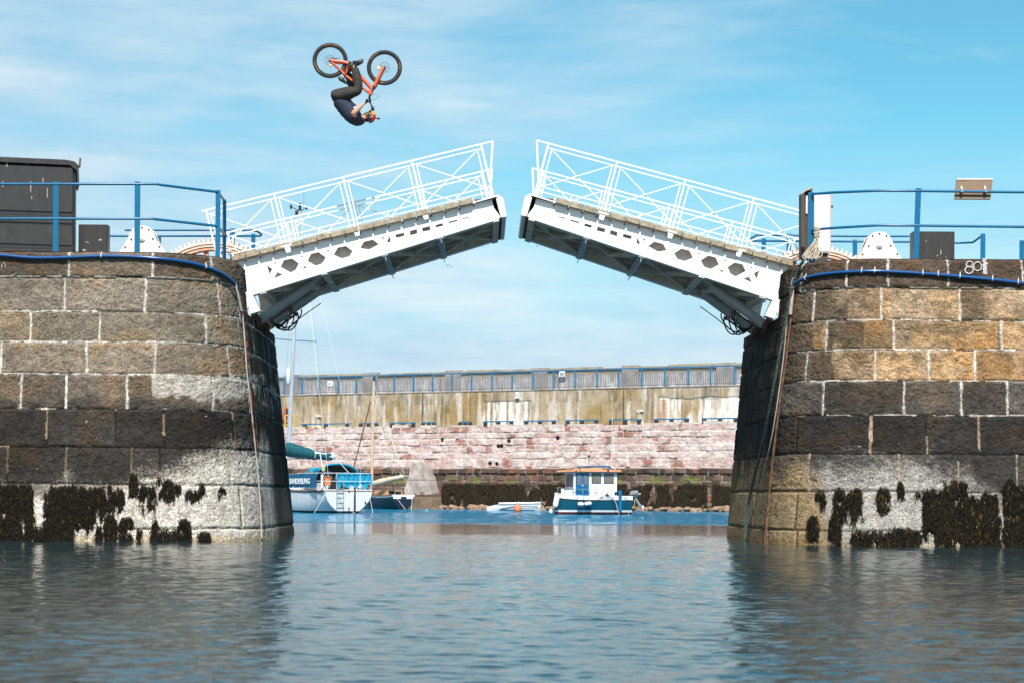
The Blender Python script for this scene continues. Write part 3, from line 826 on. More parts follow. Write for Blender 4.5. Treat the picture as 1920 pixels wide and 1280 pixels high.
def up_relief(SS, ZZ, S, Z):
    st = fbm(SS * 2.6, ZZ * 0.35, 81, 5, .6); st2 = fbm(SS * 6, ZZ * .6 + 4, 82, 4, .6); bl = fbm(SS * .55, ZZ * .8, 83, 4)
    c = np.zeros(SS.shape + (3,)) + np.array([.36, .285, .19])
    c = lerp3(c, np.array([.30, .20, .085]) + 0 * c, sstep(.42, .62, bl) * .9)
    c = lerp3(c, np.array([.55, .50, .44]) + 0 * c, sstep(.50, .66, st) * .75)
    c = lerp3(c, np.array([.12, .10, .075]) + 0 * c, sstep(.58, .74, st2) * .6)
    ly = fbm(SS * 1.5, ZZ * 2.0, 84, 5, .6)
    sR = s_at(1215); sA, sB = s_at(885), s_at(975)
    topc = 7.05 + .25 * fbm(SS * .9, 0 * ZZ, 85, 3)
    wt = ((SS > sR) & (ZZ < topc)) | ((SS > sA) & (SS < sB) & (ZZ < 7.15))
    streak = sstep(.34, .60, fbm(SS * 5, ZZ * .45, 86, 4, .6))
    c = np.where(wt[..., None], lerp3(c, np.array([.72, .68, .62]) + 0 * c, streak * .95), c)
    rr_ = np.exp(-((SS - s_at(1226)) / .22) ** 2) * (ZZ < 7.1)
    c = lerp3(c, np.array([.30, .11, .035]) + 0 * c, rr_ * .8)
    for q in (930, 1150, 1370, 770): # construction joints
        c = np.where((np.abs(SS - s_at(q)) < .035)[..., None], c * .4, c)
    c = lerp3(c, np.array([.60, .55, .48]) + 0 * c, sstep(7.80, 7.86, ZZ) * .7)
    c = lerp3(c, np.array([.10, .09, .07]) + 0 * c, ((ZZ < 7.7) & (ZZ > 7.0)) * sstep(.52, .7, fbm(SS * 3, ZZ * .5, 87, 4)) * .45)
    rel = (fbm(SS * 1.2, ZZ * 1.2, 88, 4) - .5) * .06 + wt * -.05 + sstep(7.80, 7.84, ZZ) * .06
    return rel, c
far_sheet('upper_wall', ZC, ZT, -1.5, -1.55, 0.05, 0.04, up_relief, None, M_conc, hw)
def par_relief(SS, ZZ, S, Z):
    st = fbm(SS * 2.0, ZZ * .5, 91, 5, .6)
    c = np.zeros(SS.shape + (3,)) + np.array([.38, .35, .34])
    c = lerp3(c, np.array([.52, .49, .48]) + 0 * c, sstep(.5, .66, st))
    c = lerp3(c, np.array([.13, .11, .10]) + 0 * c, sstep(.56, .74, fbm(SS * 4, ZZ * .8, 92, 4)) * .6)
    c = lerp3(c, np.array([.31, .24, .15]) + 0 * c, sstep(8.8, 9.0, ZZ) * .8)
    c = c * (.8 + .4 * fbm(SS * 6, ZZ * 6, 93, 3))[..., None]
    rel = (fbm(SS, ZZ * 2, 94, 4) - .5) * .06
    return rel, c
far_sheet('parapet', ZT, ZP, -4.0, -4.05, 0.06, 0.06, par_relief, None, M_conc, hw)
# copings and solids
rr = random.Random(21)
mb = MB()
def slab(mb, s0, s1, o0, o1, z0, z1):
    mb.hexa([fp(s0, z0, o0), fp(s1, z0, o0), fp(s1, z0, o1), fp(s0, z0, o1), fp(s0, z1, o0), fp(s1, z1, o0), fp(s1, z1, o1), fp(s0, z1, o1)])
s = S0
while s < S1:
    l_ = rr.uniform(2.2, 3.4)
    slab(mb, s, s + l_ - .03, -3.93 + rr.uniform(-.03, .03), -4.6, ZP - rr.uniform(.0, .06) , ZP + .14 + rr.uniform(-.05, .06))
    s += l_
me_c = mb.build('parapet_coping', pm('lichened_coping', (0.30, 0.25, 0.17), 0.9, var=0.3, vscale=1.2, bump=.5, bscale=6), hw)
mb = MB()
for q in np.arange(S0, S1, 6.6): slab(mb, q, q + 1.2, -3.9, -4.3, ZT, ZP + .22)
mb.build('buttress', pm('buttress_concrete', (0.28, 0.25, 0.22), 0.9, var=0.3, vscale=1.5, bump=.4, bscale=6), hw)
mb = MB(); slab(mb, S0, S1, .0, -1.6, ZC - .02, ZC - .005); slab(mb, S0, S1, -1.49, -4.2, ZT - .02, ZT - .003)
slab(mb, S0, S1, -4.7, -30, -0.4, ZP - .1)
slab(mb, S0, S1, -1.7, -4.7, -.4, ZT - .1); slab(mb, S0, S1, -.2, -1.7, -.4, ZC - .1)
mb.build('quay_top', M_plainstone, hw)

# quay-edge kerb stones and the long blue pipe lying on the edge
blk_m = pm('pale_block_concrete', (0.52, 0.46, 0.40), 0.9, var=0.25, vscale=2)
mb = MB(); s = S0
while s < S1:
    l_ = rr.uniform(.6, 1.5)
    if rr.random() < .8: slab(mb, s, s + l_, -.02, -.45, ZC - .01, ZC + rr.uniform(.08, .2))
    s += l_ + rr.uniform(.0, .3)
mb.build('edge_kerb', blk_m, hw)
M_bluef = pm('far_blue_paint', (0.004, 0.13, 0.26), 0.4, var=0.1)
pipe_px = [(560, 655), (670, 705), (728, 775), (788, 812), (857, 880), (902, 960), (978, 1040), (1056, 1120), (1138, 1200), (1222, 1290), (1312, 1382)]
for i, (a, b) in enumerate(pipe_px):
    sa, sb = s_at(a), s_at(b)
    r_ = root('mooring_rail', fp((sa + sb) / 2, ZC, -.2), 'low blue rail on the far quay edge, number %d from the left pier' % (i + 1) if 0 else ['low blue rail on the far quay edge beside the left cream bollard', 'low blue rail on the quay above the yacht boom', 'low blue rail on the quay behind the wooden mast', 'short low blue rail right of the wooden mast', 'low blue rail on the quay left of the white-streaked panel', 'low blue rail on the quay under the white-streaked panel', 'low blue rail on the quay below the small white wall plaque', 'low blue rail on the quay above the two-tone holes, mid wall', 'low blue rail on the quay just left of the right cream bollard', 'low blue rail on the quay right of the right cream bollard', 'low blue rail on the quay nearest the right pier'][i], 'rail', 'low blue rails along the far quay edge')
    mb = MB(); mb.beam(fp(sa, ZC + .33, -.2), fp(sb, ZC + .33, -.2), .08, .07, up=(0, 0, 1)); mb.build('rail', M_bluef, r_)
    for q in (.08, .5, .92):
        mb = MB(); c = fp(sa + (sb - sa) * q, ZC, -.2); mb.box((c.x - .14, c.y - .05, ZC), (c.x + .14, c.y + .05, ZC + .29)); mb.build('bracket', M_black2, r_)

# the railing along the upper wall
posts = [(499, 0)]
postpx = [335, 363, 391, 420, 450, 480, 505, 532, 565, 598, 633, 667, 702, 738, 774, 810, 846, 883, 921, 959, 998, 1037, 1077, 1118, 1159, 1202, 1245, 1289, 1331, 1376, 1420, 1465, 1511, 1557, 1604, 1652]
qr = root('quay_railing', fp(s_at(900, -1.7), ZT, -1.7), 'long blue railing with pale bars on top of the far harbour wall', 'railing')
M_bar = pm('far_bar_paint', (0.10, 0.12, 0.15), 0.5, var=0.1)
ps = [s_at(q, -1.7) for q in postpx]
for q in ps:
    mb = MB(); a = fp(q, ZT, -1.7); mb.box((a.x - .055, a.y - .04, ZT), (a.x + .055, a.y + .04, ZT + 1.22)); mb.build('post', M_bluef, qr)
for a, b in zip(ps, ps[1:]):
    mb = MB()
    n = 13
    for k in range(1, n):
        c = fp(a + (b - a) * k / n, ZT, -1.7); mb.box((c.x - .02, c.y - .02, ZT + .12), (c.x + .02, c.y + .02, ZT + 1.1))
    mb.beam(fp(a, ZT + .12, -1.7), fp(b, ZT + .12, -1.7), .04, .04, up=(0, 0, 1))
    mb.build('bar_panel', M_bar, qr)
mb = MB(); mb.beam(fp(ps[0], ZT + 1.21, -1.7), fp(ps[-1], ZT + 1.21, -1.7), .08, .08, up=(0, 0, 1)); mb.build('handrail', M_bluef, qr)

# bollards on the far quay
M_cream = pm('cream_paint', (0.60, 0.50, 0.38), 0.6, var=0.12)
def bollard(px_, label):
    c = fp(s_at(px_, -.7), ZC, -.7)
    r_ = root('bollard', c, label, 'bollard', 'cream bollards on the far quay')
    mb = MB(); mb.lathe(c, [(.30, 0), (.30, .12), (.22, .16), (.22, .70), (.25, .74)], 18); mb.build('bollard_body', M_cream, r_, smooth=True)
    mb = MB(); mb.lathe(c + Vector((0, 0, .74)), [(.25, 0), (.27, .05), (.27, .17), (.2, .22)], 18); mb.build('bollard_cap', M_cream, r_, smooth=True)
    mb = MB(); mb.box((c.x - .05, c.y - .29, ZC + .77), (c.x + .2, c.y - .2, ZC + .83)); mb.build('slot', M_black2, r_)
bollard(596, 'cream bollard on the far quay, above the blue yacht boom')
bollard(1199, 'cream bollard on the far quay, beside the white-streaked wall')
# lifebuoy and yellow frame next to the left pier, small notices
c = fp(s_at(537, -1.3), 6.0, -1.3)
r_ = root('lifebuoy', (c.x, c.y, 5.6), 'orange lifebuoy on the far wall beside the left pier', 'lifebuoy')
mb = MB(); mb.tube([c + Vector((.22 * math.cos(a), 0, .48 * math.sin(a) + .5)) for a in np.linspace(0, 2 * PI, 25)[:-1]], .08, 8, closed=True)
mb.build('ring', pm('lifebuoy_orange', (0.55, 0.10, 0.04), 0.5), r_, smooth=True)
mb = MB(); mb.cyl((c.x - .02, c.y + .05, ZC), (c.x - .02, c.y + .05, 7.1), .04, 8); mb.build('pole', M_black2, r_)
yl = pm('yellow_paint', (0.65, 0.40, 0.06), 0.5)
c = fp(s_at(542, -.6), ZC, -.6)
mb = MB(); 
for dx in (-.32, .32): mb.tube([c + Vector((dx, 0, 0)), c + Vector((dx, 0, 1.0))], .04, 6)
for zz in (.3, 1.0): mb.tube([c + Vector((-.32, 0, zz)), c + Vector((.32, 0, zz))], .035, 6)
tag(mb.build('ladder_rail', yl), 'yellow ladder rail on the quay edge behind the mast foot', 'ladder rail')
M_sign = pm('white_sign', (0.72, 0.74, 0.76), 0.5)
def notice(px_, py_, wd, hg, out, label):
    s = s_at(px_, out); p = FA + FD * s + FN * out
    c = W(px_, py_, p.y)
    r_ = root('notice_board', c, label, 'sign')
    mb = MB(); mb.beam(c - FD * wd / 2, c + FD * wd / 2, hg, .04, up=(0, 0, 1)); mb.build('board', M_sign, r_)
    mb = MB(); mb.beam(c - FD * wd * .3 + FN * .03, c + FD * wd * .25 + FN * .03, hg * .35, .02, up=(0, 0, 1)); mb.build('panel', pm('notice_grey', (.35, .4, .45), .6), r_)
notice(619, 718, .40, .36, -1.62, 'small white notice fixed to the blue railing above the yacht')
notice(1054, 700, .42, .40, -3.8, 'small white notice on the parapet behind the blue railing')
notice(970, 740, .26, .42, -1.42, 'narrow white plaque high on the stained concrete wall')
# sloping concrete buttress, rough and stained
nv, nu = 60, 60
P_ = np.zeros((nv, nu, 3)); C_ = np.zeros((nv, nu, 3))
for i in range(nv):
    v = i / (nv - 1); z = -.4 + 3.45 * v
    l_ = s_at(763) + (s_at(779) - s_at(763)) * v ** .8; r2 = s_at(846) + (s_at(812) - s_at(846)) * v
    for j in range(nu):
        u = j / (nu - 1)
        s_ = l_ + (r2 - l_) * u + .10 * (float(vnoise(np.array(u * 3.), np.array(v * 7.), 5)) - .5)
        o_ = (1.9 - 1.25 * v) * min(1, min(u, 1 - u) * 9 + .12) + .16 * (float(fbm(np.array(u * 5.), np.array(v * 7.), 6, 4)) - .5)
        if abs(v - .36) < .012 or abs(v - .66) < .012: o_ -= .05
        p = fp(s_, z, o_ + .1); P_[i, j] = p
        n = float(fbm(np.array(u * 4.), np.array(v * 6.), 8, 4)); c = np.array([.30, .26, .235]) * (.5 + 1.0 * n)
        if z < .75 + .5 * float(vnoise(np.array(u * 9.), np.array(0.), 3)): c = np.array([.13, .095, .065]) * (.6 + n)
        if abs(v - .36) < .015 or abs(v - .66) < .015: c = c * .5
        C_[i, j] = c
o = link('wall_buttress', grid_mesh('wall_buttress', P_, C_), M_conc)
tag(o, 'pale grey sloping concrete buttress at the foot of the far wall', 'buttress')
# rocks along the foot
def rock(c, r, rnd):
    bm = bmesh.new(); bmesh.ops.create_icosphere(bm, subdivisions=2, radius=1)
    sx, sy, sz = rnd.uniform(.7, 1.4), rnd.uniform(.6, 1.2), rnd.uniform(.5, .9)
    o1 = rnd.uniform(0, 50)
    for v in bm.verts:
        n = float(fbm(np.array(v.co.x * 1.3 + o1), np.array(v.co.y * 1.3 + v.co.z * 1.7), 5, 3))
        v.co = Vector((v.co.x * sx, v.co.y * sy, v.co.z * sz)) * r * (.6 + .8 * n) + c
    return bm
def rocks(n, seed, rng_, name, kind):
    rnd = random.Random(seed); big = bmesh.new()
    for k in range(n):
        s = rnd.uniform(*rng_); c = fp(s, rnd.uniform(-.02, .18), .6 + rnd.uniform(.15, 1.2))
        b = rock(c, rnd.uniform(.08, .26), rnd); me = bpy.data.meshes.new('t'); b.to_mesh(me); b.free(); big.from_mesh(me); bpy.data.meshes.remove(me)
    me = bpy.data.meshes.new(name); big.to_mesh(me); big.free()
    o = link(name, me, M_rock); o['kind'] = 'stuff'; o['label'] = 'brown shore rocks at the foot of the far wall'; o['category'] = 'rocks'; return o
rocks(330, 3, (s_at(700), s_at(1480)), 'shore_rocks', 'stuff')
# weed on the far wall
rng = np.random.default_rng(9)
n = 56000
s = rng.uniform(s_at(836), s_at(1660), n); z = rng.uniform(.05, 1.72, n)
topz = 1.25 + .75 * fbm(s * .8, s * 0, 40, 4); keep = (z < (topz * 1.12) * (1 - .55 * rng.random(n) ** 3) + rng.normal(0, .06, n)) & (fbm(s * 1.6, z * 1.1, 45, 3) > .33) & ~((s > s_at(1330)) & (s < s_at(1342)) & (z > .3))
s, z = s[keep], z[keep]; o_ = .55 * (1 - z / ZC) + .05
pts = np.stack([FA.x + FD.x * s + FN.x * o_, FA.y + FD.y * s + FN.y * o_, z], -1)
blades('seaweed', pts, np.tile(np.array([[FN.x, FN.y, 0]]), (len(pts), 1)), 'dark brown seaweed curtain along the foot of the far harbour wall', (.12, .40), (.012, .04), 12, tone=2.0)
# ================================================================== THE BASCULE BRIDGE
BY0, BY1 = 36.0, 39.1          # near and far faces
RT = W(446.6, 504.7, BY0)      # where the top edge of the near girder meets the left pier
LANG = 13.9
def Lc(px, py, y=BY0):
    """photo pixel on the left leaf -> (along, up) in the leaf's own axes"""
    p = W(px, py, y); dx, dz = p.x - RT.x, p.z - RT.z
    a = R(LANG); return dx * math.cos(a) + dz * math.sin(a), -dx * math.sin(a) + dz * math.cos(a)
def leaf_T(side):
    if side > 0: ox, oz, an, s = RT.x, RT.z, R(LANG), 1
    else: ox, oz, an, s = 5.70, 5.00, R(14.6), -1
    ca, sa = math.cos(an), math.sin(an)
    def T(p):
        return Vector((ox + s * (p.x * ca - p.z * sa), p.y, oz + p.x * sa + p.z * ca))
    return T
def px_poly(l): return [Lc(*p) for p in l]
OUT = px_poly([(446.6, 504.7), (885, 399), (888, 394), (925, 388.5), (939, 408.4), (453.6, 557.8)])
HOLES = [px_poly(h) for h in [
    [(500.5, 498.4), (510.6, 504.7), (505.6, 514.8)],
    [(513.8, 521.9), (520, 510.9), (530.2, 515.3)],
    [(526.3, 500.8), (532.5, 488.3), (547.3, 485.2), (560.6, 494.5), (554.4, 506.3), (545, 511.3)],
    [(513, 493.3), (518.6, 492), (515.6, 495.6)],
    [(566.9, 504.7), (570.8, 499.2), (576.3, 501.6)],
    [(576.7, 489.8), (583.3, 476.6), (597.3, 473.4), (610.9, 483.1), (604.4, 494.5), (591.9, 498.5)],
    [(563, 481.2), (568.6, 480), (565.6, 483.8)],
    [(625.5, 478.1), (633.3, 464.8), (648.1, 461.7), (661.4, 471.1), (655, 481), (641, 485)],
    [(612, 469.8), (618.6, 468.4), (615.2, 472)],
    [(675.5, 465.6), (682.5, 453.6), (699, 450), (710.3, 458.6), (692, 468.3)],
    [(725, 454.5), (731.6, 442.8), (732.3, 454.5)],
    [(714.5, 446.6), (722, 444.6), (718, 449)],
    [(740.9, 440.5), (757.3, 436.6), (758.1, 442.8), (743.3, 446.4)],
    [(768.3, 433.6), (781.6, 430.3), (782.3, 438.1), (769.4, 441.7)],
    [(791.3, 428), (805.8, 424.4), (807.3, 431.9), (792.5, 435)],
    [(816.7, 422.5), (830, 419), (830.8, 423.8), (817.5, 426.9)],
    [(840.9, 416.3), (857.3, 412.3), (857.8, 414.9), (841.3, 419)],
    [(867.5, 409.6), (880, 406.8), (880, 408.4), (867.5, 411.6)]]]
A_TIP = Lc(936, 405)[0]; A0 = Lc(436, 484)[0]
N_TOP = Lc(567, 448.6)[1]      # walking surface
TH = 0.108
def n_bot(a):                  # underside of the girder, tapering towards the tip
    a0, n0 = Lc(453.6, 557.8); a1, n1 = Lc(939, 408.4)
    return n0 + (n1 - n0) * (a - a0) / (a1 - a0)
POST_PX = [(386, 394), (514, 363.6), (643, 331.6), (772, 301.2), (902, 271.3)]
AP = [Lc(*p)[0] for p in POST_PX]
NR1 = Lc(772, 301.2)[1]; NR2 = Lc(783, 307.6)[1]; NR3 = Lc(800, 379)[1]; NR4 = Lc(801, 388.3)[1]
print('leaf', A_TIP, A0, N_TOP, NR1, NR2, NR3, NR4, AP)

def build_leaf(side, label):
    T = leaf_T(side); Vv = Vector
    base = T(Vv((0, (BY0 + BY1) / 2, n_bot(0))))
    rt = root('bridge_leaf', base, label, 'bridge leaf', 'two raised halves of the white lifting footbridge')
    def part(fn, name, mat, parent=rt, **k):
        mb = MB(lambda p: T(p)); fn(mb); return mb.build(name, mat, parent, **k)
    # deck planks, end grain towards the camera
    rnd = random.Random(31 + side)
    edges = [434, 460]
    while edges[-1] < 880: edges.append(edges[-1] + 26.6)
    al = [Lc(e, 484 - (e - 436) * .241)[0] for e in edges]
    for a, b in zip(al[:-1], al[1:]):
        g = rnd.uniform(.006, .012); dz = rnd.uniform(-.010, .006); ov = rnd.uniform(-.012, .012)
        o = part(lambda m: m.box((a + g, BY0 - .055 + ov, N_TOP - TH + dz), (b - g, BY1 + .03, N_TOP + dz)), 'deck_plank', M_timber, bevel=.012)
    a_end = al[-1]
    # two side girders
    for gi, (yf, dr) in enumerate(((BY0, 1), (BY1, -1))):
        def g(m):
            m.plate(OUT, HOLES, lambda u, v: (u, yf, v), lambda u, v: (u, yf + dr * .018, v))
            # stiffener tips above the plate
            for k in range(19):
                a = Lc(459.8 + 26.75 * k, 0)[0] if 0 else Lc(459.8 + 26.7 * k, 501.5 - 26.7 * k * .241)[0]
                if a < A_TIP - .5: m.prism([(a - .022, -.004), (a + .022, -.004), (a + .006, .055), (a - .006, .055)], *(sorted((yf + dr * .002, yf + dr * .016))))
        gd = part(g, 'side_girder', M_white)
        def flange(m):
            a0, a1 = .02, A_TIP - .02
            w0 = sorted((yf + dr * .0, yf + dr * .24))
            m.hexa([(a0, w0[0], n_bot(a0) - .02), (a1, w0[0], n_bot(a1) - .02), (a1, w0[1], n_bot(a1) - .02), (a0, w0[1], n_bot(a0) - .02),
                    (a0, w0[0], n_bot(a0) - .002), (a1, w0[0], n_bot(a1) - .002), (a1, w0[1], n_bot(a1) - .002), (a0, w0[1], n_bot(a0) - .002)])
        part(flange, 'bottom_flange', M_white, gd)
        def web(m):
            yw = yf + dr * .32
            y0, y1 = sorted((yw, yw + dr * .012))
            m.prism([(0, N_TOP - TH - .012), (A_TIP - .05, N_TOP - TH - .012), (A_TIP - .05, n_bot(A_TIP)), (0, n_bot(0))], y0, y1)
            for k in range(10):
                a = .35 + k * .5
                m.box((a, y1 if dr > 0 else y0 - .05, n_bot(a)), (a + .012, y1 + .05 if dr > 0 else y0, N_TOP - TH - .02))
        part(web, 'inner_web', M_under, gd)
        part(lambda m: m.prism([(0, N_TOP - TH - .014), (A_TIP - .06, N_TOP - TH - .014), (A_TIP - .06, -.02), (0, -.02)], *sorted((yf + dr * .092, yf + dr * .104))), 'top_band', M_white, gd)
        for (p, q) in (((447.5, 509), (500, 541)), ((529.4, 514.8), (549, 525)), ((576, 501.6), (596, 512)), ((620, 487.5), (640, 497.6)), ((667, 473), (685.6, 483.6)), ((709, 459), (727, 469.5))):
            a, b = Lc(*p), Lc(*q)
            part(lambda m: m.beam((a[0], yf - dr * .001, a[1]), (b[0], yf - dr * .001, b[1]), .004, .008), 'plate_seam', M_ram, gd)
    # deck stringer plate under the timbers, bolt heads
    part(lambda m: m.box((0.0, BY0 + .02, N_TOP - TH - .012), (A_TIP - .06, BY1 - .02, N_TOP - TH - .001)), 'deck_plate', M_under)
    for k in range(17):
        a = al[0] + .25 + k * .2752
        part(lambda m: m.box((a - .014, BY0 + .015, N_TOP - TH - .050), (a + .014, BY0 + .045, N_TOP - TH - .013)), 'deck_bolt', M_darkpost)
    # cross beams, with diagonal bracing tubes between them
    cross = [0.35, 1.55, Lc(722, 480)[0], Lc(828, 455)[0], A_TIP - .08]
    for i, a in enumerate(cross):
        nb = n_bot(a)
        def cb(m):
            m.box((a - .012, BY0 + .26, nb + .06), (a + .012, BY1 - .26, N_TOP - TH - .02))
            m.box((a - .06, BY0 + .01, nb - .045), (a + .06, BY1 - .01, nb - .022))
            m.box((a - .006, BY0 + .02, nb - .13), (a + .006, BY1 - .02, nb - .045)) if 1 < i < 4 else None
        part(cb, 'cross_beam', M_ram if 1 < i < 4 else M_under)
    def brace(m):
        ym = (BY0 + BY1) / 2
        for a, b in zip(cross[:-1], cross[1:]):
            n0, n1 = n_bot(a) + .03, n_bot(b) + .03
            m.beam((a, BY0 + .28, n0), (b, BY1 - .28, n1), .07, .07, up=(0, 0, 1)); m.beam((a, BY1 - .28, n0 + .01), (b, BY0 + .28, n1 + .01), .07, .07, up=(0, 0, 1))
    part(brace, 'diagonal_brace', M_under)
    def mid(m):
        ym = (BY0 + BY1) / 2
        for dy in (-.75, 0, .75):
            m.prism([(0.1, N_TOP - TH - .014), (A_TIP - .07, N_TOP - TH - .014), (A_TIP - .07, n_bot(A_TIP) + .05), (.1, n_bot(0) + .18)], ym + dy - .008, ym + dy + .008)
            m.hexa([(.1, ym + dy - .06, n_bot(0) + .165), (A_TIP - .07, ym + dy - .06, n_bot(A_TIP) + .035), (A_TIP - .07, ym + dy + .06, n_bot(A_TIP) + .035), (.1, ym + dy + .06, n_bot(0) + .165),
                    (.1, ym + dy - .06, n_bot(0) + .18), (A_TIP - .07, ym + dy - .06, n_bot(A_TIP) + .05), (A_TIP - .07, ym + dy + .06, n_bot(A_TIP) + .05), (.1, ym + dy + .06, n_bot(0) + .18)])
    part(mid, 'centre_beam', M_under)
    # nose: sloping steel deck end, end plate
    p1 = Lc(886, 380); p2 = Lc(934, 365.5); p3 = Lc(943.5, 371.5); p4 = Lc(950, 404.5); p5 = Lc(940, 408.6); p6 = Lc(933, 374)
    def nose(m):
        m.prism([(p1[0], p1[1]), (p2[0], p2[1]), (p2[0] - .005, p2[1] - .03), (p1[0], p1[1] - .02)], BY0 - .02, BY1 + .02)
        m.prism([(a_end + .012, N_TOP + .002), (a_end + .03, N_TOP + .002), (a_end + .03, N_TOP - TH - .01), (a_end + .012, N_TOP - TH - .01)], BY0 - .025, BY1 + .025)
    part(nose, 'steel_nose', M_white)
    def nosed(m):
        m.prism([(a_end + .035, N_TOP - .03), (p2[0] - .03, p2[1] - .045), (p2[0] - .03, N_TOP - TH + .02), (a_end + .035, N_TOP - TH)], BY0 + .03, BY1 - .03)
    part(nosed, 'nose_gap_dark', M_rust)  # dark fill standing in for the shaded gap under the nose
    def endp(m):
        m.prism([(p6[0] - .03, p6[1]), (p2[0], p2[1] - .012), (p3[0], p3[1]), (p4[0], p4[1]), (p4[0] - .03, p4[1] - .04), (p5[0] - .01, p5[1])], BY0 - .04, BY0 + .1)
        m.prism([(p6[0] - .02, p6[1]), (p2[0], p2[1] - .012), (p3[0], p3[1]), (p4[0], p4[1]), (p4[0] - .03, p4[1] - .035), (p5[0], p5[1])], BY0 + .1, BY1 + .04)
    part(endp, 'end_beam', M_white, bevel=.012)
    def endb(m):
        for y in np.linspace(BY0 + .25, BY1 - .25, 9): m.box((p4[0] - .2, y - .03, p4[1] - .045), (p4[0] - .1, y + .03, p4[1] + .12))
    part(endb, 'latch_bolts', M_rust)
    # heel blocks at the pier end
    for y0 in (BY0 + .005, BY1 - .3):
        def heel(m):
            m.prism([Lc(*q) for q in ((459, 557), (474, 552.5), (488, 583.6), (470, 589))], y0, y0 + .28)
        part(heel, 'heel_block', M_white, bevel=.006)
    def lug(m):
        m.prism([Lc(*q) for q in ((455, 573), (464, 571), (467, 576), (464, 580), (457, 579))], BY0 - .03, BY0 + .06)
    part(lug, 'heel_lug', M_whitep)
    # two hydraulic rams with hoses
    for i, yr in enumerate((36.9, 38.25)):
        q0 = W(487, 600, 36.9); q1 = W(606, 517, 36.9)
        def toL(q):
            a = R(LANG); dx, dz = q.x - RT.x, q.z - RT.z
            return dx * math.cos(a) + dz * math.sin(a), -dx * math.sin(a) + dz * math.cos(a)
        (a0, n0), (a1, n1) = toL(q0), toL(q1)
        P0, P1 = Vv((a0, yr, n0)), Vv((a1, yr, n1)); d = (P1 - P0).normalized()
        ram = part(lambda m: (m.tube([P0, P0 + d * .04, P0 + d * 1.25, P0 + d * 1.27], [.085, .10, .10, .085], 18)), 'hydraulic_ram', M_ram, smooth=True)
        part(lambda m: m.cyl(P0 + d * 1.2, P1, .045, 12), 'ram_rod', M_steel, ram, smooth=True)
        def ends(m):
            m.cyl(P0 - Vv((0, .16, 0)) - d * .03, P0 + Vv((0, .16, 0)) - d * .03, .075, 12)
            m.box((a0 - .13, yr - .18, n0 - .16), (a0 + .01, yr - .12, n0 + .12)); m.box((a0 - .13, yr + .12, n0 - .16), (a0 + .01, yr + .18, n0 + .12))
            nn = Vv((-d.z, 0, d.x)) * -1
            for t_ in (.18, .6): m.cyl(P0 + d * t_ + nn * .10, P0 + d * t_ + nn * .17, .028, 8)
            m.tube([P0 + d * .12 + nn * .13, P0 + d * .65 + nn * .13], .022, 8)
        part(ends, 'ram_bracket', M_rust, ram)
    def hoses(m):
        rn = random.Random(3)
        a, n = Lc(497, 592)
        for k in range(6):
            w_ = rn.uniform(.32, .52); h_ = rn.uniform(.10, .22); y = 36.8 + k * .25; sx = rn.uniform(-.06, .08)
            pts = []
            for t_ in np.linspace(0, 1, 17):
                ang = PI * t_
                pts.append((a + sx + .05 + (1 - math.cos(ang)) / 2 * w_, y + .12 * math.sin(ang * 2), n - math.sin(ang) * h_ + t_ * w_ * .38 - .03))
            m.tube(pts, .014, 7)
        b = Lc(592, 545)
        m.tube([(a + .25, 38.9, n + .05), (a + .5, 38.95, n + .17), (a + .9, 38.98, n + .33)], .010, 6)
    part(hoses, 'hydraulic_hose', M_hose, smooth=True)
    # railings on both sides
    for yr in (BY0 + .02, BY1 - .02):
        rl = part(lambda m: m.beam((AP[0] - .08, yr, NR1), (Lc(924, 265)[0], yr, Lc(924, 265)[1]), .022, .027), 'deck_railing', M_railw)
        part(lambda m: m.beam((AP[0] + .03, yr, NR2), (AP[-1], yr, NR2), .016, .021), 'upper_rail', M_railw, rl)
        aE = Lc(918, 355)[0]
        part(lambda m: m.beam((AP[0] + .2, yr, NR3), (aE, yr, NR3), .016, .020), 'lower_rail', M_railw, rl)
        part(lambda m: m.beam((AP[0] + .2, yr, NR4), (aE, yr, NR4), .016, .019), 'toe_rail', M_railw, rl)
        for i, a in enumerate(AP):
            def post(m):
                m.beam((a, yr - .004, N_TOP - .05 if i else N_TOP - .25), (a, yr - .004, NR1), .03, .030)
                if 0 < i < 4:
                    m.box((a - .10, yr - .075, N_TOP - .075), (a + .10, yr + .05, N_TOP - .045))
                    m.prism([(a - .05, N_TOP - .075), (a + .07, N_TOP - .075), (a + .05, N_TOP - .19), (a - .03, N_TOP - .19)], yr - .068, yr - .055)
            part(post, 'post', M_railw, rl)
        for i, (a, b) in enumerate(zip(AP[:-1], AP[1:])):
            l_, r_ = a + .07, b - .09
            def pan(m):
                m.beam((l_, yr, NR2), (l_, yr, NR4 - .05), .018, .021); m.beam((r_, yr, NR2), (r_, yr, NR4 - .05), .018, .021)
                m.beam((l_, yr - .012, NR2 - .01), (r_, yr - .012, NR3), .011, .017); m.beam((l_, yr + .012, NR3), (r_, yr + .012, NR2 - .01), .011, .017)
                m.beam(((l_ + r_) / 2, yr, NR3), ((l_ + r_) / 2, yr, NR4), .018, .022)
            part(pan, 'braced_panel', M_railw, rl)
        e1, e2, e3 = Lc(924, 265), Lc(918, 355), Lc(925, 371)
        part(lambda m: (m.beam((e1[0], yr, e1[1]), (e2[0], yr, e2[1]), .03, .034), m.beam((AP[-1] + .0, yr, NR2 + .04), (e3[0], yr, e3[1]), .03, .034)), 'end_bar', M_railw, rl)
    return rt
build_leaf(1, 'left raised half of the white lifting footbridge, hinged on the grey granite pier')
build_leaf(-1, 'right raised half of the white lifting footbridge, hinged on the pier marked 80')

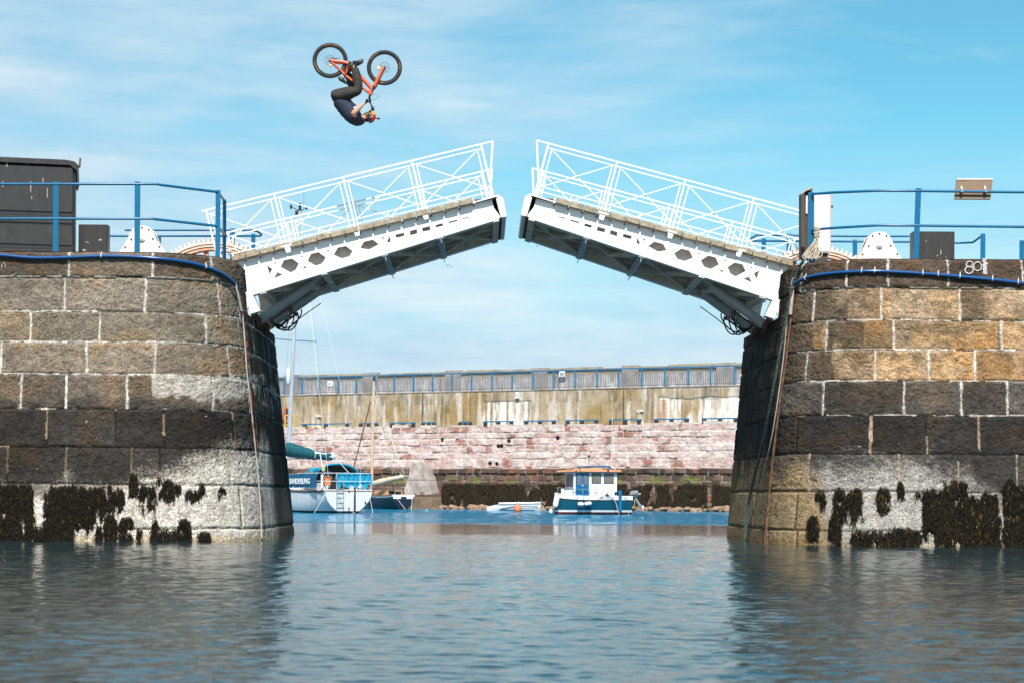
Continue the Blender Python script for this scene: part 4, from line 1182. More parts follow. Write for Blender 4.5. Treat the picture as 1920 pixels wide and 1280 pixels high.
# ================================================================== ON TOP OF THE PIERS
def railing(name, label, segs_posts, rails, group=None, mat=None):
    r_ = root('pier_railing', segs_posts[0][0], label, 'railing', group)
    for (b, t_, w_) in segs_posts:
        mb = MB(); d = Vector(t_) - Vector(b)
        mb.beam(b, t_, .03, w_, up=(0, 1, 0)); mb.build('post', M_blue, r_, bevel=.004)
    for (pts, rad) in rails:
        mb = MB(); mb.tube(pts, rad, 10); mb.build('rail', M_blue, r_, smooth=True)
    return r_
def P3(px, py, y): return tuple(W(px, py, y))
# left front railing
yr = 33.55
def vpost(px, pyt, y, zb, lean=0, wd=.095):
    t_ = W(px, pyt, y); return ((t_.x - lean, y, zb), tuple(t_), wd)
railing('pier_railing', 'blue two-rail railing along the edge of the left pier in front of the black shed',
    [vpost(105, 341, yr, 4.92), vpost(258, 341, yr, 4.92), vpost(-60, 341, yr, 4.92), vpost(-260, 341, yr, 4.92), vpost(-460, 341, yr, 4.92), vpost(409, 357, 34.1, 4.92, wd=.085), vpost(421, 375, 35.25, 4.92, wd=.07)],
    [([P3(-600, 345, yr), P3(-10, 345.5, yr), P3(105, 345.5, yr), P3(294, 345.5, yr), P3(300, 347, yr + .02), P3(409, 360.5, 34.1), P3(421, 377, 35.25)], .024),
     ([P3(-600, 410, yr), P3(-10, 410.5, yr), P3(105, 410.5, yr), P3(285, 410.5, yr), P3(292, 411.5, yr + .02), P3(409, 424.5, 34.1), P3(421, 441, 35.25)], .024)])
# left far loop railing
y1, y2 = 40.4, 41.7
zb = 5.05
railing('pier_railing', 'blue hooped railing beyond the bridge on the left pier, behind the orange gear',
    [vpost(298, 441, y2, zb), vpost(436, 428.5, y1, zb, wd=.10), vpost(475, 439, y2, zb, wd=.09), vpost(246, 441, y2, zb)],
    [([P3(234, 432, y1), P3(300, 432, y1), P3(470, 432, y1), P3(482, 434, y1 + .2), P3(490.5, 440, (y1 + y2) / 2), P3(488, 443, y2 - .1), P3(478, 443, y2), P3(300, 443, y2), P3(203, 443, y2)], .022)])
# right front railing
railing('pier_railing', 'blue chipped railing along the edge of the right pier, carrying a wooden sign board',
    [vpost(1722, 353.5, yr, 4.88, lean=.04), ((W(1522, 400, 34.35).x, 34.35, 4.88), P3(1521, 361, 34.35), .1), vpost(1930, 354, yr, 4.88), vpost(2140, 354, yr, 4.88), vpost(2350, 354, yr, 4.88)],
    [([P3(1523, 364.5, 34.3), P3(1560, 361.5, 33.9), P3(1645, 358, yr), P3(1722, 358.5, yr), P3(1930, 361, yr), P3(2500, 364, yr)], .024),
     ([P3(1523, 431, 34.3), P3(1560, 428, 33.9), P3(1645, 423, yr), P3(1722, 423.5, yr), P3(1930, 426, yr), P3(2500, 429, yr)], .024)])
railing('pier_railing', 'blue hooped railing beyond the bridge on the right pier, ending beside the small black box',
    [vpost(1432, 447.5, y2, zb), vpost(1479, 438.5, y1, zb), vpost(1603, 450, y2, zb), vpost(1843, 438.5, y2 - 1, zb, wd=.1)],
    [([P3(1705, 443.5, y1), P3(1600, 443.5, y1), P3(1420, 441, y1), P3(1409, 447, (y1 + y2) / 2), P3(1411, 452, y2), P3(1600, 453.5, y2), P3(1705, 454, y2), P3(1800, 456, y2), P3(1824, 455, y2 - .3), P3(1842, 442, y2 - 1)], .022)])
railing('pier_railing', 'blue post of a further railing at the right edge behind the pier',
    [vpost(1916, 451, y2, zb, wd=.1), vpost(2050, 451, y2, zb, wd=.1)], [([P3(1912, 453.5, y2), P3(2060, 455, y2)], .022)])

# black shed on the left pier
ys = 35.2
x0 = W(-170, 400, ys).x; x1 = W(141, 400, ys).x; zt = W(100, 309, ys).z
sh = root('black_shed', ((x0 + x1) / 2, ys + 1, 4.93), 'large black steel shed with a rounded roof edge on the left pier', 'shed')
SHA = R(11.6); shc = Vector((x1, ys, 0))
def Tsh(p):
    q = p - shc; return Vector((shc.x + q.x * math.cos(SHA) - q.y * math.sin(SHA), shc.y + q.x * math.sin(SHA) + q.y * math.cos(SHA), p.z))
MB0 = MB
def MB(T=None): return MB0(T or Tsh)
mb = MB(); mb.box((x0, ys, 4.93), (x1, ys + 2.3, zt)); mb.build('shed_body', M_black, sh, bevel=.05)
z1 = W(50, 400, ys).z; z2 = W(50, 406, ys).z
mb = MB(); 
for (pa, pb) in ((400, 406), (421, 423), (462, 468)):
    mb.box((x0, ys - .004, W(50, pb, ys).z), (x1 - .03, ys + .03, W(50, pa, ys).z))
mb.build('recessed_band', M_black2, sh)
mb = MB()
for (pa, pb) in ((315, 399), (407, 420), (424, 461)):
    mb.box((x0, ys - .022, W(50, pb, ys).z), (x1 - .045, ys - .006, W(50, pa, ys).z))
mb.build('side_panel', M_black, sh, bevel=.006)
mb = MB(); prof = [(x1 + .03, zt - .12), (x1 + .06, zt - .02), (x1 - .02, zt + .05), (x1 - .18, zt + .075), (x0, zt + .085), (x0, zt - .0), (x1 - .1, zt - .02)]
mb.prism(prof, ys - .06, ys + 2.36); mb.build('roof', M_black, sh, bevel=.008)
mb = MB(); mb.tube([(x1 + .01, ys - .03, zt - .08), (x1 + .075, ys - .03, zt - .04), (x1 + .085, ys - .03, zt + .12)], .018, 6); mb.build('roof_hook', M_rust, sh)
mb = MB(); rr = random.Random(2)
for k in range(9):
    x = rr.uniform(W(5, 400, ys).x, x1 - .1); z = rr.uniform(5.9, 6.9)
    mb.box((x, ys - .026, z), (x + .012, ys - .022, z + rr.uniform(.05, .25)))
mb.build('scratches', M_cord, sh)
MB = MB0
# small cabinets
def cabinet(px0, px1, pyt, y, zb, depth, label, slant=0):
    a = W(px0, 450, y); b = W(px1, 450, y); zt = W(px0, pyt, y).z
    r_ = root('cabinet', ((a.x + b.x) / 2, y + depth / 2, zb), label, 'cabinet', 'small black boxes on the pier tops')
    mb = MB(); mb.box((a.x, y, zb), (b.x, y + depth, zt)); mb.build('cabinet_body', M_black, r_, bevel=.01)
    mb = MB(); mb.box((a.x + .03, y - .012, zb + .06), (b.x - .03, y - .001, zt - .03)); mb.build('door', M_black, r_, bevel=.004)
    mb = MB(); rr = random.Random(int(px0))
    for k in range(6):
        x = rr.uniform(a.x + .06, b.x - .1); z = rr.uniform(zb + .1, zt - .12)
        mb.box((x, y - .016, z), (x + rr.choice([.012, .05]), y - .0125, z + rr.choice([.012, .03, .09])))
    mb.build('paint_spots', M_cord, r_)
cabinet(147, 202, 421, 35.6, 4.93, .22, 'small plain black box beside the big black shed')
cabinet(1712, 1790, 434, 35.4, 4.90, .28, 'scratched black box on the right pier behind the blue post')
# white bell-shaped bearing stands
def bearing(px_, pyt, y, zb, label, half=44):
    c = W(px_, 450, y); zt = W(px_, pyt, y).z; h = zt - zb; k = y / F
    r_ = root('bearing_stand', (c.x, y, zb), label, 'bearing stand', 'white bell-shaped bearing stands')
    mb = MB(); mb.box((c.x - half * k * .9, y - .02, 4.9), (c.x + half * k * .9, y + .4, zb - .002)); mb.build('plinth', M_plainstone, r_)
    pr = [(-1, 0), (-.9, .10), (-.72, .32), (-.58, .52), (-.5, .70), (-.40, .86), (-.22, .97), (0, 1.0), (.22, .97), (.40, .86), (.5, .70), (.58, .52), (.72, .32), (.9, .10), (1, 0)]
    hw_ = half * k
    poly = [(c.x + a * hw_, zb + b * h) for a, b in pr]
    mb = MB(); mb.prism(poly, y, y + .035); mb.build('front_plate', M_whitep, r_, bevel=.005)
    mb = MB(); mb.prism([(c.x + (p[0] - c.x) * .97, zb + (p[1] - zb) * .97) for p in poly], y + .036, y + .30); mb.build('housing', M_rust, r_)
    mb = MB(); mb.prism(poly, y + .301, y + .335); mb.build('rear_plate', M_whitep, r_)
    mb = MB(); mb.cyl((c.x, y - .03, zb + h * .56), (c.x, y, zb + h * .56), .062, 16); mb.cyl((c.x, y - .05, zb + h * .56), (c.x, y - .03, zb + h * .56), .035, 12)
    mb.build('hub', M_whitep, r_, smooth=True)
    mb = MB()
    for (a, b) in ((0, .93), (-.27, .86), (.27, .86), (-.42, .52), (.44, .54), (-.66, .25), (.7, .27)):
        mb.cyl((c.x + a * hw_, y - .012, zb + b * h), (c.x + a * hw_, y, zb + b * h), .018, 8)
    mb.build('bolts', M_rust, r_)
bearing(266, 423, 36.3, 5.33, 'white bell-shaped bearing stand behind the railing on the left pier', 47)
bearing(1649, 434.5, 36.3, 5.28, 'white bell-shaped bearing stand with rusty bolts on the right pier', 48)
# big gear quadrants in the pits
def gear(cx, label, y, topz):
    Rg = 1.42; c = Vector((cx, y, topz - Rg))
    r_ = root('gear_wheel', (cx, y, topz - Rg * .5), label, 'gear wheel', 'big orange gear wheels in the bridge pits')
    N = 96; A0_, A1_ = R(52), R(128)
    def ringprism(mb, r0, r1, ya, yb, n=40):
        an = [A0_ + (A1_ - A0_) * k / n for k in range(n + 1)]
        A = [[mb._v((c.x + r * math.cos(q), yy, c.z + r * math.sin(q))) for q in an] for r, yy in ((r0, ya), (r1, ya), (r1, yb), (r0, yb))]
        for i in range(4):
            X, Y_ = A[i], A[(i + 1) % 4]
            for k in range(n): mb.face([X[k], X[k + 1], Y_[k + 1], Y_[k]])
        mb.face([A[i][0] for i in range(4)]); mb.face([A[i][n] for i in range(4)])
    mb = MB(); ringprism(mb, Rg - .19, Rg - .06, y, y + .22)
    mb.build('rim', M_orange_rust, r_)
    mb = MB(); ringprism(mb, Rg - .075, Rg - .045, y - .02, y + .24)
    ringprism(mb, Rg - .13, Rg - .11, y - .02, y)
    mb.build('rim_band', M_teeth, r_)
    mb = MB()
    for k in range(N):
        a = 2 * PI * k / N; d = Vector((math.cos(a), 0, math.sin(a))); t_ = Vector((-d.z, 0, d.x))
        if not A0_ < a < A1_: continue
        p = c + d * (Rg - .05); q = c + d * (Rg + .035)
        w0, w1 = t_ * .026, t_ * .014
        f_ = Vector((0, .2, 0))
        mb.hexa([p - w0, p + w0, q + w1, q - w1, p - w0 + f_, p + w0 + f_, q + w1 + f_, q - w1 + f_])
    mb.build('teeth', M_teeth, r_)
    mb = MB()
    for k in range(6):
        a = A0_ + .03 + (A1_ - A0_ - .06) * k / 5; d = Vector((math.cos(a), 0, math.sin(a)))
        mb.beam(c + d * .75 + Vector((0, .1, 0)), c + d * (Rg - .15) + Vector((0, .1, 0)), .08, .09)
    ringprism(mb, .70, .80, y + .03, y + .17)
    mb.build('spokes', M_orange_rust, r_)
for (pxc, pyt, lab) in ((400, 450.5, 'big orange toothed gear behind the root of the left bridge leaf'), (1534, 463, 'big orange toothed gear below the white panel on the right pier')):
    g_y = 36.75
    p = W(pxc, pyt, g_y); gear(p.x, lab, g_y, p.z)

# dark slotted guide post + white panel on the right pier
yg = 35.1
def G(px, py, y=yg): p = W(px, py, y); return (p.x, p.z)
gp = root('guide_post', P3(1512, 486, yg + .1), 'tall dark weathered channel post with a slanted top beside the bridge root', 'post')
mb = MB(); mb.prism([G(1502, 484), G(1502, 363), G(1505, 360), G(1509, 359), G(1509, 486)], yg, yg + .25); mb.build('left_flange', M_darkpost, gp)
mb = MB(); mb.prism([G(1509.2, 484), G(1509.2, 359), G(1519, 354), G(1519, 486)], yg + .1, yg + .22); mb.build('web_plate', M_darkpost, gp)
mb = MB(); mb.prism([G(1519.2, 486), G(1519.2, 354), G(1523, 352), G(1523, 486)], yg, yg + .25); mb.build('right_flange', M_darkpost, gp)
mb = MB(); mb.prism([G(1501.5, 363.5), G(1510, 356), G(1524, 350.5), G(1524, 353.5), G(1511, 359), G(1502, 365.5)], yg - .01, yg + .26); mb.build('cap_strip', M_cord, gp)
mb = MB(); mb.prism([G(1512, 400), G(1512, 367), G(1515.5, 366), G(1515, 400)], yg + .06, yg + .09); mb.build('white_tag', M_whitep, gp)
wp = root('control_cabinet', P3(1542, 478, 35.6), 'tall white control cabinet standing behind the blue corner post', 'cabinet')
yw = 35.45
mb = MB(); a = W(1526, 420, yw); b = W(1556.5, 420, yw); z1 = W(1540, 366, yw).z; z0 = W(1540, 474.5, yw).z
mb.box((a.x, yw, z0), (b.x, yw + .35, z1)); mb.build('cabinet_body', M_whitep, wp, bevel=.012)
mb = MB(); mb.box((a.x + .02, yw - .012, z0 + .03), (b.x - .02, yw - .001, z1 - .03)); mb.build('door', M_whitep, wp, bevel=.004)
mb = MB(); mb.box((b.x, yw + .02, z0 - .0), (b.x + .02, yw + .1, z1)); mb.build('hinge_edge', pm('pink_primer', (.55, .33, .27), .7), wp)
mb = MB(); mb.box((a.x + .04, yw + .06, 4.9), (b.x - .03, yw + .3, z0)); mb.build('plinth', M_darkpost, wp)
mb = MB(); z = W(1559, 388, yw).z; mb.box((b.x + .02, yw - .01, z - .02), (b.x + .05, yw + .02, z + .02)); mb.build('latch', M_black2, wp)

# board on the right railing, seen from behind
sb = root('sign_board', P3(1826, 358, yr + .1), 'brown wooden board, seen from behind, clamped to the right railing', 'sign board')
def S2(px, py, yy): return W(px, py, yy)
ya, yb = yr - .02, yr + .34
tl, tr, bl_, br_ = S2(1793, 338, ya + .2), S2(1861.5, 338, ya + .2), S2(1789.5, 373.5, yr + .03), S2(1857, 374, yr + .03)
nrm = ((tr - tl).cross(bl_ - tl)).normalized()
if nrm.y < 0: nrm = -nrm
mb = MB(); k_ = nrm * .028
mb.hexa([bl_, br_, tr, tl, bl_ + k_, br_ + k_, tr + k_, tl + k_]); mb.build('board', M_wood, sb, bevel=.003)
mb = MB(); u = Vector((0, 0, .035)); v_ = Vector((0, -.012, 0))
mb.hexa([tl + v_, tr + v_, tr + v_ + u * .9, tl + v_ + u * .9, tl + k_ * 1.4, tr + k_ * 1.4, tr + k_ * 1.4 + u, tl + k_ * 1.4 + u]); mb.build('lit_edge', pm('lit_edge_tone', (.58, .54, .48), .6), sb)  # pale strip stands in for the sunlit top edge
for q in (1804, 1848):
    mb = MB(); c = W(q, 358, yr)
    mb.tube([c + Vector((.034 * math.cos(t), -.0, .034 * math.sin(t))) + Vector((0, 0, 0)) for t in np.linspace(0, 2 * PI, 13)[:-1]], .012, 6, closed=True)
    mb.box((c.x - .028, yr - .045, c.z - .03), (c.x + .012, yr + .03, c.z + .03)); mb.tube([c + Vector((-.01, -.02, .02)), c + Vector((-.012, .0, .07)), c + Vector((-.04, .03, .075))], .012, 6)
    mb.build('clamp', M_steel, sb)

# ------------------------------------------------------------------ pipes, ropes and irons on the pier faces
def onpier(P, pts, out=.055, n=None):
    """smooth line through photo pixels lying on a pier's face"""
    res = []
    pts = list(pts)
    for i in range(len(pts) - 1):
        (a, b), (c, d) = pts[i], pts[i + 1]
        m = max(2, int(math.hypot(c - a, d - b) / 12))
        for k in range(m): res.append((a + (c - a) * k / m, b + (d - b) * k / m))
    res.append(pts[-1])
    v = [surf_px(P, a, b, out) for a, b in res]
    for _ in range(3):
        v = [v[0]] + [(v[i - 1] + v[i] * 2 + v[i + 1]) / 4 for i in range(1, len(v) - 1)] + [v[-1]]
    return v
def pipe(P, pts, label, clips):
    extra = [pts[0]]
    line = onpier(P, pts, .105)
    r_ = root('service_pipe', line[len(line) // 2], label, 'pipe', 'blue plastic pipes clipped along the pier tops')
    mb = MB(); mb.tube(line, .027, 12); mb.build('pipe', M_bluep, r_, smooth=True)
    mb = MB(); mb.tube([p + Vector((0, .03, -.034)) for p in line], .013, 8); mb.build('thin_cable', M_hose, r_, smooth=True)
    for (a, b) in clips:
        c = surf_px(P, a, b, .105); mb = MB(); i = min(range(len(line)), key=lambda q: abs(line[q].x - c.x)); c = line[i]
        d = (line[min(i + 1, len(line) - 1)] - line[max(i - 1, 0)]).normalized()
        mb.cyl(c - d * .006, c + d * .006, .036, 12); mb.beam(c, c + Vector((.01, .0, .075)), .012, .012); mb.build('clip', M_whitep, r_)
pipe(PL, [(-140, 472), (-60, 474), (0, 478), (55, 484), (110, 483.5), (190, 480), (240, 481), (290, 484), (345, 490), (385, 499), (415, 511), (432, 523), (441, 533)], 'blue plastic pipe clipped along the top of the left grey pier', [(190, 480), (380, 498)])
pipe(PR, [(1485.5, 537), (1492, 529), (1508, 521), (1535, 514.5), (1580, 510.5), (1640, 508), (1700, 511), (1745, 514), (1800, 518.5), (1860, 524), (1920, 531), (2000, 541), (2080, 552)], 'blue plastic pipe with white ties below the painted number on the right pier', [(1516, 519), (1622, 509), (1638, 509), (1736, 512), (1761, 515), (1795, 518), (1862, 524), (1903, 529)])
mb = MB(); ln = onpier(PL, [(441, 531), (444, 545), (449, 565), (453, 583)], .06); mb.tube(ln, .022, 8); tag(mb.build('downpipe', M_cord, smooth=True), 'short pale conduit running down from the end of the left blue pipe', 'conduit')
mb = MB(); ln = onpier(PL, [(455, 590), (459, 640), (462, 690), (468, 740), (475, 800), (482, 870), (488, 940), (491, 1008)], .05); mb.tube(ln, .011, 6); tag(mb.build('hanging_cable', M_cord, smooth=True), 'thin pale cable hanging down the corner of the left pier', 'cable')
mb = MB(); 
for (a, b) in (((461, 640), (463, 690)), ((470, 730), (474, 800)), ((469, 715), (476, 745))):
    l_ = onpier(PL, [a, b], .045); mb.tube(l_, [.012 + .008 * math.sin(i * 2.1) ** 2 for i in range(len(l_))], 6)
tag(mb.build('rusty_bar', M_rust), 'broken rusty iron strip on the corner of the left pier', 'iron strip')
# right: rusty guide iron, green mooring rope, thin line
ir = onpier(PR, [(1491, 523), (1487, 560), (1480, 620), (1473, 680), (1464, 740), (1456, 800), (1449, 860), (1443, 920), (1437, 980), (1434, 1026)], .05)
mb = MB(); mb.tube(ir, [.016 + .008 * math.sin(i * 1.7) ** 2 for i in range(len(ir))], 7); tag(mb.build('guide_iron', M_rust), 'long rusty guide iron running down the corner of the right pier', 'guide iron')
mb = MB(); ln = onpier(PR, [(1487, 535), (1485, 560), (1482, 590)], .085); mb.tube(ln, .030, 8); tag(mb.build('downpipe', M_cord, smooth=True), 'short pale conduit below the left end of the right blue pipe', 'conduit')
def twisted(pts, r, mb, turns=.055):
    # two strands twisted round each other
    L_ = [Vector(p) for p in pts]
    fine = []
    for a, b in zip(L_, L_[1:]):
        m = max(2, int((b - a).length / .018))
        for k in range(m): fine.append(a + (b - a) * k / m)
    fine.append(L_[-1])
    for ph in (0, PI):
        t_ = 0; out_ = []
        for i, p in enumerate(fine):
            if i: t_ += (p - fine[i - 1]).length
            d = (fine[min(i + 1, len(fine) - 1)] - fine[max(i - 1, 0)]).normalized(); u = d.orthogonal().normalized(); u = Vector((1, 0, 0)) - d * d.x; u.normalize(); v = d.cross(u)
            ang = t_ / turns * PI + ph
            out_.append(p + (u * math.cos(ang) + v * math.sin(ang)) * r * .55)
        mb.tube(out_, r * .62, 5)
rp = onpier(PR, [(1509, 487), (1499, 497), (1492, 510), (1484, 545), (1476, 590), (1468, 630), (1458, 680), (1449, 730), (1440, 780), (1430, 830), (1417, 880), (1406, 927), (1400, 960), (1396.5, 1012)], .12)
rope = root('mooring_rope', rp[-1], 'twisted green and white rope hanging down the corner of the right pier to the water', 'rope')
mb = MB(); twisted(rp, .026, mb); mb.build('rope_line', M_grope, rope, smooth=True)
mb = MB(); kp = surf_px(PR, 1398, 978, .12); rr = random.Random(4)
for k in range(6): mb.tube([kp + Vector((rr.uniform(-.06, .06), rr.uniform(-.04, .02), rr.uniform(-.1, .08))) for _ in range(4)], .014, 5)
mb.build('knot', M_grope, rope)
mb = MB(); ln = onpier(PR, [(1486, 520), (1480, 560), (1474, 620), (1468, 680), (1459, 745), (1449, 810), (1438, 860), (1424, 915)], .08); mb.tube(ln, .010, 6); tag(mb.build('thin_line', M_cord, smooth=True), 'thin pale line hanging between the green rope and the rusty guide iron', 'line')
# coiled rope tied to the mid rail
cr = root('rope_coil', P3(1530, 488, 34.15), 'pale coiled rope hung from the corner of the right railing', 'rope')
rr = random.Random(12); yk = 34.1
for k in range(11):
    bx = 1530 - 24 * (k / 10) ** .8; bw = rr.uniform(5, 11); by = 487 - 3 * rr.random() - (10 - k) * .2
    y = yk + rr.uniform(-.03, .03)
    pts = [(1531, 447), (1531 + (bx - 1531) * .5 + 1, 462), (bx - 1, 480), (bx + 3, by), (bx + bw * .8, by), (bx + bw + 4, 476), (1533, 460), (1532.5, 447)]
    pts = [W(a, b, y) for a, b in pts]
    sm = []
    for i in range(len(pts) - 1):
        p0, p1, p2, p3 = pts[max(i - 1, 0)], pts[i], pts[i + 1], pts[min(i + 2, len(pts) - 1)]
        for j in range(5):
            t = j / 5
            sm.append(.5 * ((2 * p1) + (p2 - p0) * t + (2 * p0 - 5 * p1 + 4 * p2 - p3) * t * t + (3 * p1 - p0 - 3 * p2 + p3) * t ** 3))
    mb = MB(); mb.tube(sm + [pts[-1]], .0085, 5)
    mb.build('rope_loop', M_rope, cr, smooth=True)
mb = MB()
for k in range(7):
    z = W(1531, 428 + k * 3, yk).z; c = W(1531.5, 440, yk)
    rad = .05 if k in (0, 1) else .036 + .01 * (k % 2)
    mb.tube([(c.x + rad * math.cos(t) , yk + rad * math.sin(t), z + .01 * math.sin(t * 2 + k)) for t in np.linspace(0, 2 * PI, 11)[:-1]], .012, 6, closed=True)
mb.cyl(W(1531, 426, yk), W(1531.5, 449, yk), .028, 8)
mb.build('rope_binding', M_rope, cr, smooth=True)
# ================================================================== BOATS
def boat_frame(px, D, deg, toward=False):
    """stern-centre waterline point, forward and starboard axes"""
    p = W(px, 900, D); S = Vector((p.x, D, 0)); t = R(deg)
    f = Vector((-math.sin(t), math.cos(t), 0)); r = Vector((math.cos(t), math.sin(t), 0))
    def Tb(q): return S + f * q[0] + r * q[1] + Vector((0, 0, q[2]))
    return Tb
def hull_mesh(mb, stations, rows, i0, i1, both=True, transom=False):
    """stations: list of (a, [(halfbeam,z) for each row]); builds rows i0..i1"""
    for sg in (1, -1):
        V = [[mb._v((a, sg * hb[0], hb[1])) for hb in prof[i0:i1 + 1]] for a, prof in stations]
        for A, B in zip(V, V[1:]):
            for k in range(len(A) - 1): mb.face([A[k], A[k + 1], B[k + 1], B[k]])
        if transom:
            pass
    if transom:
        a, prof = stations[0]
        L_ = [mb._v((a, -p[0], p[1])) for p in prof[i0:i1 + 1]]; Rr = [mb._v((a, p[0], p[1])) for p in prof[i0:i1 + 1]]
        for k in range(len(L_) - 1): mb.face([L_[k], L_[k + 1], Rr[k + 1], Rr[k]])
def make_stations(st, fr_z, fr_w):
    """st: (a, halfbeam, sheer, fullness); fr_z: row heights as fractions of sheer (0 = waterline, negative below)"""
    res = []
    for a, hb, sh, full in st:
        prof = []
        for z, w0, w1 in zip(fr_z, *fr_w):
            prof.append((hb * (w0 + (w1 - w0) * full), z if z <= 0.13 else z * sh))
        res.append((a, prof))
    return res
def text_mesh(body, size, mat, parent, origin, xd, zd, width=None, name='lettering', depth=.004, bold=0.0):
    cu = bpy.data.curves.new('t', 'FONT'); cu.body = body; cu.size = size; cu.extrude = depth; cu.offset = bold
    o = bpy.data.objects.new('t', cu); COL.objects.link(o)
    dg = bpy.context.evaluated_depsgraph_get(); dg.update()
    me = bpy.data.meshes.new_from_object(o.evaluated_get(dg)); bpy.data.objects.remove(o)
    xs = [v.co.x for v in me.vertices]; sx = 1.0
    if width: sx = width / (max(xs) - min(xs))
    xd, zd = Vector(xd).normalized(), Vector(zd).normalized(); nd = xd.cross(zd)
    for v in me.vertices:
        v.co = Vector(origin) + xd * v.co.x * sx + zd * v.co.y + nd * v.co.z
    return link(name, me, mat, parent)
M_gel = pm('white_gelcoat', (0.72, 0.73, 0.74), 0.22, var=0.05, coat=.3, dirt=(.4, .36, .3), dirt_amt=.05)
M_navy = pm('navy_stripe', (0.006, 0.030, 0.075), 0.25, coat=.3)
M_anti = pm('black_antifouling', (0.012, 0.012, 0.013), 0.6)
M_teak = pm('varnished_wood', (0.28, 0.13, 0.07), 0.5, var=0.25, vscale=8)
M_teal = pm('dark_teal_canvas', (0.0, 0.075, 0.095), 0.75, var=0.2, vscale=5, bump=.5, bscale=9)
M_cyan = pm('bright_blue_canvas', (0.0, 0.26, 0.42), 0.75, var=0.18, vscale=4, bump=.5, bscale=7)
M_navc = pm('blue_dodger_canvas', (0.002, 0.115, 0.23), 0.75, var=0.15, vscale=4, bump=.4, bscale=7)
M_glass = pm('smoky_window', (0.16, 0.14, 0.13), 0.12, var=.2)
M_dark = pm('dark_interior', (0.008, 0.009, 0.01), 0.8)
M_alu = pm('silver_mast', (0.55, 0.58, 0.61), 0.3, metal=.4)
M_wire = pm('stay_wire', (0.30, 0.33, 0.36), 0.4)
M_wirel = pm('pale_cord', (0.62, 0.60, 0.58), 0.7)
M_letter = pm('white_lettering', (0.80, 0.81, 0.82), 0.6)
M_yel = pm('pale_yellow_buoy', (0.65, 0.58, 0.30), 0.6)
M_org = pm('orange_board', (0.60, 0.20, 0.06), 0.6)

# ---- the yacht
Ty = boat_frame(652, 90.5, 27)
ya_ = root('sailing_yacht', Ty((0, 0, 0)), 'white sailing yacht with teal canvas covers and name panel, moored beside the left pier', 'yacht')
def yp(fn, name, mat, parent=ya_, **k):
    mb = MB(Ty); fn(mb); return mb.build(name, mat, parent, **k)
fz = [-.35, -.1, .10, .13, .30, .50, .70, .82, .86, .95, 1.0]
w0 = [.10, .30, .47, .50, .70, .86, .94, .97, .98, 1.0, 1.0]      # lean stern and bow sections
w1 = [.50, .80, .93, .94, .975, .99, .995, 1.0, 1.0, 1.0, 1.0]
st = [(0, 1.22, 1.12, 0), (.6, 1.30, 1.10, .5), (1.6, 1.42, 1.10, .88), (3, 1.5, 1.12, 1), (4.5, 1.48, 1.16, 1), (6, 1.3, 1.22, .8), (7.4, .95, 1.30, .5), (8.6, .48, 1.4, .2), (9.4, .05, 1.48, 0)]
ST = make_stations(st, fz, (w0, w1))
yp(lambda m: hull_mesh(m, ST, None, 2, 7, transom=False), 'hull', M_gel, smooth=True)
yp(lambda m: hull_mesh(m, ST, None, 0, 2, transom=True), 'antifouled_bottom', M_anti, smooth=True)
yp(lambda m: hull_mesh(m, [(a, p) for a, p in ST[:1]] + ST[1:], None, 7, 7), 'x', M_gel) if 0 else None
def transom(m):
    prof = ST[0][1][2:]
    poly = [(-w_, z) for w_, z in prof[::-1]] + [(w_, z) for w_, z in prof]
    m.plate(poly, [], lambda u, v: (-.03 - .10 * v, u, v), lambda u, v: (.05, u, v))
yp(transom, 'transom', M_gel)
yp(lambda m: hull_mesh(m, ST, None, 7, 8), 'white_band', M_gel)
yp(lambda m: hull_mesh(m, ST, None, 8, 9), 'navy_stripe', M_navy)
yp(lambda m: hull_mesh(m, ST, None, 9, 10), 'top_strake', M_gel)
yp(lambda m: [m.tube([(a, sg * (p[-1][0] + .02), p[-1][1] - .06) for a, p in ST], .035, 6) for sg in (-1, 1)] and m.tube([(-.12, -1.22, 1.05), (-.12, 1.22, 1.05)], .032, 6), 'rub_rail', M_teak)
def deck(m):
    for A, B in zip(ST, ST[1:]):
        a, p = A; b, q = B
        m.face([m._v((a, -p[-1][0], p[-1][1] - .01)), m._v((a, p[-1][0], p[-1][1] - .01)), m._v((b, q[-1][0], q[-1][1] - .01)), m._v((b, -q[-1][0], q[-1][1] - .01))])
yp(deck, 'deck', M_gel)
yp(lambda m: (m.hexa([(2.3, -.95, 1.1), (2.3, .95, 1.1), (7.2, .6, 1.2), (7.2, -.6, 1.2), (2.5, -.8, 1.55), (2.5, .8, 1.55), (6.8, .45, 1.5), (6.8, -.45, 1.5)]), m.box((.5, -1.0, 1.08), (2.3, -.75, 1.42)), m.box((.5, .75, 1.08), (2.3, 1.0, 1.42))), 'coachroof', M_gel, bevel=.03)
# sprayhood over the cockpit: hoops with canvas, dark inside
def hood(m, sec, rev=False, a0=1.2, a1=3.0):
    n = 12; rows = []
    for i in range(5):
        a = a0 + (a1 - a0) * i / 4; h = 2.32 - .45 * (i / 4) ** 2; wd = 1.16
        rows.append([m._v((a, wd * math.cos(PI * (1 - k / n)) * (1 if abs(math.cos(PI * k / n)) < .9 else 1), 1.35 + (h - 1.35) * math.sin(PI * k / n) ** .6)) for k in range(n + 1)])
    for A, B in zip(rows, rows[1:]):
        for k in range(n):
            if sec(k): m.face([A[k], A[k + 1], B[k + 1], B[k]])
yp(lambda m: hood(m, lambda k: True), 'sprayhood', M_teal, smooth=True)
yp(lambda m: (m.hexa([(2.05, -1.13, 1.6), (3.4, -1.0, 1.5), (3.4, 0, 1.5), (2.05, 0, 1.6), (2.15, -1.0, 2.16), (3.1, -.9, 2.02), (3.1, 0, 2.1), (2.15, 0, 2.2)])), 'sprayhood_front', M_cyan, bevel=.05)
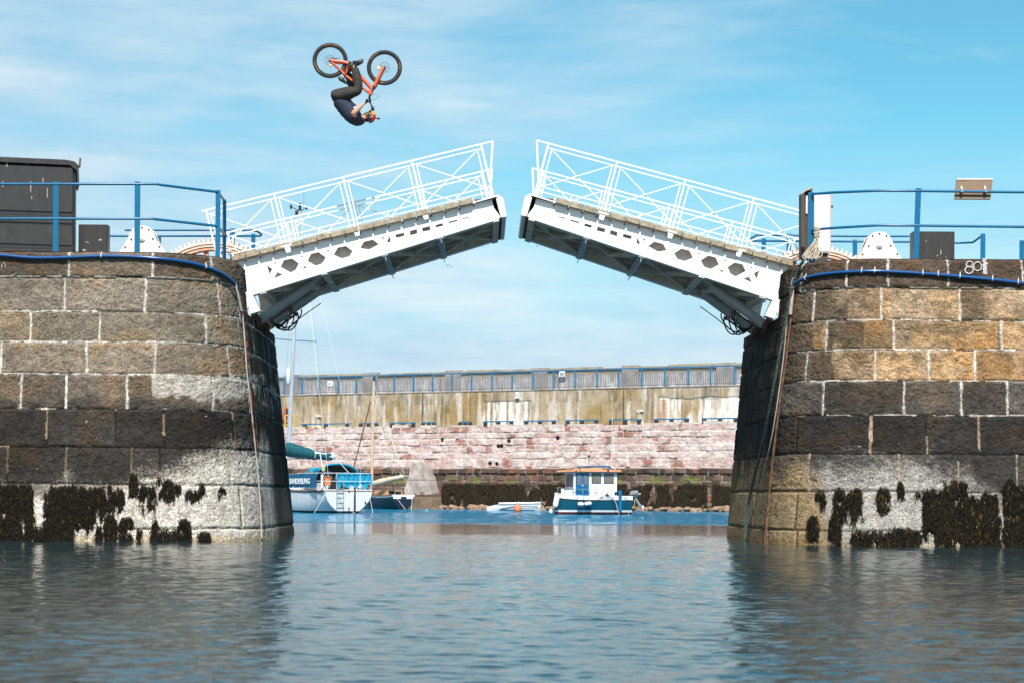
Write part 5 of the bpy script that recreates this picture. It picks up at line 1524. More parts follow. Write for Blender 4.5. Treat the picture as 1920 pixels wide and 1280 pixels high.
yp(lambda m: m.prism([(0, 0)] * 0 or [(1.35, 1.45), (1.98, 1.5), (1.98, 2.0), (1.45, 1.95)], -1.19, -1.165), 'side_window', M_glass)
yp(lambda m: m.tube([(1.18, 1.17 * math.cos(PI * k / 16), 1.35 + .98 * math.sin(PI * k / 16) ** .6) for k in range(17)], .04, 6), 'hood_hoop', M_cyan)
yp(lambda m: m.box((1.6, -.9, 1.1), (1.66, .9, 2.0)), 'companionway', M_dark)
yp(lambda m: (m.box((1.57, -.62, 1.62), (1.595, -.14, 1.98)), m.box((1.57, .02, 1.6), (1.595, .5, 1.95))), 'cabin_window', M_glass)
# name panel on the port lifelines
def cloth_panel(m, a0, a1, z0, z1, b, amp, fr, nseg=26):
    rows = []
    for j in range(7):
        v = j / 6
        rows.append([m._v((a0 + (a1 - a0) * i / nseg, b + amp * math.sin(i * fr + j * .7) * (.3 + .7 * (1 - v)), z0 + (z1 - z0) * v - .03 * math.sin(PI * i / nseg) * (1 if j == 6 else 0) + .02 * math.sin(i * 1.3) * (j == 0))) for i in range(nseg + 1)])
    for A, B in zip(rows, rows[1:]):
        for i in range(nseg): m.face([A[i], A[i + 1], B[i + 1], B[i]])
dod = yp(lambda m: cloth_panel(m, .25, 3.9, 1.20, 1.86, -1.50, .012, .9), 'name_panel', M_navc, smooth=True)
f_y = (Ty((1, 0, 0)) - Ty((0, 0, 0))); r_y = (Ty((0, 1, 0)) - Ty((0, 0, 0)))
text_mesh('SANDERLING', .36, M_letter, dod, Ty((3.62, -1.535, 1.38)), -f_y, (0, 0, 1), 2.65, 'name_lettering', .006, .012)
# tarps round the stern rail
def tarp(m):
    n = 22; rows = []
    for j in range(6):
        v = j / 5; rows.append([m._v((-.02 - .03 * math.sin(i * 1.9 + j) , -.55 + 1.78 * i / n, 1.86 - .03 * math.sin(i * .8) - v * (.50 + .22 * math.sin(i * .55 + 1.2) ** 2) + .05 * abs(math.sin(i * .9)) * (1 - v))) for i in range(n + 1)])
    for A, B in zip(rows, rows[1:]):
        for i in range(n): m.face([A[i], A[i + 1], B[i + 1], B[i]])
yp(tarp, 'stern_tarp', M_cyan, smooth=True)
# stern rail, stanchions and lifelines
def rails(m):
    for z in (1.5, 1.88): m.tube([(2.6, -1.46, z), (.2, -1.3, z), (-.05, -1.18, z), (-.1, -.6, z), (-.1, .6, z), (-.05, 1.18, z), (.2, 1.3, z), (2.6, 1.46, z)], .016, 6)
    for a, b in ((2.6, 1.46), (1.2, 1.36), (.1, 1.24), (-.08, .6)):
        for sg in (-1, 1): m.tube([(a, sg * b, 1.08), (a, sg * b, 1.9)], .016, 6)
    for z in (1.5, 1.86): m.tube([(2.6, -1.46, z), (5, -1.44, z), (7.6, -.85, z + .1), (9.2, -.15, z + .25)], .01, 5)
yp(rails, 'stern_rail', M_gel, smooth=True)
def ladder(m):
    for b in (-.62, -.27): m.tube([(-.16, b, .12), (-.16, b, 1.3), (-.1, b, 1.75)], .018, 6)
    for z in np.arange(.2, 1.3, .19): m.tube([(-.16, -.62, z), (-.16, -.27, z)], .016, 6)
yp(ladder, 'boarding_ladder', M_steel, smooth=True)
yp(lambda m: (m.box((-.17, .28, .08), (-.1, .34, 1.2)), m.box((-.15, -.02, .98), (-.1, .05, 1.05)), m.box((-.15, .85, .45), (-.08, .9, .55)), m.box((-.14, 0, .2), (-.08, .05, .3))), 'rudder_fittings', M_dark)
yp(lambda m: m.lathe((.05, -1.22, 1.95), [(.07, 0), (.10, .04), (.10, .26), (.05, .3)], 10), 'marker_light', M_yel, smooth=True)
yp(lambda m: m.box((.1, -1.12, 1.3), (.14, -.82, 1.72)), 'outboard_bracket_board', M_org, bevel=.01)
yp(lambda m: m.box((-.02, -1.36, 1.15), (.02, -1.24, 1.8)), 'rail_cushion', M_gel, bevel=.02)
yp(lambda m: m.sphere((.3, .05, 1.42), .2, 12, (1, 1, 1)), 'helm_cover', M_gel, smooth=True)
# mast, boom with its cover, rigging
Dm = 95.3
mast0, mast1 = W(541, 850, Dm), W(562, 396, Dm)
mb = MB(); mb.tube([mast0, mast1], [.105, .075], 12); mast = mb.build('mast', M_alu, ya_, smooth=True)
mid_ = mast0.lerp(mast1, (850 - 638) / (850 - 396.0))
mb = MB(); s1 = mid_ - r_y * 1.22 + Vector((0, 0, .12)) * 0; s2 = mid_ + r_y * 1.22; s1.z += .05; mb.tube([s1, mid_, s2], .026, 6); mb.build('spreader', M_steel, mast)
mb = MB(); k0 = Ty((5.6, -1.35, 1.2)); k1 = Ty((5.6, 1.35, 1.2)); bow = Ty((9.4, 0, 1.5)); q1 = Ty((.05, -.9, 1.2)); q2 = Ty((.05, .9, 1.2))
for a, b in ((k0, s1), (s1, mast1), (k1, s2), (s2, mast1), (bow, mast1), (Ty((5.0, -1.35, 1.2)), mid_), (Ty((5.0, 1.35, 1.2)), mid_), (q1, mast1), (q2, mast1), (s1, s1 + Vector((.25, 0, -3.2)))): mb.tube([a, b], .0085, 4)
mb.build('rigging', M_wire, mast)
mb = MB()
t = mast1
mb.box((t.x - .10, t.y - .06, t.z), (t.x + .10, t.y + .06, t.z + .06)); mb.box((t.x - .05, t.y - .05, t.z + .06), (t.x + .07, t.y + .05, t.z + .38))
mb.tube([t + Vector((-.1, 0, .04)), t + Vector((-.42, 0, .20)), t + Vector((-.5, 0, .2))], .018, 5); mb.tube([t + Vector((.1, 0, .05)), t + Vector((.36, 0, .14))], .018, 5)
mb.box((t.x - .48, t.y - .03, t.z + .1), (t.x - .38, t.y + .03, t.z + .3)); mb.box((t.x + .3, t.y - .03, t.z + .06), (t.x + .38, t.y + .03, t.z + .22)); mb.tube([t + Vector((.2, 0, .05)), t + Vector((.2, 0, 1.1))], .008, 4)
mb.box((t.x - .22, t.y - .07, t.z - .25), (t.x - .09, t.y + .07, t.z - .0))
mb.build('masthead_instruments', M_dark, mast)
mb = MB(); c = W(541, 702, Dm); mb.lathe((c.x, c.y - .12, c.z - .5), [(.03, 0), (.1, .08), (.1, .75), (.03, .85)], 10); mb.build('radar_reflector', M_gel, mast, smooth=True)
b0, b1 = W(541, 842, Dm - .2), W(619, 856, 91.9)
mb = MB(); pts = []; rs = []; rr = random.Random(3)
for k in range(22):
    t_ = k / 21; p = b0.lerp(b1, t_); p.z += -.12 * math.sin(PI * t_) * .3 + rr.uniform(-.02, .02); pts.append(p); rs.append((.42 - .26 * t_ ** .7) * rr.uniform(.88, 1.1) if k else .30)
pts.insert(0, b0 + Vector((0, 0, .35))); rs.insert(0, .14)
mb.tube(pts, rs, 12); mb.build('boom_cover', M_teal, ya_, smooth=True)
mb = MB(); mb.tube([b1, b1 + (b1 - b0).normalized() * .45], .06, 8); mb.build('boom_end', M_alu, ya_)
mb = MB(); g = Ty((.1, -.9, 0)); p = W(600, 850, 90.3)
mb.tube([Ty((.1, -1.0, 1.1)), p], .025, 6); mb.tube([p, p + Vector((0, 0, .4))], .012, 5); mb.tube([p + Vector((-.25, 0, .05)), p + Vector((.3, 0, .0))], .02, 5)
for k in range(3): a = 2 * PI * k / 3 + .4; mb.tube([p + Vector((-.2, 0, .1)), p + Vector((-.2 + .3 * math.cos(a), 0, .1 + .3 * math.sin(a)))], .014, 5)
mb.box((p.x + .55, p.y - .1, p.z - .12), (p.x + .72, p.y + .1, p.z + .02)); mb.tube([Ty((.1, .9, 1.1)), p + Vector((.65, 0, -.1))], .02, 5)
mb.build('stern_aerials', M_gel, ya_)
mb = MB()
for (a, b) in (((0, -1.0, 1.1), (-.15, -1.75, 0)), ((0, -.55, 1.0), (-1.2, -.2, 0)), ((0, 1.1, 1.0), (-.9, .9, 0)), ((0, .3, 1.0), (-.16, .3, .0))): mb.tube([Ty(a), Ty(b)], .010, 4)
mb.build('mooring_lines', M_wirel, ya_)

# ---- small dark wooden sailing boat
Tw = boat_frame(757, 120.5, 28)
wb = root('wooden_sailboat', Tw((0, 0, 0)), 'small dark blue wooden sailboat with pale mast and furled cream sail behind the yacht', 'sailboat')
def wp_(fn, name, mat, parent=wb, **k):
    mb = MB(Tw); fn(mb); return mb.build(name, mat, parent, **k)
st = [(0, .78, .92, 0), (.8, .9, .86, .4), (2, 1.0, .84, .9), (3.4, .95, .88, .9), (4.8, .6, 1.0, .4), (5.8, .05, 1.15, 0)]
SW = make_stations(st, fz, (w0, w1))
wp_(lambda m: hull_mesh(m, SW, None, 0, 8, transom=True), 'hull', pm('dark_navy_hull', (.008, .016, .032), .3, coat=.3), smooth=True)
wp_(lambda m: hull_mesh(m, SW, None, 8, 10, transom=True), 'white_gunwale', M_gel)
wp_(lambda m: [m.tube([(a, sg * (p[-1][0] + .01), p[-1][1]) for a, p in SW], .03, 6) for sg in (1, -1)], 'rub_rail', M_teak)
wp_(lambda m: m.hull if 0 else [m.face([m._v((A[0], -A[1][-1][0], A[1][-1][1] - .02)), m._v((A[0], A[1][-1][0], A[1][-1][1] - .02)), m._v((B[0], B[1][-1][0], B[1][-1][1] - .02)), m._v((B[0], -B[1][-1][0], B[1][-1][1] - .02))]) for A, B in zip(SW, SW[1:])], 'deck', M_teak)
cab = wp_(lambda m: m.hexa([(1.3, -.6, .85), (1.3, .6, .85), (3.8, .45, .92), (3.8, -.45, .92), (1.35, -.52, 1.18), (1.35, .52, 1.18), (3.6, .35, 1.2), (3.6, -.35, 1.2)]), 'cabin', pm('tan_cabin', (.42, .24, .12), .5), bevel=.02)
wp_(lambda m: m.box((1.25, -.42, .92), (1.29, .42, 1.12)), 'cabin_window', M_dark, cab)
wp_(lambda m: m.lathe((1.24, -.02, 1.0), [(.07, 0), (.07, .02)], 12, 'X'), 'cabin_emblem', M_gel, cab)
wp_(lambda m: (m.box((-.02, -.72, .66), (-.008, -.2, .78)), m.box((-.02, .2, .66), (-.008, .66, .78))), 'name_plate', M_letter)
M_sparw = pm('pale_varnished_spar', (.62, .42, .27), .45, var=.15)
D_ = 122.5
a, b = W(696.5, 925, D_), W(701, 714, D_); mb = MB(); mb.tube([a, b], [.10, .075], 10); mm = mb.build('mast', M_sparw, wb, smooth=True)
mb = MB(); mb.tube([b - Vector((0, 0, .1)), b + Vector((0, 0, .3))], .055, 6); mb.build('mast_cap', M_dark, mm)
mb = MB(); mb.tube([W(695, 752, D_ - .3), W(662, 880, D_ - .3)], .045, 6); mb.build('gaff', M_rust, wb)
mb = MB(); rs = []; pts = []; p0, p1 = W(698, 907, D_ - .3), W(757, 893, 120.2)
for k in range(14): t_ = k / 13; pts.append(p0.lerp(p1, t_) + Vector((0, 0, rr.uniform(-.02, .02)))); rs.append((.22 - .06 * t_) * rr.uniform(.85, 1.12) if 0 < k < 13 else .1)
mb.tube(pts, rs, 9); mb.build('furled_sail', pm('cream_sailcloth', (.58, .48, .36), .8, var=.15, bump=.4, bscale=6), wb, smooth=True)
mb = MB(); mb.tube([p1, p1.lerp(p0, -.12)], .05, 6); mb.build('boom_end', M_sparw, wb)
mb = MB()
for q in (Tw((3.0, -.95, .95)), Tw((3.0, .95, .95)), Tw((5.8, 0, 1.2))): mb.tube([q, b], .009, 4)
for (q, s_) in (((2.6, .95, .95), .92), ((2.2, 1.0, .9), .8), ((0.1, .5, .9), .98), ((0.1, .7, .9), .9)): mb.tube([Tw(q), a.lerp(b, s_)], .009, 4)
mb.build('rigging', M_wirel, mm)
mb = MB(); mb.tube([Tw((-.02, -.5, .7)), Tw((-.5, -.1, .0))], .014, 4); mb.tube([Tw((-.02, .6, .7)), Tw((-.5, .3, .0))], .014, 4); mb.tube([Tw((.2, .2, .95)), Tw((.1, .25, 1.25))], .02, 5)
mb.build('mooring_lines', M_wirel, wb)

# ---- cabin boat
tcb = R(15)
Scb = W(1187, 940, 92.6); Scb.z = 0
fcb = Vector((-math.cos(tcb), -math.sin(tcb), 0)); rcb = Vector((-math.sin(tcb), math.cos(tcb), 0))   # starboard points away
def Tc(q): return Scb + fcb * q[0] + rcb * (q[1] + .75) + Vector((0, 0, q[2]))
cb = root('cabin_boat', Tc((1.8, 0, 0)), 'small blue and white cabin boat with an orange roof and outboard motor', 'motor boat')
def cp(fn, name, mat, parent=cb, **k):
    mb = MB(Tc); fn(mb); return mb.build(name, mat, parent, **k)
M_hullb = pm('teal_blue_hull', (0.004, 0.075, 0.125), 0.3, var=.1, coat=.3)
M_redb = pm('dark_red_bottom', (0.14, 0.02, 0.015), 0.5)
czs = [-.25, .11, .21, .45, .64, .70, .90]
cst = [(0, .68, 1, 0), (.5, .74, 1, 0), (1.5, .78, 1, 0), (2.5, .76, 1.0, 0), (3.1, .62, 1.04, 0), (3.5, .38, 1.10, 0), (3.72, .06, 1.16, 0)]
CS = []
for a, hb, sh, _ in cst:
    CS.append((a - (0.10 if a > 3.4 else 0) * 0, [(hb * w_, z * (sh if z > .3 else 1)) for z, w_ in zip(czs, (.5, .84, .88, .96, 1.0, 1.03, 1.02))]))
CSr = [(a + (0 if a < 3.4 else 0), p) for a, p in CS]
cp(lambda m: hull_mesh(m, CS, None, 0, 1, transom=True), 'red_bottom', M_redb)
cp(lambda m: hull_mesh(m, CS, None, 1, 2, transom=True), 'white_waterline', M_gel)
cp(lambda m: hull_mesh(m, CS, None, 2, 4, transom=True), 'hull', M_hullb, smooth=True)
cp(lambda m: hull_mesh(m, CS, None, 4, 5, transom=True), 'rub_rail', M_black2)
bul = cp(lambda m: hull_mesh(m, CS, None, 5, 6, transom=True), 'bulwark', M_gel)
cp(lambda m: [m.face([m._v((A[0], -A[1][5][0], .72)), m._v((A[0], A[1][5][0], .72)), m._v((B[0], B[1][5][0], .72)), m._v((B[0], -B[1][5][0], .72))]) for A, B in zip(CS, CS[1:])], 'deck', M_gel)
ca0, ca1 = .80, 2.98; cb0 = -.66
wins = [(.98, 1.44, 1.50, 1.96), (1.62, 2.06, 1.50, 1.96)]
def cabwall(m):
    holes = [[(w[0], w[2]), (w[1], w[2]), (w[1], w[3]), (w[0], w[3])] for w in wins]
    m.plate([(ca0, .74), (ca1, .74), (ca1, 2.02), (ca0, 2.02)], holes, lambda u, v: (u, cb0, v), lambda u, v: (u, cb0 + .04, v))
    m.box((ca0, cb0 + .042, .74), (ca0 + .04, .66, 2.02)); m.box((ca0, .662, .74), (ca1, .70, 2.02))
    m.plate([(cb0 + .042, .74), (.66, .74), (.66, 2.02), (cb0 + .042, 2.02)], [[(-.5, 1.35), (-.1, 1.35), (-.1, 1.92), (-.5, 1.92)], [(.05, 1.35), (.5, 1.35), (.5, 1.92), (.05, 1.92)]], lambda u, v: (ca1 - .04, u, v), lambda u, v: (ca1, u, v))
cabn = cp(cabwall, 'cabin', M_gel)
for w_ in wins:
    cp(lambda m: m.box((w_[0] - .02, cb0 - .012, w_[2] - .02), (w_[1] + .02, cb0 - .001, w_[3] + .02)), 'window_frame', M_black2, cabn, bevel=.006)
    cp(lambda m: m.box((w_[0] + .015, cb0 - .018, w_[2] + .015), (w_[1] - .015, cb0 - .0125, w_[3] - .015)), 'window', M_glass, cabn)
for (b0_, b1_) in ((-.5, -.1), (.05, .5)):
    cp(lambda m: m.box((ca1 + .001, b0_ - .02, 1.33), (ca1 + .012, b1_ + .02, 1.94)), 'window_frame', M_black2, cabn)
    cp(lambda m: m.box((ca1 + .0125, b0_ + .03, 1.37), (ca1 + .018, b1_ - .03, 1.90)), 'window', M_glass, cabn)
M_door = pm('blue_door_paint', (0.003, 0.12, 0.27), 0.4, var=.06)
for (a, b) in ((2.22, 2.545), (2.56, 2.885)):
    d_ = cp(lambda m: (m.box((a, cb0 - .03, .80), (b, cb0 - .002, 1.98)), m.box((a + .04, cb0 - .036, 1.36), (b - .04, cb0 - .031, 1.38))), 'door', M_door, cb)
    cp(lambda m: m.box((a + .07, cb0 - .038, 1.42), (b - .08, cb0 - .031, 1.90)), 'door_window', M_glass, d_)
cp(lambda m: m.box((2.50, cb0 - .07, 1.37), (2.60, cb0 - .04, 1.40)), 'door_handle', M_gel)
M_roof = pm('orange_roof_paint', (.55, .24, .12), .55, var=.12)
rf = cp(lambda m: (m.hexa([(.62, -.86, 2.03), (3.2, -.86, 2.03), (3.45, .86, 2.03), (.62, .86, 2.03), (.66, -.84, 2.15), (3.1, -.84, 2.13), (3.3, .84, 2.13), (.66, .84, 2.15)])), 'roof', M_roof, bevel=.02)
cp(lambda m: m.hexa([(1.4, -.5, 2.14), (2.7, -.5, 2.14), (2.7, .5, 2.14), (1.4, .5, 2.14), (1.5, -.4, 2.22), (2.6, -.4, 2.22), (2.6, .4, 2.22), (1.5, .4, 2.22)]), 'roof_hatch', M_roof, rf)
cp(lambda m: (m.box((1.28, -.88, 2.06), (1.36, -.865, 2.16)), m.box((.9, -.88, 2.08), (.93, -.865, 2.11)), m.box((2.9, -.88, 2.07), (2.96, -.865, 2.11)), m.box((2.7, -.88, 2.07), (2.74, -.865, 2.11))), 'roof_fittings', M_black2, rf)
cp(lambda m: m.tube([(2.72, -.7, 2.16), (2.55, -.7, 2.30), (1.2, -.7, 2.31), (1.05, -.7, 2.17)], .035, 8), 'roof_rail', M_door, rf, smooth=True)
cp(lambda m: (m.tube([(.95, -.3, 2.15), (.93, -.3, 4.7)], .018, 5), m.tube([(.75, -.2, 2.1), (.55, -.2, 2.6)], .012, 4)), 'aerial', M_wirel, rf)
cp(lambda m: (m.tube([(2.0, 0, 2.15), (2.0, 0, 2.75)], .014, 5), m.sphere((2.0, 0, 2.8), .06, 8)), 'masthead_lamp', M_dark, rf)
cp(lambda m: (m.tube([(3.0, -.62, 1.22), (3.35, -.45, 1.24), (3.6, -.1, 1.28), (3.5, .35, 1.26)], .02, 6), m.tube([(2.55, -.8, 1.2), (2.2, -.8, 1.2), (2.2, -.8, .9)], .015, 6), m.tube([(3.0, -.78, 1.2), (2.55, -.8, 1.2), (2.55, -.8, .7)], .015, 6), m.tube([(3.0, -.62, .9), (3.0, -.62, 1.22)], .02, 6), m.tube([(3.35, -.45, .9), (3.35, -.45, 1.24)], .02, 6), m.tube([(3.6, -.1, 1.0), (3.6, -.1, 1.28)], .02, 6), m.tube([(1.85, -.8, .9), (1.85, -.8, 1.2), (2.0, -.8, 1.22)], .015, 6)), 'bow_rail', M_steel, smooth=True)
cp(lambda m: m.hexa([(3.02, -.6, .88), (3.5, -.32, .9), (3.5, -.3, .9), (3.02, -.58, .88), (3.02, -.6, 1.2), (3.5, -.32, 1.22), (3.5, -.3, 1.22), (3.02, -.58, 1.2)]), 'bow_screen', M_gel)
# fenders
def fender(m, p, q, r=.09):
    p, q = Vector(p), Vector(q); d = (q - p)
    m.tube([p, p + d * .08, p + d * .2, p + d * .8, p + d * .92, q], [r * .3, r * .8, r, r, r * .8, r * .3], 12)
M_fend = pm('white_fender', (.74, .74, .75), .45)
cp(lambda m: fender(m, (3.72, -.42, .92), (3.86, -.50, .30), .13), 'fender', M_fend, smooth=True)
cp(lambda m: fender(m, (2.86, -.92, .50), (2.55, -.92, .48), .095), 'fender', M_fend, smooth=True)
cp(lambda m: fender(m, (2.52, -.92, .49), (2.16, -.92, .54), .095), 'fender', M_fend, smooth=True)
cp(lambda m: (m.tube([(2.55, -.92, .48), (2.52, -.9, .95)], .01, 4), m.tube([(2.16, -.92, .54), (1.5, -.82, .92)], .010, 4), m.tube([(2.85, -.92, .5), (2.85, -.86, .95)], .01, 4), m.tube([(3.72, -.42, .92), (3.6, -.3, 1.1)], .01, 4)), 'fender_line', M_dark)
cp(lambda m: (m.tube([(1.25, -.84, .96), (1.12, -.9, .9), (.95, -1.0, .55), (.82, -1.1, 0)], .02, 5), m.tube([(0.1, -.3, .35), (.35, -1.1, .0)], .014, 5)), 'mooring_lines', M_cord)
cp(lambda m: (m.box((1.25, -.84, .90), (1.42, -.72, .95)), m.cyl((1.33, -.78, .95), (1.33, -.78, 1.03), .035, 8)), 'cleat', M_dark)
cp(lambda m: m.prism([(.60, .12), (.76, .12), (.76, .95), (.78, 1.10), (.72, 1.2), (.60, 1.12)], -.84, -.80), 'rudder_blade', M_door, bevel=.008)
em = cp(lambda m: m.prism([(.80, 1.08), (.92, 1.08), (.92, .98), (.86, .90), (.80, .98)], cb0 - .012, cb0 - .002), 'shield_emblem', M_dark)
M_lett2 = pm('grey_lettering', (.22, .24, .28), .6)
text_mesh('VALHALLA', .16, M_lett2, bul, Tc((1.72, -.822, .745)), -fcb, (0, 0, 1), .72, 'name_lettering', .003)
text_mesh('ALI', .16, M_lett2, bul, Tc((.48, -.775, .745)), -fcb, (0, 0, 1), .28, 'name_lettering', .003)
om = cp(lambda m: (m.hexa([(.02, -.42, .82), (.02, -.12, .82), (-.42, -.14, .86), (-.42, -.40, .86), (-.04, -.40, 1.14), (-.04, -.14, 1.14), (-.42, -.17, 1.18), (-.42, -.37, 1.18)])), 'outboard_motor', pm('silver_grey_cowl', (.30, .31, .33), .25, metal=.3), bevel=.05)
cp(lambda m: (m.hexa([(.0, -.435, .9), (-.40, -.42, .96), (-.40, -.10, .96), (0, -.10, .9), (.0, -.43, .96), (-.40, -.415, 1.01), (-.40, -.11, 1.01), (0, -.11, .96)]), m.box((-.2, -.36, .55), (.02, -.18, .83))), 'motor_band', M_dark, om)
cp(lambda m: (m.beam((-.25, -.27, .82), (-.52, -.27, .42), .10, .13), m.beam((-.48, -.27, .45), (-.62, -.27, .34), .14, .16)), 'motor_leg', M_steel, om, bevel=.015)
cp(lambda m: (m.tube([(-.62, -.32, .36), (-.66, -.22, .36)], .1, 8), m.beam((-.35, -.27, .95), (-.55, -.27, 1.02), .05, .04)), 'propeller', M_gel, om)
cp(lambda m: (m.box((-.08, -.44, .38), (-.05, -.4, .68)), m.box((-.2, -.44, .38), (-.17, -.4, .68)), m.box((-.2, -.44, .66), (-.05, -.4, .69)), m.box((-.22, -.44, .34), (-.03, -.4, .40))), 'motor_bracket', pm('brass_yellow', (.5, .32, .1), .5), om)

# ---- low dinghy
Dd = 114
d0 = W(968, 950, Dd); dg_ = root('dinghy', (d0.x, Dd, 0), 'low white and grey dinghy at the foot of the far wall behind the orange buoy', 'dinghy')
def dx(px): return W(px, 945, Dd).x
def dz(py, px=968): return W(px, py, Dd).z
mb = MB()
ns = [(913, .05, .16), (925, .30, .26), (940, .5, .33), (970, .62, .36), (1000, .62, .38), (1013, .6, .40)]
V = []
for px_, hb, h in ns:
    x = dx(px_); V.append([mb._v((x, Dd - hb * .75, -.1)), mb._v((x, Dd - hb, h * .55)), mb._v((x, Dd - hb, h + .06))])
V2 = []
for px_, hb, h in ns:
    x = dx(px_); V2.append([mb._v((x, Dd + hb * .75, -.1)), mb._v((x, Dd + hb, h * .55)), mb._v((x, Dd + hb, h + .06))])
for S_ in (V, V2):
    for A, B in zip(S_, S_[1:]):
        for k in range(2): mb.face([A[k], A[k + 1], B[k + 1], B[k]])
mb.face([V[-1][0], V[-1][1], V[-1][2], V2[-1][2], V2[-1][1], V2[-1][0]])
mb.build('hull', M_gel, dg_)
mb = MB(); mb.tube([(dx(935), Dd - .5, .43)] + [(dx(p), Dd - hb - .02, h + .09) for p, hb, h in ns[3:]] , .05, 6); mb.tube([(dx(935), Dd + .5, .43)] + [(dx(p), Dd + hb, h + .09) for p, hb, h in ns[3:]], .05, 6); mb.build('gunwale', M_letter, dg_)
mb = MB(); mb.box((dx(936), Dd - .655, .27), (dx(1008), Dd - .64, .33)); mb.build('dark_strake', M_ram, dg_)
mb = MB(); mb.box((dx(940), Dd - .58, -.02), (dx(1002), Dd - .56, .06)); mb.build('blue_bottom', M_hullb, dg_)
mb = MB(); mb.tube([(dx(1013), Dd, .44), (dx(1017), Dd - .2, .3), (dx(1023), Dd - .5, .0)], .02, 5); mb.build('painter_line', M_cord, dg_)
# ---- buoys
def buoy(px, py0, py1, D, mat, label, cone=True):
    a, b = W(px, py1, D), W(px, py0, D); h = b.z - a.z; c = Vector((a.x, D, -.06))
    r_ = root('mooring_buoy', c, label, 'buoy', 'small mooring buoys')
    rd = h * .42
    mb = MB(); mb.lathe(c, [(rd * .5, -.02), (rd * .95, h * .18), (rd, h * .36), (rd * .8, h * .58), (rd * .3, h * .78), (rd * .14, h * .95)], 16); mb.build('float', mat, r_, smooth=True)
    mb = MB(); mb.tube([c + Vector((rd * .1 * math.cos(t) + .02, 0, h * 1.0 + rd * .2 * math.sin(t))) for t in np.linspace(0, 2 * PI, 9)[:-1]], rd * .05, 5, closed=True); mb.tube([c + Vector((0, 0, h * .95)), c + Vector((.05, 0, h * 1.15))], rd * .07, 5); mb.build('ring', M_cord, r_)
buoy(970.5, 939, 958, 108, pm('orange_buoy', (.60, .17, .07), .5, var=.3, vscale=8, dirt=(.35, .2, .08), dirt_amt=.4, dscale=4), 'orange pear-shaped buoy floating in front of the white dinghy')
buoy(1032.5, 949, 958, 108, M_gel, 'small white buoy floating between the dinghy and the cabin boat')
buoy(800, 953.5, 959.5, 108, pm('turquoise_buoy', (.05, .42, .50), .4), 'tiny turquoise buoy floating in front of the concrete buttress')
# ---- gulls
M_gull = pm('gull_feathers', (.62, .62, .62), .8); M_gulld = pm('gull_dark_feathers', (.10, .10, .11), .8)
def gull(px, py, D, span, mat, label, up=.18, yaw=0):
    c = W(px, py, D); r_ = root('seagull', c, label, 'bird', 'gulls in the sky')
    ca, sa = math.cos(yaw), math.sin(yaw)
    def Tg(p): return c + Vector((p.x * ca - p.y * sa, p.x * sa + p.y * ca, p.z))
    mb = MB(Tg)
    prof = [(-.26, .015), (-.18, .05), (-.05, .075), (.08, .07), (.16, .045), (.20, .05), (.24, .035), (.29, .008)]
    mb.lathe((0, 0, 0), [(r * span, h * span) for h, r in prof], 10, 'X')
    tail = [(-.38, -.06), (-.38, .06), (-.22, .03), (-.22, -.03)]
    mb.plate([(a * span, b * span) for a, b in tail], [], lambda u, v: (u, v, .004), lambda u, v: (u, v, -.004))
    body = mb.build('body', mat, r_, smooth=True)
    for sg in (1, -1):
        mb = MB(Tg); rows = []
        for t_, ch, z, sw in ((0.04, .16, .02, 0), (.2, .15, up * .75, .03), (.34, .11, up * .9, .01), (.5, .02, up * .55, -.10)):
            rows.append([mb._v(((sw + ch / 2) * span, sg * t_ * span, z * span)), mb._v(((sw + ch * .1) * span, sg * t_ * span, (z + .02) * span)), mb._v(((sw - ch / 2) * span, sg * t_ * span, z * span)), mb._v(((sw) * span, sg * t_ * span, (z - .012) * span))])
        for A, B in zip(rows, rows[1:]):
            for k in range(4): mb.face([A[k], A[(k + 1) % 4], B[(k + 1) % 4], B[k]])
        mb.face(rows[-1]); mb.face(rows[0])
        mb.build('wing', mat, r_)
gull(839, 498.5, 420, 1.25, M_gulld, 'upper of two tiny dark gulls flying under the left bridge tip', .25, 1.2)
gull(844.8, 501, 430, 1.0, M_gulld, 'lower of two tiny dark gulls flying under the left bridge tip', .2, .9)
gull(1007, 462, 240, 1.25, M_gull, 'pale gull flying just under the tip of the right bridge leaf', .22, 1.4)
gull(1220, 590, 420, 1.2, M_gull, 'tiny pale gull flying low under the right bridge leaf', .3, 1.1)
# ================================================================== BICYCLE AND RIDER (upside down in the air)
DB = 37.6; KB = 6.736
def B(cx, cy, dy=0.0):
    p = W(560 + cx / KB, 60 + cy / KB, DB); return Vector((p.x, DB + dy, p.z))
CM = KB * F / DB               # crop units per metre
M_frame = pm('orange_red_frame', (.62, .10, .035), .45, var=.06)
M_tyre = pm('black_tyre', (.018, .017, .016), .75, var=.2, vscale=30)
M_tan = pm('orange_tyre_label', (.45, .17, .05), .7)
M_rim = pm('black_rim', (.015, .015, .017), .4)
M_spoke = pm('steel_spoke', (.16, .22, .26), .4, metal=.3)
M_comp = pm('black_component', (.015, .015, .016), .4)
M_brassy = pm('brass_caliper', (.65, .52, .22), .5)
bike = root('bicycle', B(740, 480), 'orange mountain bike upside down in the air above the open bridge', 'bicycle')
def bp(fn, name, mat, parent=bike, **k):
    mb = MB(); fn(mb); return mb.build(name, mat, parent, **k)
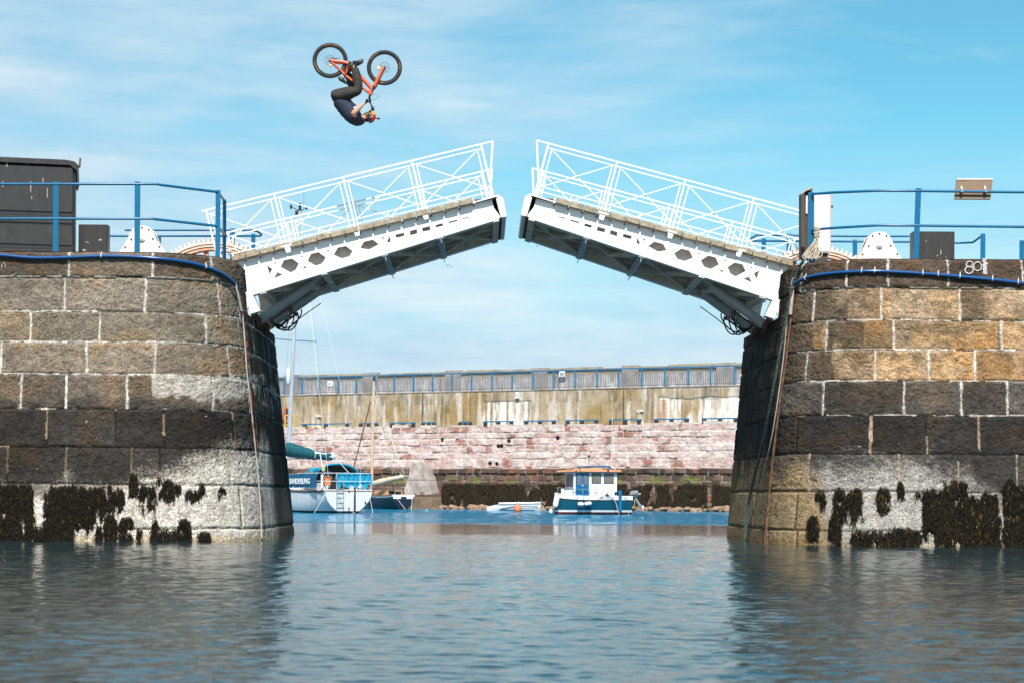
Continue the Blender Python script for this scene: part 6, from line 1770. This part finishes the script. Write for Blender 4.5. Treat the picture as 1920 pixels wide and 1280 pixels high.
def wheel(c, spin, seed):
    w_ = root('wheel', c, '', ''); del w_['label']; del w_['category']
    w_.parent = bike; w_.location = c - ORG[bike.name]; ORG[w_.name] = c
    def ringpts(r, y=0, n=56, a0=0, a1=2 * PI): return [c + Vector((r * math.cos(a0 + (a1 - a0) * k / n), y, r * math.sin(a0 + (a1 - a0) * k / n))) for k in range(n)]
    Ro = .342
    bp(lambda m: m.tube(ringpts(Ro - .033, 0, 72), .033, 12, closed=True), 'tyre', M_tyre, w_, smooth=True)
    def knobs(m):
        n = 84
        for k in range(n):
            a = 2 * PI * k / n; d = Vector((math.cos(a), 0, math.sin(a))); t_ = Vector((-d.z, 0, d.x))
            for y in ((-.018, -.004), (.004, .018)) if k % 2 else ((-.010, .010),):
                p = c + d * (Ro - .004); q = c + d * (Ro + .0045)
                o0, o1 = Vector((0, y[0], 0)), Vector((0, y[1], 0)); h = t_ * .006
                m.hexa([p - h + o0, p + h + o0, p + h + o1, p - h + o1, q - h + o0, q + h + o0, q + h + o1, q - h + o1])
    bp(knobs, 'tread', M_tyre, w_)
    def rimf(m):
        A = [ringpts(r, y) for r, y in ((.262, -.014), (.288, -.014), (.288, .014), (.262, .014))]
        V = [[m._v(p) for p in r] for r in A]
        for i in range(4):
            X, Y_ = V[i], V[(i + 1) % 4]
            for k in range(56): m.face([X[k], X[(k + 1) % 56], Y_[(k + 1) % 56], Y_[k]])
    bp(rimf, 'rim', M_rim, w_)
    def spokes(m):
        for k in range(28):
            a = 2 * PI * (k + spin) / 28; b = a + (.5 if k % 2 else -.5); y = .022 if k % 4 < 2 else -.022
            m.tube([c + Vector((.026 * math.cos(b), y, .026 * math.sin(b))), c + Vector((.264 * math.cos(a), 0, .264 * math.sin(a)))], .0022, 4)
    bp(spokes, 'spokes', M_spoke, w_)
    bp(lambda m: (m.cyl(c + Vector((0, -.045, 0)), c + Vector((0, .045, 0)), .018, 12), m.cyl(c + Vector((0, -.03, 0)), c + Vector((0, -.018, 0)), .03, 12), m.cyl(c + Vector((0, .018, 0)), c + Vector((0, .03, 0)), .03, 12)), 'hub', M_comp, w_)
    def disc(m):
        V = [[m._v(c + Vector((r * math.cos(2 * PI * k / 36), y, r * math.sin(2 * PI * k / 36)))) for k in range(36)] for r, y in ((.088, -.034), (.101, -.034), (.101, -.032), (.088, -.032))]
        for i in range(4):
            for k in range(36): m.face([V[i][k], V[i][(k + 1) % 36], V[(i + 1) % 4][(k + 1) % 36], V[(i + 1) % 4][k]])
        for k in range(5):
            a = 2 * PI * k / 5; m.beam(c + Vector((0, -.033, 0)), c + Vector((.09 * math.cos(a), -.033, .09 * math.sin(a))), .002, .008)
    bp(disc, 'brake_disc', M_spoke, w_)
    def lab(m):
        for a0, a1 in seed: m.tube([c + Vector((.306 * math.cos(a0 + (a1 - a0) * k / 14), -.029, .306 * math.sin(a0 + (a1 - a0) * k / 14))) for k in range(15)], .0065, 5)
    bp(lab, 'tyre_label', M_tan, w_)
    return w_
cR, cF = B(397, 365), B(1083, 455)
wheel(cR, 0, [(R(62), R(112)), (R(183), R(232)), (R(305), R(345))])
wheel(cF, .4, [(R(112), R(150)), (R(-8), R(18)), (R(232), R(268))])
# frame (the bike hangs wheels up; near side faces the camera)
def tubeB(m, pts, r, n=10, dy=0): m.tube([B(x, y, dy) for x, y in pts], [q for q in r] if isinstance(r, (list, tuple)) else r, n)
def frame(m):
    tubeB(m, [(672, 455), (775, 560), (925, 722)], [.038, .040, .036], 12)                 # down tube
    tubeB(m, [(583, 545), (690, 628), (835, 728), (900, 775)], [.027, .025, .026, .030], 10)  # top tube
    tubeB(m, [(583, 545), (630, 480), (655, 430)], [.020, .022, .030], 10)
    tubeB(m, [(935, 705), (900, 800)], .040, 12)                                           # head tube
    m.cyl(B(655, 425, -.045), B(655, 425, .045), .032, 14)
bp(frame, 'frame', M_frame, smooth=True)
def swing(m):
    for s_ in (-1, 1):
        tubeB(m, [(395, 362), (470, 380), (560, 388), (628, 408)], [.018, .026, .032, .034], 8, s_ * .055)
        tubeB(m, [(395, 362), (500, 462), (583, 548)], [.016, .018, .022], 8, s_ * .052)
        tubeB(m, [(622, 430), (600, 530)], .016, 8, s_ * .04)
    m.cyl(B(395, 362, -.06), B(395, 362, .06), .014, 10)
bp(swing, 'rear_triangle', M_frame, smooth=True)
def fork(m):
    for s_ in (-1, 1):
        m.tube([B(1083, 448, s_ * .058), B(1055, 500, s_ * .058), B(985, 640, s_ * .058), B(957, 695, s_ * .056)], [.022, .028, .036, .036], 10)
    m.tube([B(985, 640, -.058), B(978, 632, 0), B(985, 640, .058)], .02, 8)
bp(fork, 'fork_legs', M_frame, smooth=True)
bp(lambda m: (m.beam(B(955, 700, -.08), B(955, 700, .08), .05, .05, up=(0, 0, 1)), [m.tube([B(960, 690, s_ * .056), B(938, 735, s_ * .056)], .018, 8) for s_ in (-1, 1)]), 'fork_crown', M_comp)
bp(lambda m: (m.cyl(B(655, 425, -.08), B(655, 425, -.055), .058, 18), m.beam(B(655, 425, -.085), B(740, 398, -.085), .02, .022), m.beam(B(655, 425, .085), B(575, 452, .085), .02, .022)), 'crankset', M_comp)
bp(lambda m: (m.tube([B(395, 345, -.062), B(520, 372, -.062), B(650, 385, -.062)], .006, 5), m.tube([B(400, 345, -.06), B(470, 345, -.06), B(520, 352, -.06)], .009, 5)), 'chain', M_comp)
bp(lambda m: (m.box(tuple(B(690, 418, -.2)), tuple(B(775, 395, -.10))), m.box(tuple(B(540, 462, .10)), tuple(B(620, 440, .2)))), 'pedals', M_comp)
bp(lambda m: m.box(tuple(B(383, 438, -.05)), tuple(B(428, 418, -.02))), 'rear_caliper', M_brassy, bevel=.004)
bp(lambda m: m.box(tuple(B(993, 487, -.06)), tuple(B(1028, 442, -.03))), 'front_caliper', M_brassy, bevel=.004)
bp(lambda m: tubeB(m, [(590, 550), (572, 592), (560, 612)], .013, 8), 'seat_post', M_comp)
bp(lambda m: (m.tube([B(502, 572), B(530, 596), B(565, 622), B(600, 650), B(632, 664)], [.016, .045, .035, .022, .010], 10)), 'saddle', M_comp, smooth=True)
bp(lambda m: (m.tube([B(560, 520), B(590, 500), B(600, 470)], .04, 8)), 'shock', M_comp)
hbN, hbF = B(872, 918, -.37), B(922, 940, .37); hbC = B(905, 895)
bp(lambda m: (m.tube([hbN, hbN.lerp(hbC, .45), hbC + Vector((0, -.05, .01)), hbC + Vector((0, .05, .01)), hbF.lerp(hbC, .45), hbF], .014, 8), m.tube([B(900, 803), B(893, 830), hbC], [.02, .024, .02], 8)), 'handlebar', M_comp, smooth=True)
bp(lambda m: (m.tube([hbN, hbN.lerp(hbC, .38)], .018, 8), m.tube([hbF, hbF.lerp(hbC, .38)], .018, 8)), 'grips', M_comp)
def lever(m):
    for a, b in ((hbN, -1), (hbF, 1)):
        q = a.lerp(hbC, .5); m.tube([q, q + Vector((.05, b * .03, .0)), q + Vector((.055, b * .16, .02))], .006, 5)
bp(lever, 'brake_levers', M_comp)
def cable(m):
    pts = [(930, 870), (975, 862), (1010, 835), (1028, 818), (1005, 810), (960, 806), (925, 795)]
    m.tube([B(x, y, -.08) for x, y in pts], .0035, 5)
    m.tube([B(x, y, .05) for x, y in [(900, 900), (872, 880), (868, 850), (885, 815)]], .0035, 5)
bp(cable, 'brake_cable', M_comp, smooth=True)
bp(lambda m: [m.beam(B(x, y, -.032), B(x + 14, y + 12, -.0325), .002, .014) for x, y in ((800, 600), (822, 622), (838, 642), (852, 664))], 'frame_lettering', M_comp)

# ---- rider
def skin_mesh(name, nodes, edges, mat, parent, rootn, sub=2):
    names = list(nodes); idx = {n: i for i, n in enumerate(names)}
    me = bpy.data.meshes.new(name); me.from_pydata([tuple(nodes[n][0]) for n in names], [(idx[a], idx[b]) for a, b in edges], [])
    o = bpy.data.objects.new('tmp', me); COL.objects.link(o)
    md = o.modifiers.new('s', 'SKIN'); md.use_smooth_shade = True; md.branch_smoothing = .4
    if not me.skin_vertices: me.skin_vertices.new() if hasattr(me.skin_vertices, 'new') else None
    sv = me.skin_vertices[0].data
    for n, i in idx.items():
        r = nodes[n][1]; sv[i].radius = r if isinstance(r, tuple) else (r, r); sv[i].use_root = (n == rootn)
    ss = o.modifiers.new('ss', 'SUBSURF'); ss.levels = sub; ss.render_levels = sub
    dg = bpy.context.evaluated_depsgraph_get(); dg.update()
    m2 = bpy.data.meshes.new_from_object(o.evaluated_get(dg)); bpy.data.objects.remove(o)
    m2.name = name; m2.materials.clear()
    return link(name, m2, mat, parent, True)
M_skin = pm('skin', (.50, .27, .18), .5, var=.1)
M_trous = pm('dark_brown_trousers', (.032, .026, .022), .85, var=.3, vscale=9, bump=.6, bscale=14)
M_shirt = pm('navy_tshirt', (.012, .020, .048), .8, var=.25, vscale=7, bump=.5, bscale=12)
M_shoe = pm('black_shoe', (.015, .015, .018), .6); M_sole = pm('grey_sole', (.10, .10, .11), .7)
M_glove = pm('black_glove', (.016, .015, .016), .7)
per = root('person', B(640, 900), 'rider in navy t-shirt, dark trousers and yellow-red helmet, upside down on the orange bike', 'person')
nd = {}; ed = []
nd['pelvis'] = (B(492, 850), .105); nd['waist'] = (B(560, 935), .112); nd['chest'] = (B(655, 1035), .14); nd['upper'] = (B(735, 1095), .105)
nd['neck'] = (B(812, 1098), .058); nd['head0'] = (B(850, 1082), .072); nd['head1'] = (B(885, 1072), .092); nd['head2'] = (B(925, 1078), .075)
ed += [('pelvis', 'waist'), ('waist', 'chest'), ('chest', 'upper'), ('upper', 'neck'), ('neck', 'head0'), ('head0', 'head1'), ('head1', 'head2')]
sides = {}
for s_, t in ((-1, 'n'), (1, 'f')):
    ox = 0 if s_ < 0 else -12
    nd['hip' + t] = (B(478 + ox, 812, s_ * .09), .088)
    nd['thigh' + t] = (B(610 + ox, 790, s_ * .12), .085)
    nd['knee' + t] = (B(768 + (0 if s_ < 0 else -60), 768 - (0 if s_ < 0 else 30), s_ * .15), .058)
    nd['calf' + t] = (B(752 if s_ < 0 else 672, 650, s_ * .145), .055)
    nd['ankle' + t] = (B(722 if s_ < 0 else 622, 500 + (0 if s_ < 0 else 30), s_ * .14), .038)
    nd['heel' + t] = (B(700 if s_ < 0 else 600, 450 + (0 if s_ < 0 else 35), s_ * .14), .034)
    nd['toe' + t] = (B(800 if s_ < 0 else 690, 402 + (0 if s_ < 0 else 35), s_ * .15), .028)
    ed += [('pelvis', 'hip' + t), ('hip' + t, 'thigh' + t), ('thigh' + t, 'knee' + t), ('knee' + t, 'calf' + t), ('calf' + t, 'ankle' + t), ('ankle' + t, 'heel' + t), ('heel' + t, 'toe' + t)]
    grip = (hbN if s_ < 0 else hbF) + Vector((0, -s_ * .05, 0))
    nd['shoulder' + t] = (B(742, 1085, s_ * .16), .072)
    nd['elbow' + t] = (B(700 if s_ < 0 else 740, 1085 if s_ < 0 else 1070, s_ * .38), .056)
    nd['forearm' + t] = (nd['elbow' + t][0].lerp(grip, .35), .052)
    nd['wrist' + t] = (grip + (nd['elbow' + t][0] - grip).normalized() * .085, .027)
    nd['palm' + t] = (grip + (nd['elbow' + t][0] - grip).normalized() * .028, .030)
    ed += [('upper', 'shoulder' + t), ('shoulder' + t, 'elbow' + t), ('elbow' + t, 'forearm' + t), ('forearm' + t, 'wrist' + t), ('wrist' + t, 'palm' + t)]
    # five fingers closing round the bar
    ax = Vector((0, 1, 0)); out_ = (grip - nd['elbow' + t][0]); out_.y = 0; out_.normalize(); up_ = ax.cross(out_) * 1
    sides[t] = []
    for k, fl in enumerate((.85, 1.0, .95, .8)):
        o_ = ax * (s_ * (.030 - k * .020))
        p1 = grip + o_ + up_ * .020 + out_ * .004; p2 = grip + o_ + out_ * .030 * fl + up_ * .010; p3 = grip + o_ + out_ * .022 * fl - up_ * .022; p4 = grip + o_ - out_ * .004 - up_ * .026
        ns = []
        for j, (p, r) in enumerate(((p1, .0095), (p2, .009), (p3, .0085), (p4, .007))):
            n = 'f%s%d%d' % (t, k, j); nd[n] = (p, r); ns.append(n)
        ed += [('palm' + t, ns[0])] + list(zip(ns, ns[1:])); sides[t].append(ns)
    q0 = grip + ax * (-s_ * .035) - out_ * .015; q1 = grip + ax * (-s_ * .052) - up_ * .016 + out_ * .006; q2 = grip + ax * (-s_ * .045) - up_ * .024 + out_ * .024
    for j, (p, r) in enumerate(((q0, .011), (q1, .0095), (q2, .008))): nd['t%s%d' % (t, j)] = (p, r)
    ed += [('palm' + t, 't%s0' % t), ('t%s0' % t, 't%s1' % t), ('t%s1' % t, 't%s2' % t)]; sides[t].append(['t%s%d' % (t, j) for j in range(3)])
body = skin_mesh('body', nd, ed, M_skin, per, 'pelvis', 2)
def grow(keys, g): return {k: (nd[k][0], tuple(r + g for r in nd[k][1]) if isinstance(nd[k][1], tuple) else nd[k][1] + g) for k in keys}
# trousers
ks = ['pelvis'] + [a + t for t in 'nf' for a in ('hip', 'thigh', 'knee', 'calf', 'ankle')]
tr = grow(ks, .018); tr['pelvis'] = (nd['pelvis'][0], .158); tr['waistb'] = (nd['pelvis'][0].lerp(nd['waist'][0], .75), .168); tr['pelvis'] = (nd['pelvis'][0], .172)
for t in 'nf': tr['ankle' + t] = (nd['ankle' + t][0], .076); tr['cuff' + t] = (nd['ankle' + t][0].lerp(nd['heel' + t][0], .55), .066); tr['knee' + t] = (nd['knee' + t][0], .106); tr['calf' + t] = (nd['calf' + t][0], .104); tr['thigh' + t] = (nd['thigh' + t][0], .134); tr['hip' + t] = (nd['hip' + t][0], .156)
te = [(a, b) for a, b in ed if a in tr and b in tr] + [('pelvis', 'waistb'), ('anklen', 'cuffn'), ('anklef', 'cufff')]
skin_mesh('trousers', tr, te, M_trous, per, 'pelvis')
# t-shirt with short sleeves
def loft(m, secs, n=18):
    cs = [B(x, y) for x, y, r, l in secs]; rows = []
    for i, (x, y, r, l) in enumerate(secs):
        d = cs[min(i + 1, len(cs) - 1)] - cs[max(i - 1, 0)]; d.y = 0; d.normalize(); u = Vector((-d.z, 0, d.x))
        rows.append([m._v(cs[i] + u * r * math.cos(2 * PI * k / n) * (1 + .03 * math.sin(3 * k + i * 1.7)) + Vector((0, l * math.sin(2 * PI * k / n), 0))) for k in range(n)])
    for A, Bq in zip(rows, rows[1:]):
        for k in range(n): m.face([A[k], A[(k + 1) % n], Bq[(k + 1) % n], Bq[k]])
    m.face(rows[0][::-1]); m.face(rows[-1])
def dens(secs, k=4):
    out_ = []
    for i in range(len(secs) - 1):
        p0, p1, p2, p3 = [np.array(secs[min(max(j, 0), len(secs) - 1)], float) for j in (i - 1, i, i + 1, i + 2)]
        for j in range(k):
            t = j / k; out_.append(tuple(.5 * (2 * p1 + (p2 - p0) * t + (2 * p0 - 5 * p1 + 4 * p2 - p3) * t * t + (3 * p1 - p0 - 3 * p2 + p3) * t ** 3)))
    return out_ + [tuple(secs[-1])]
TS = dens([(508, 862, .128, .160), (528, 888, .148, .168), (580, 938, .168, .175), (640, 1002, .176, .185), (695, 1066, .164, .200), (745, 1110, .130, .195), (788, 1118, .092, .135), (815, 1108, .070, .085), (826, 1104, .064, .072)])
bp(lambda m: loft(m, TS), 't_shirt', M_shirt, per, smooth=True)
for s_, t in ((-1, 'n'), (1, 'f')):
    sh0, el = nd['shoulder' + t][0], nd['elbow' + t][0]
    bp(lambda m: m.tube([sh0.lerp(el, -.30), sh0.lerp(el, -.15), sh0, sh0.lerp(el, .25), sh0.lerp(el, .52), sh0.lerp(el, .53)], [.05, .085, .096, .088, .080, .074], 14), 'sleeve', M_shirt, per, smooth=True)
pp = lambda fn, name, mat, parent=per, **k: bp(fn, name, mat, parent, **k)
for s_, t in ((-1, 'n'), (1, 'f')):
    keys = ['wrist' + t, 'palm' + t] + [n for c_ in sides[t] for n in c_]
    gl = grow(keys, .004); gl['wrist' + t] = (nd['wrist' + t][0], .034); gl['palm' + t] = (nd['palm' + t][0], .038)
    skin_mesh('glove', gl, [(a, b) for a, b in ed if a in gl and b in gl], M_glove, per, 'palm' + t)
    an, he, to = nd['ankle' + t][0], nd['heel' + t][0], nd['toe' + t][0]
    d = (to - he).normalized(); up_ = Vector((-d.z, 0, d.x))
    if up_.z < 0: up_ = -up_
    skin_mesh('shoe', {'a': (an + (he - an) * .05, .052), 'h': (he - d * .02, .046), 'm': (he.lerp(to, .5), .046), 't': (to, .040), 'e': (to + d * .04, .026)}, [('a', 'h'), ('h', 'm'), ('m', 't'), ('t', 'e')], M_shoe, per, 'h')
    hh = he - d * .05 + up_ * .034; tt = to + d * .055 + up_ * .026
    pp(lambda m: m.tube([hh, hh.lerp(tt, .12), hh.lerp(tt, .5), hh.lerp(tt, .85), tt], [.02, .032, .030, .034, .014], 10), 'shoe_sole', M_sole, smooth=True)
# head details; the face looks up towards the handlebar
hd = nd['head1'][0]; crown = (B(965, 1085) - B(850, 1075)).normalized(); face = Vector((-crown.z, 0, crown.x)); face = face if face.z > 0 else -face; lat = Vector((0, 1, 0))
def H(c_, f_, l_): return hd + crown * c_ + face * f_ + lat * l_
def Tl(M3):
    return None
def blob(m, c, r, scl):
    n, k = 14, 10
    rows = []
    for i in range(k + 1):
        a = PI * i / k
        rows.append([m._v(c + crown * (math.cos(a) * r * scl[0]) + face * (math.sin(a) * math.cos(2 * PI * j / n) * r * scl[1]) + lat * (math.sin(a) * math.sin(2 * PI * j / n) * r * scl[2])) for j in range(n)])
    for A, B_ in zip(rows, rows[1:]):
        for j in range(n): m.face([A[j], A[(j + 1) % n], B_[(j + 1) % n], B_[j]])
pp(lambda m: (blob(m, H(-.012, .092, 0), .016, (1.3, 1.2, .8))), 'nose', M_skin, smooth=True)
pp(lambda m: blob(m, H(-.05, .078, 0), .022, (.35, .5, 1)), 'mouth', pm('lips', (.30, .10, .08), .5), smooth=True)
for s_ in (-1, 1):
    pp(lambda m: blob(m, H(.012, .082, s_ * .032), .012, (.7, .6, 1.1)), 'eye', M_comp, smooth=True)
    pp(lambda m: blob(m, H(-.01, -.005, s_ * .095), .026, (1.1, .7, .35)), 'ear', M_skin, smooth=True)
pp(lambda m: blob(m, H(-.035, -.062, 0), .06, (.9, .8, 1.1)), 'hair', pm('dark_hair', (.03, .018, .012), .8), smooth=True)
pp(lambda m: m.tube([H(.02, -.0, -.105), H(-.05, .02, -.095), H(-.092, .045, -.04), H(-.095, .045, .04), H(-.05, .02, .095), H(.02, 0, .105)], .007, 5), 'chin_strap', M_comp)
def shell(m, u0, u1, v0, v1, r=.128, off=0):
    """part of the helmet: u around the crown axis, v from crown to brim"""
    n, k = 14, 9; rows = []
    for i in range(k + 1):
        v = v0 + (v1 - v0) * i / k; row = []
        for j in range(n + 1):
            u = u0 + (u1 - u0) * j / n
            rr_ = (r + off) * (1 + .02 * math.sin(u * 4))
            row.append(m._v(hd + crown * (.018 + math.cos(v) * rr_ * 1.0) + face * (math.sin(v) * math.cos(u) * rr_ * 1.04) + lat * (math.sin(v) * math.sin(u) * rr_ * .92)))
        rows.append(row)
    for A, B_ in zip(rows, rows[1:]):
        for j in range(n): m.face([A[j], A[j + 1], B_[j + 1], B_[j]])
M_hdark = pm('black_helmet_shell', (.018, .016, .02), .3, coat=.5); M_hy = pm('yellow_helmet_paint', (.62, .34, .03), .3, coat=.5); M_hr = pm('red_helmet_paint', (.55, .02, .02), .3, coat=.5)
hel = pp(lambda m: shell(m, 0, 2 * PI, .001, 1.62, .122), 'helmet', M_hdark, smooth=True)
pp(lambda m: shell(m, -1.5, 1.5, .15, 1.35, .1255), 'helmet_front', M_hy, hel, smooth=True)
pp(lambda m: shell(m, -2.45, -1.25, .35, 1.2, .129), 'helmet_side', M_hr, hel, smooth=True)
pp(lambda m: [m.beam(H(.035 + .02 * k, -.045 + .012 * k, -.124), H(.052 + .018 * k, -.02 + .012 * k, -.122), .002, .005) for k in range(3)], 'helmet_marks', M_letter, hel)
pp(lambda m: (m.beam(H(.13, -.02, 0), H(.175, -.025, 0), .02, .016), m.beam(H(.165, -.025, 0), H(.22, -.02, 0), .04, .032)), 'helmet_camera', M_comp, hel, bevel=.003)
# pale print on the chest
def prt(m):
    rnd = random.Random(3)
    for x, y, r in ((712, 980, 13), (722, 968, 9), (740, 968, 9), (745, 985, 14), (728, 992, 10)):
        pts = [(x + r * math.cos(2 * PI * k / 9) * rnd.uniform(.75, 1.1), y + r * math.sin(2 * PI * k / 9) * rnd.uniform(.75, 1.1)) for k in range(9)]
        m.plate(pts, [], lambda u, v: B(u, v, -.158), lambda u, v: B(u, v, -.150))
pp(prt, 'shirt_print', M_letter)
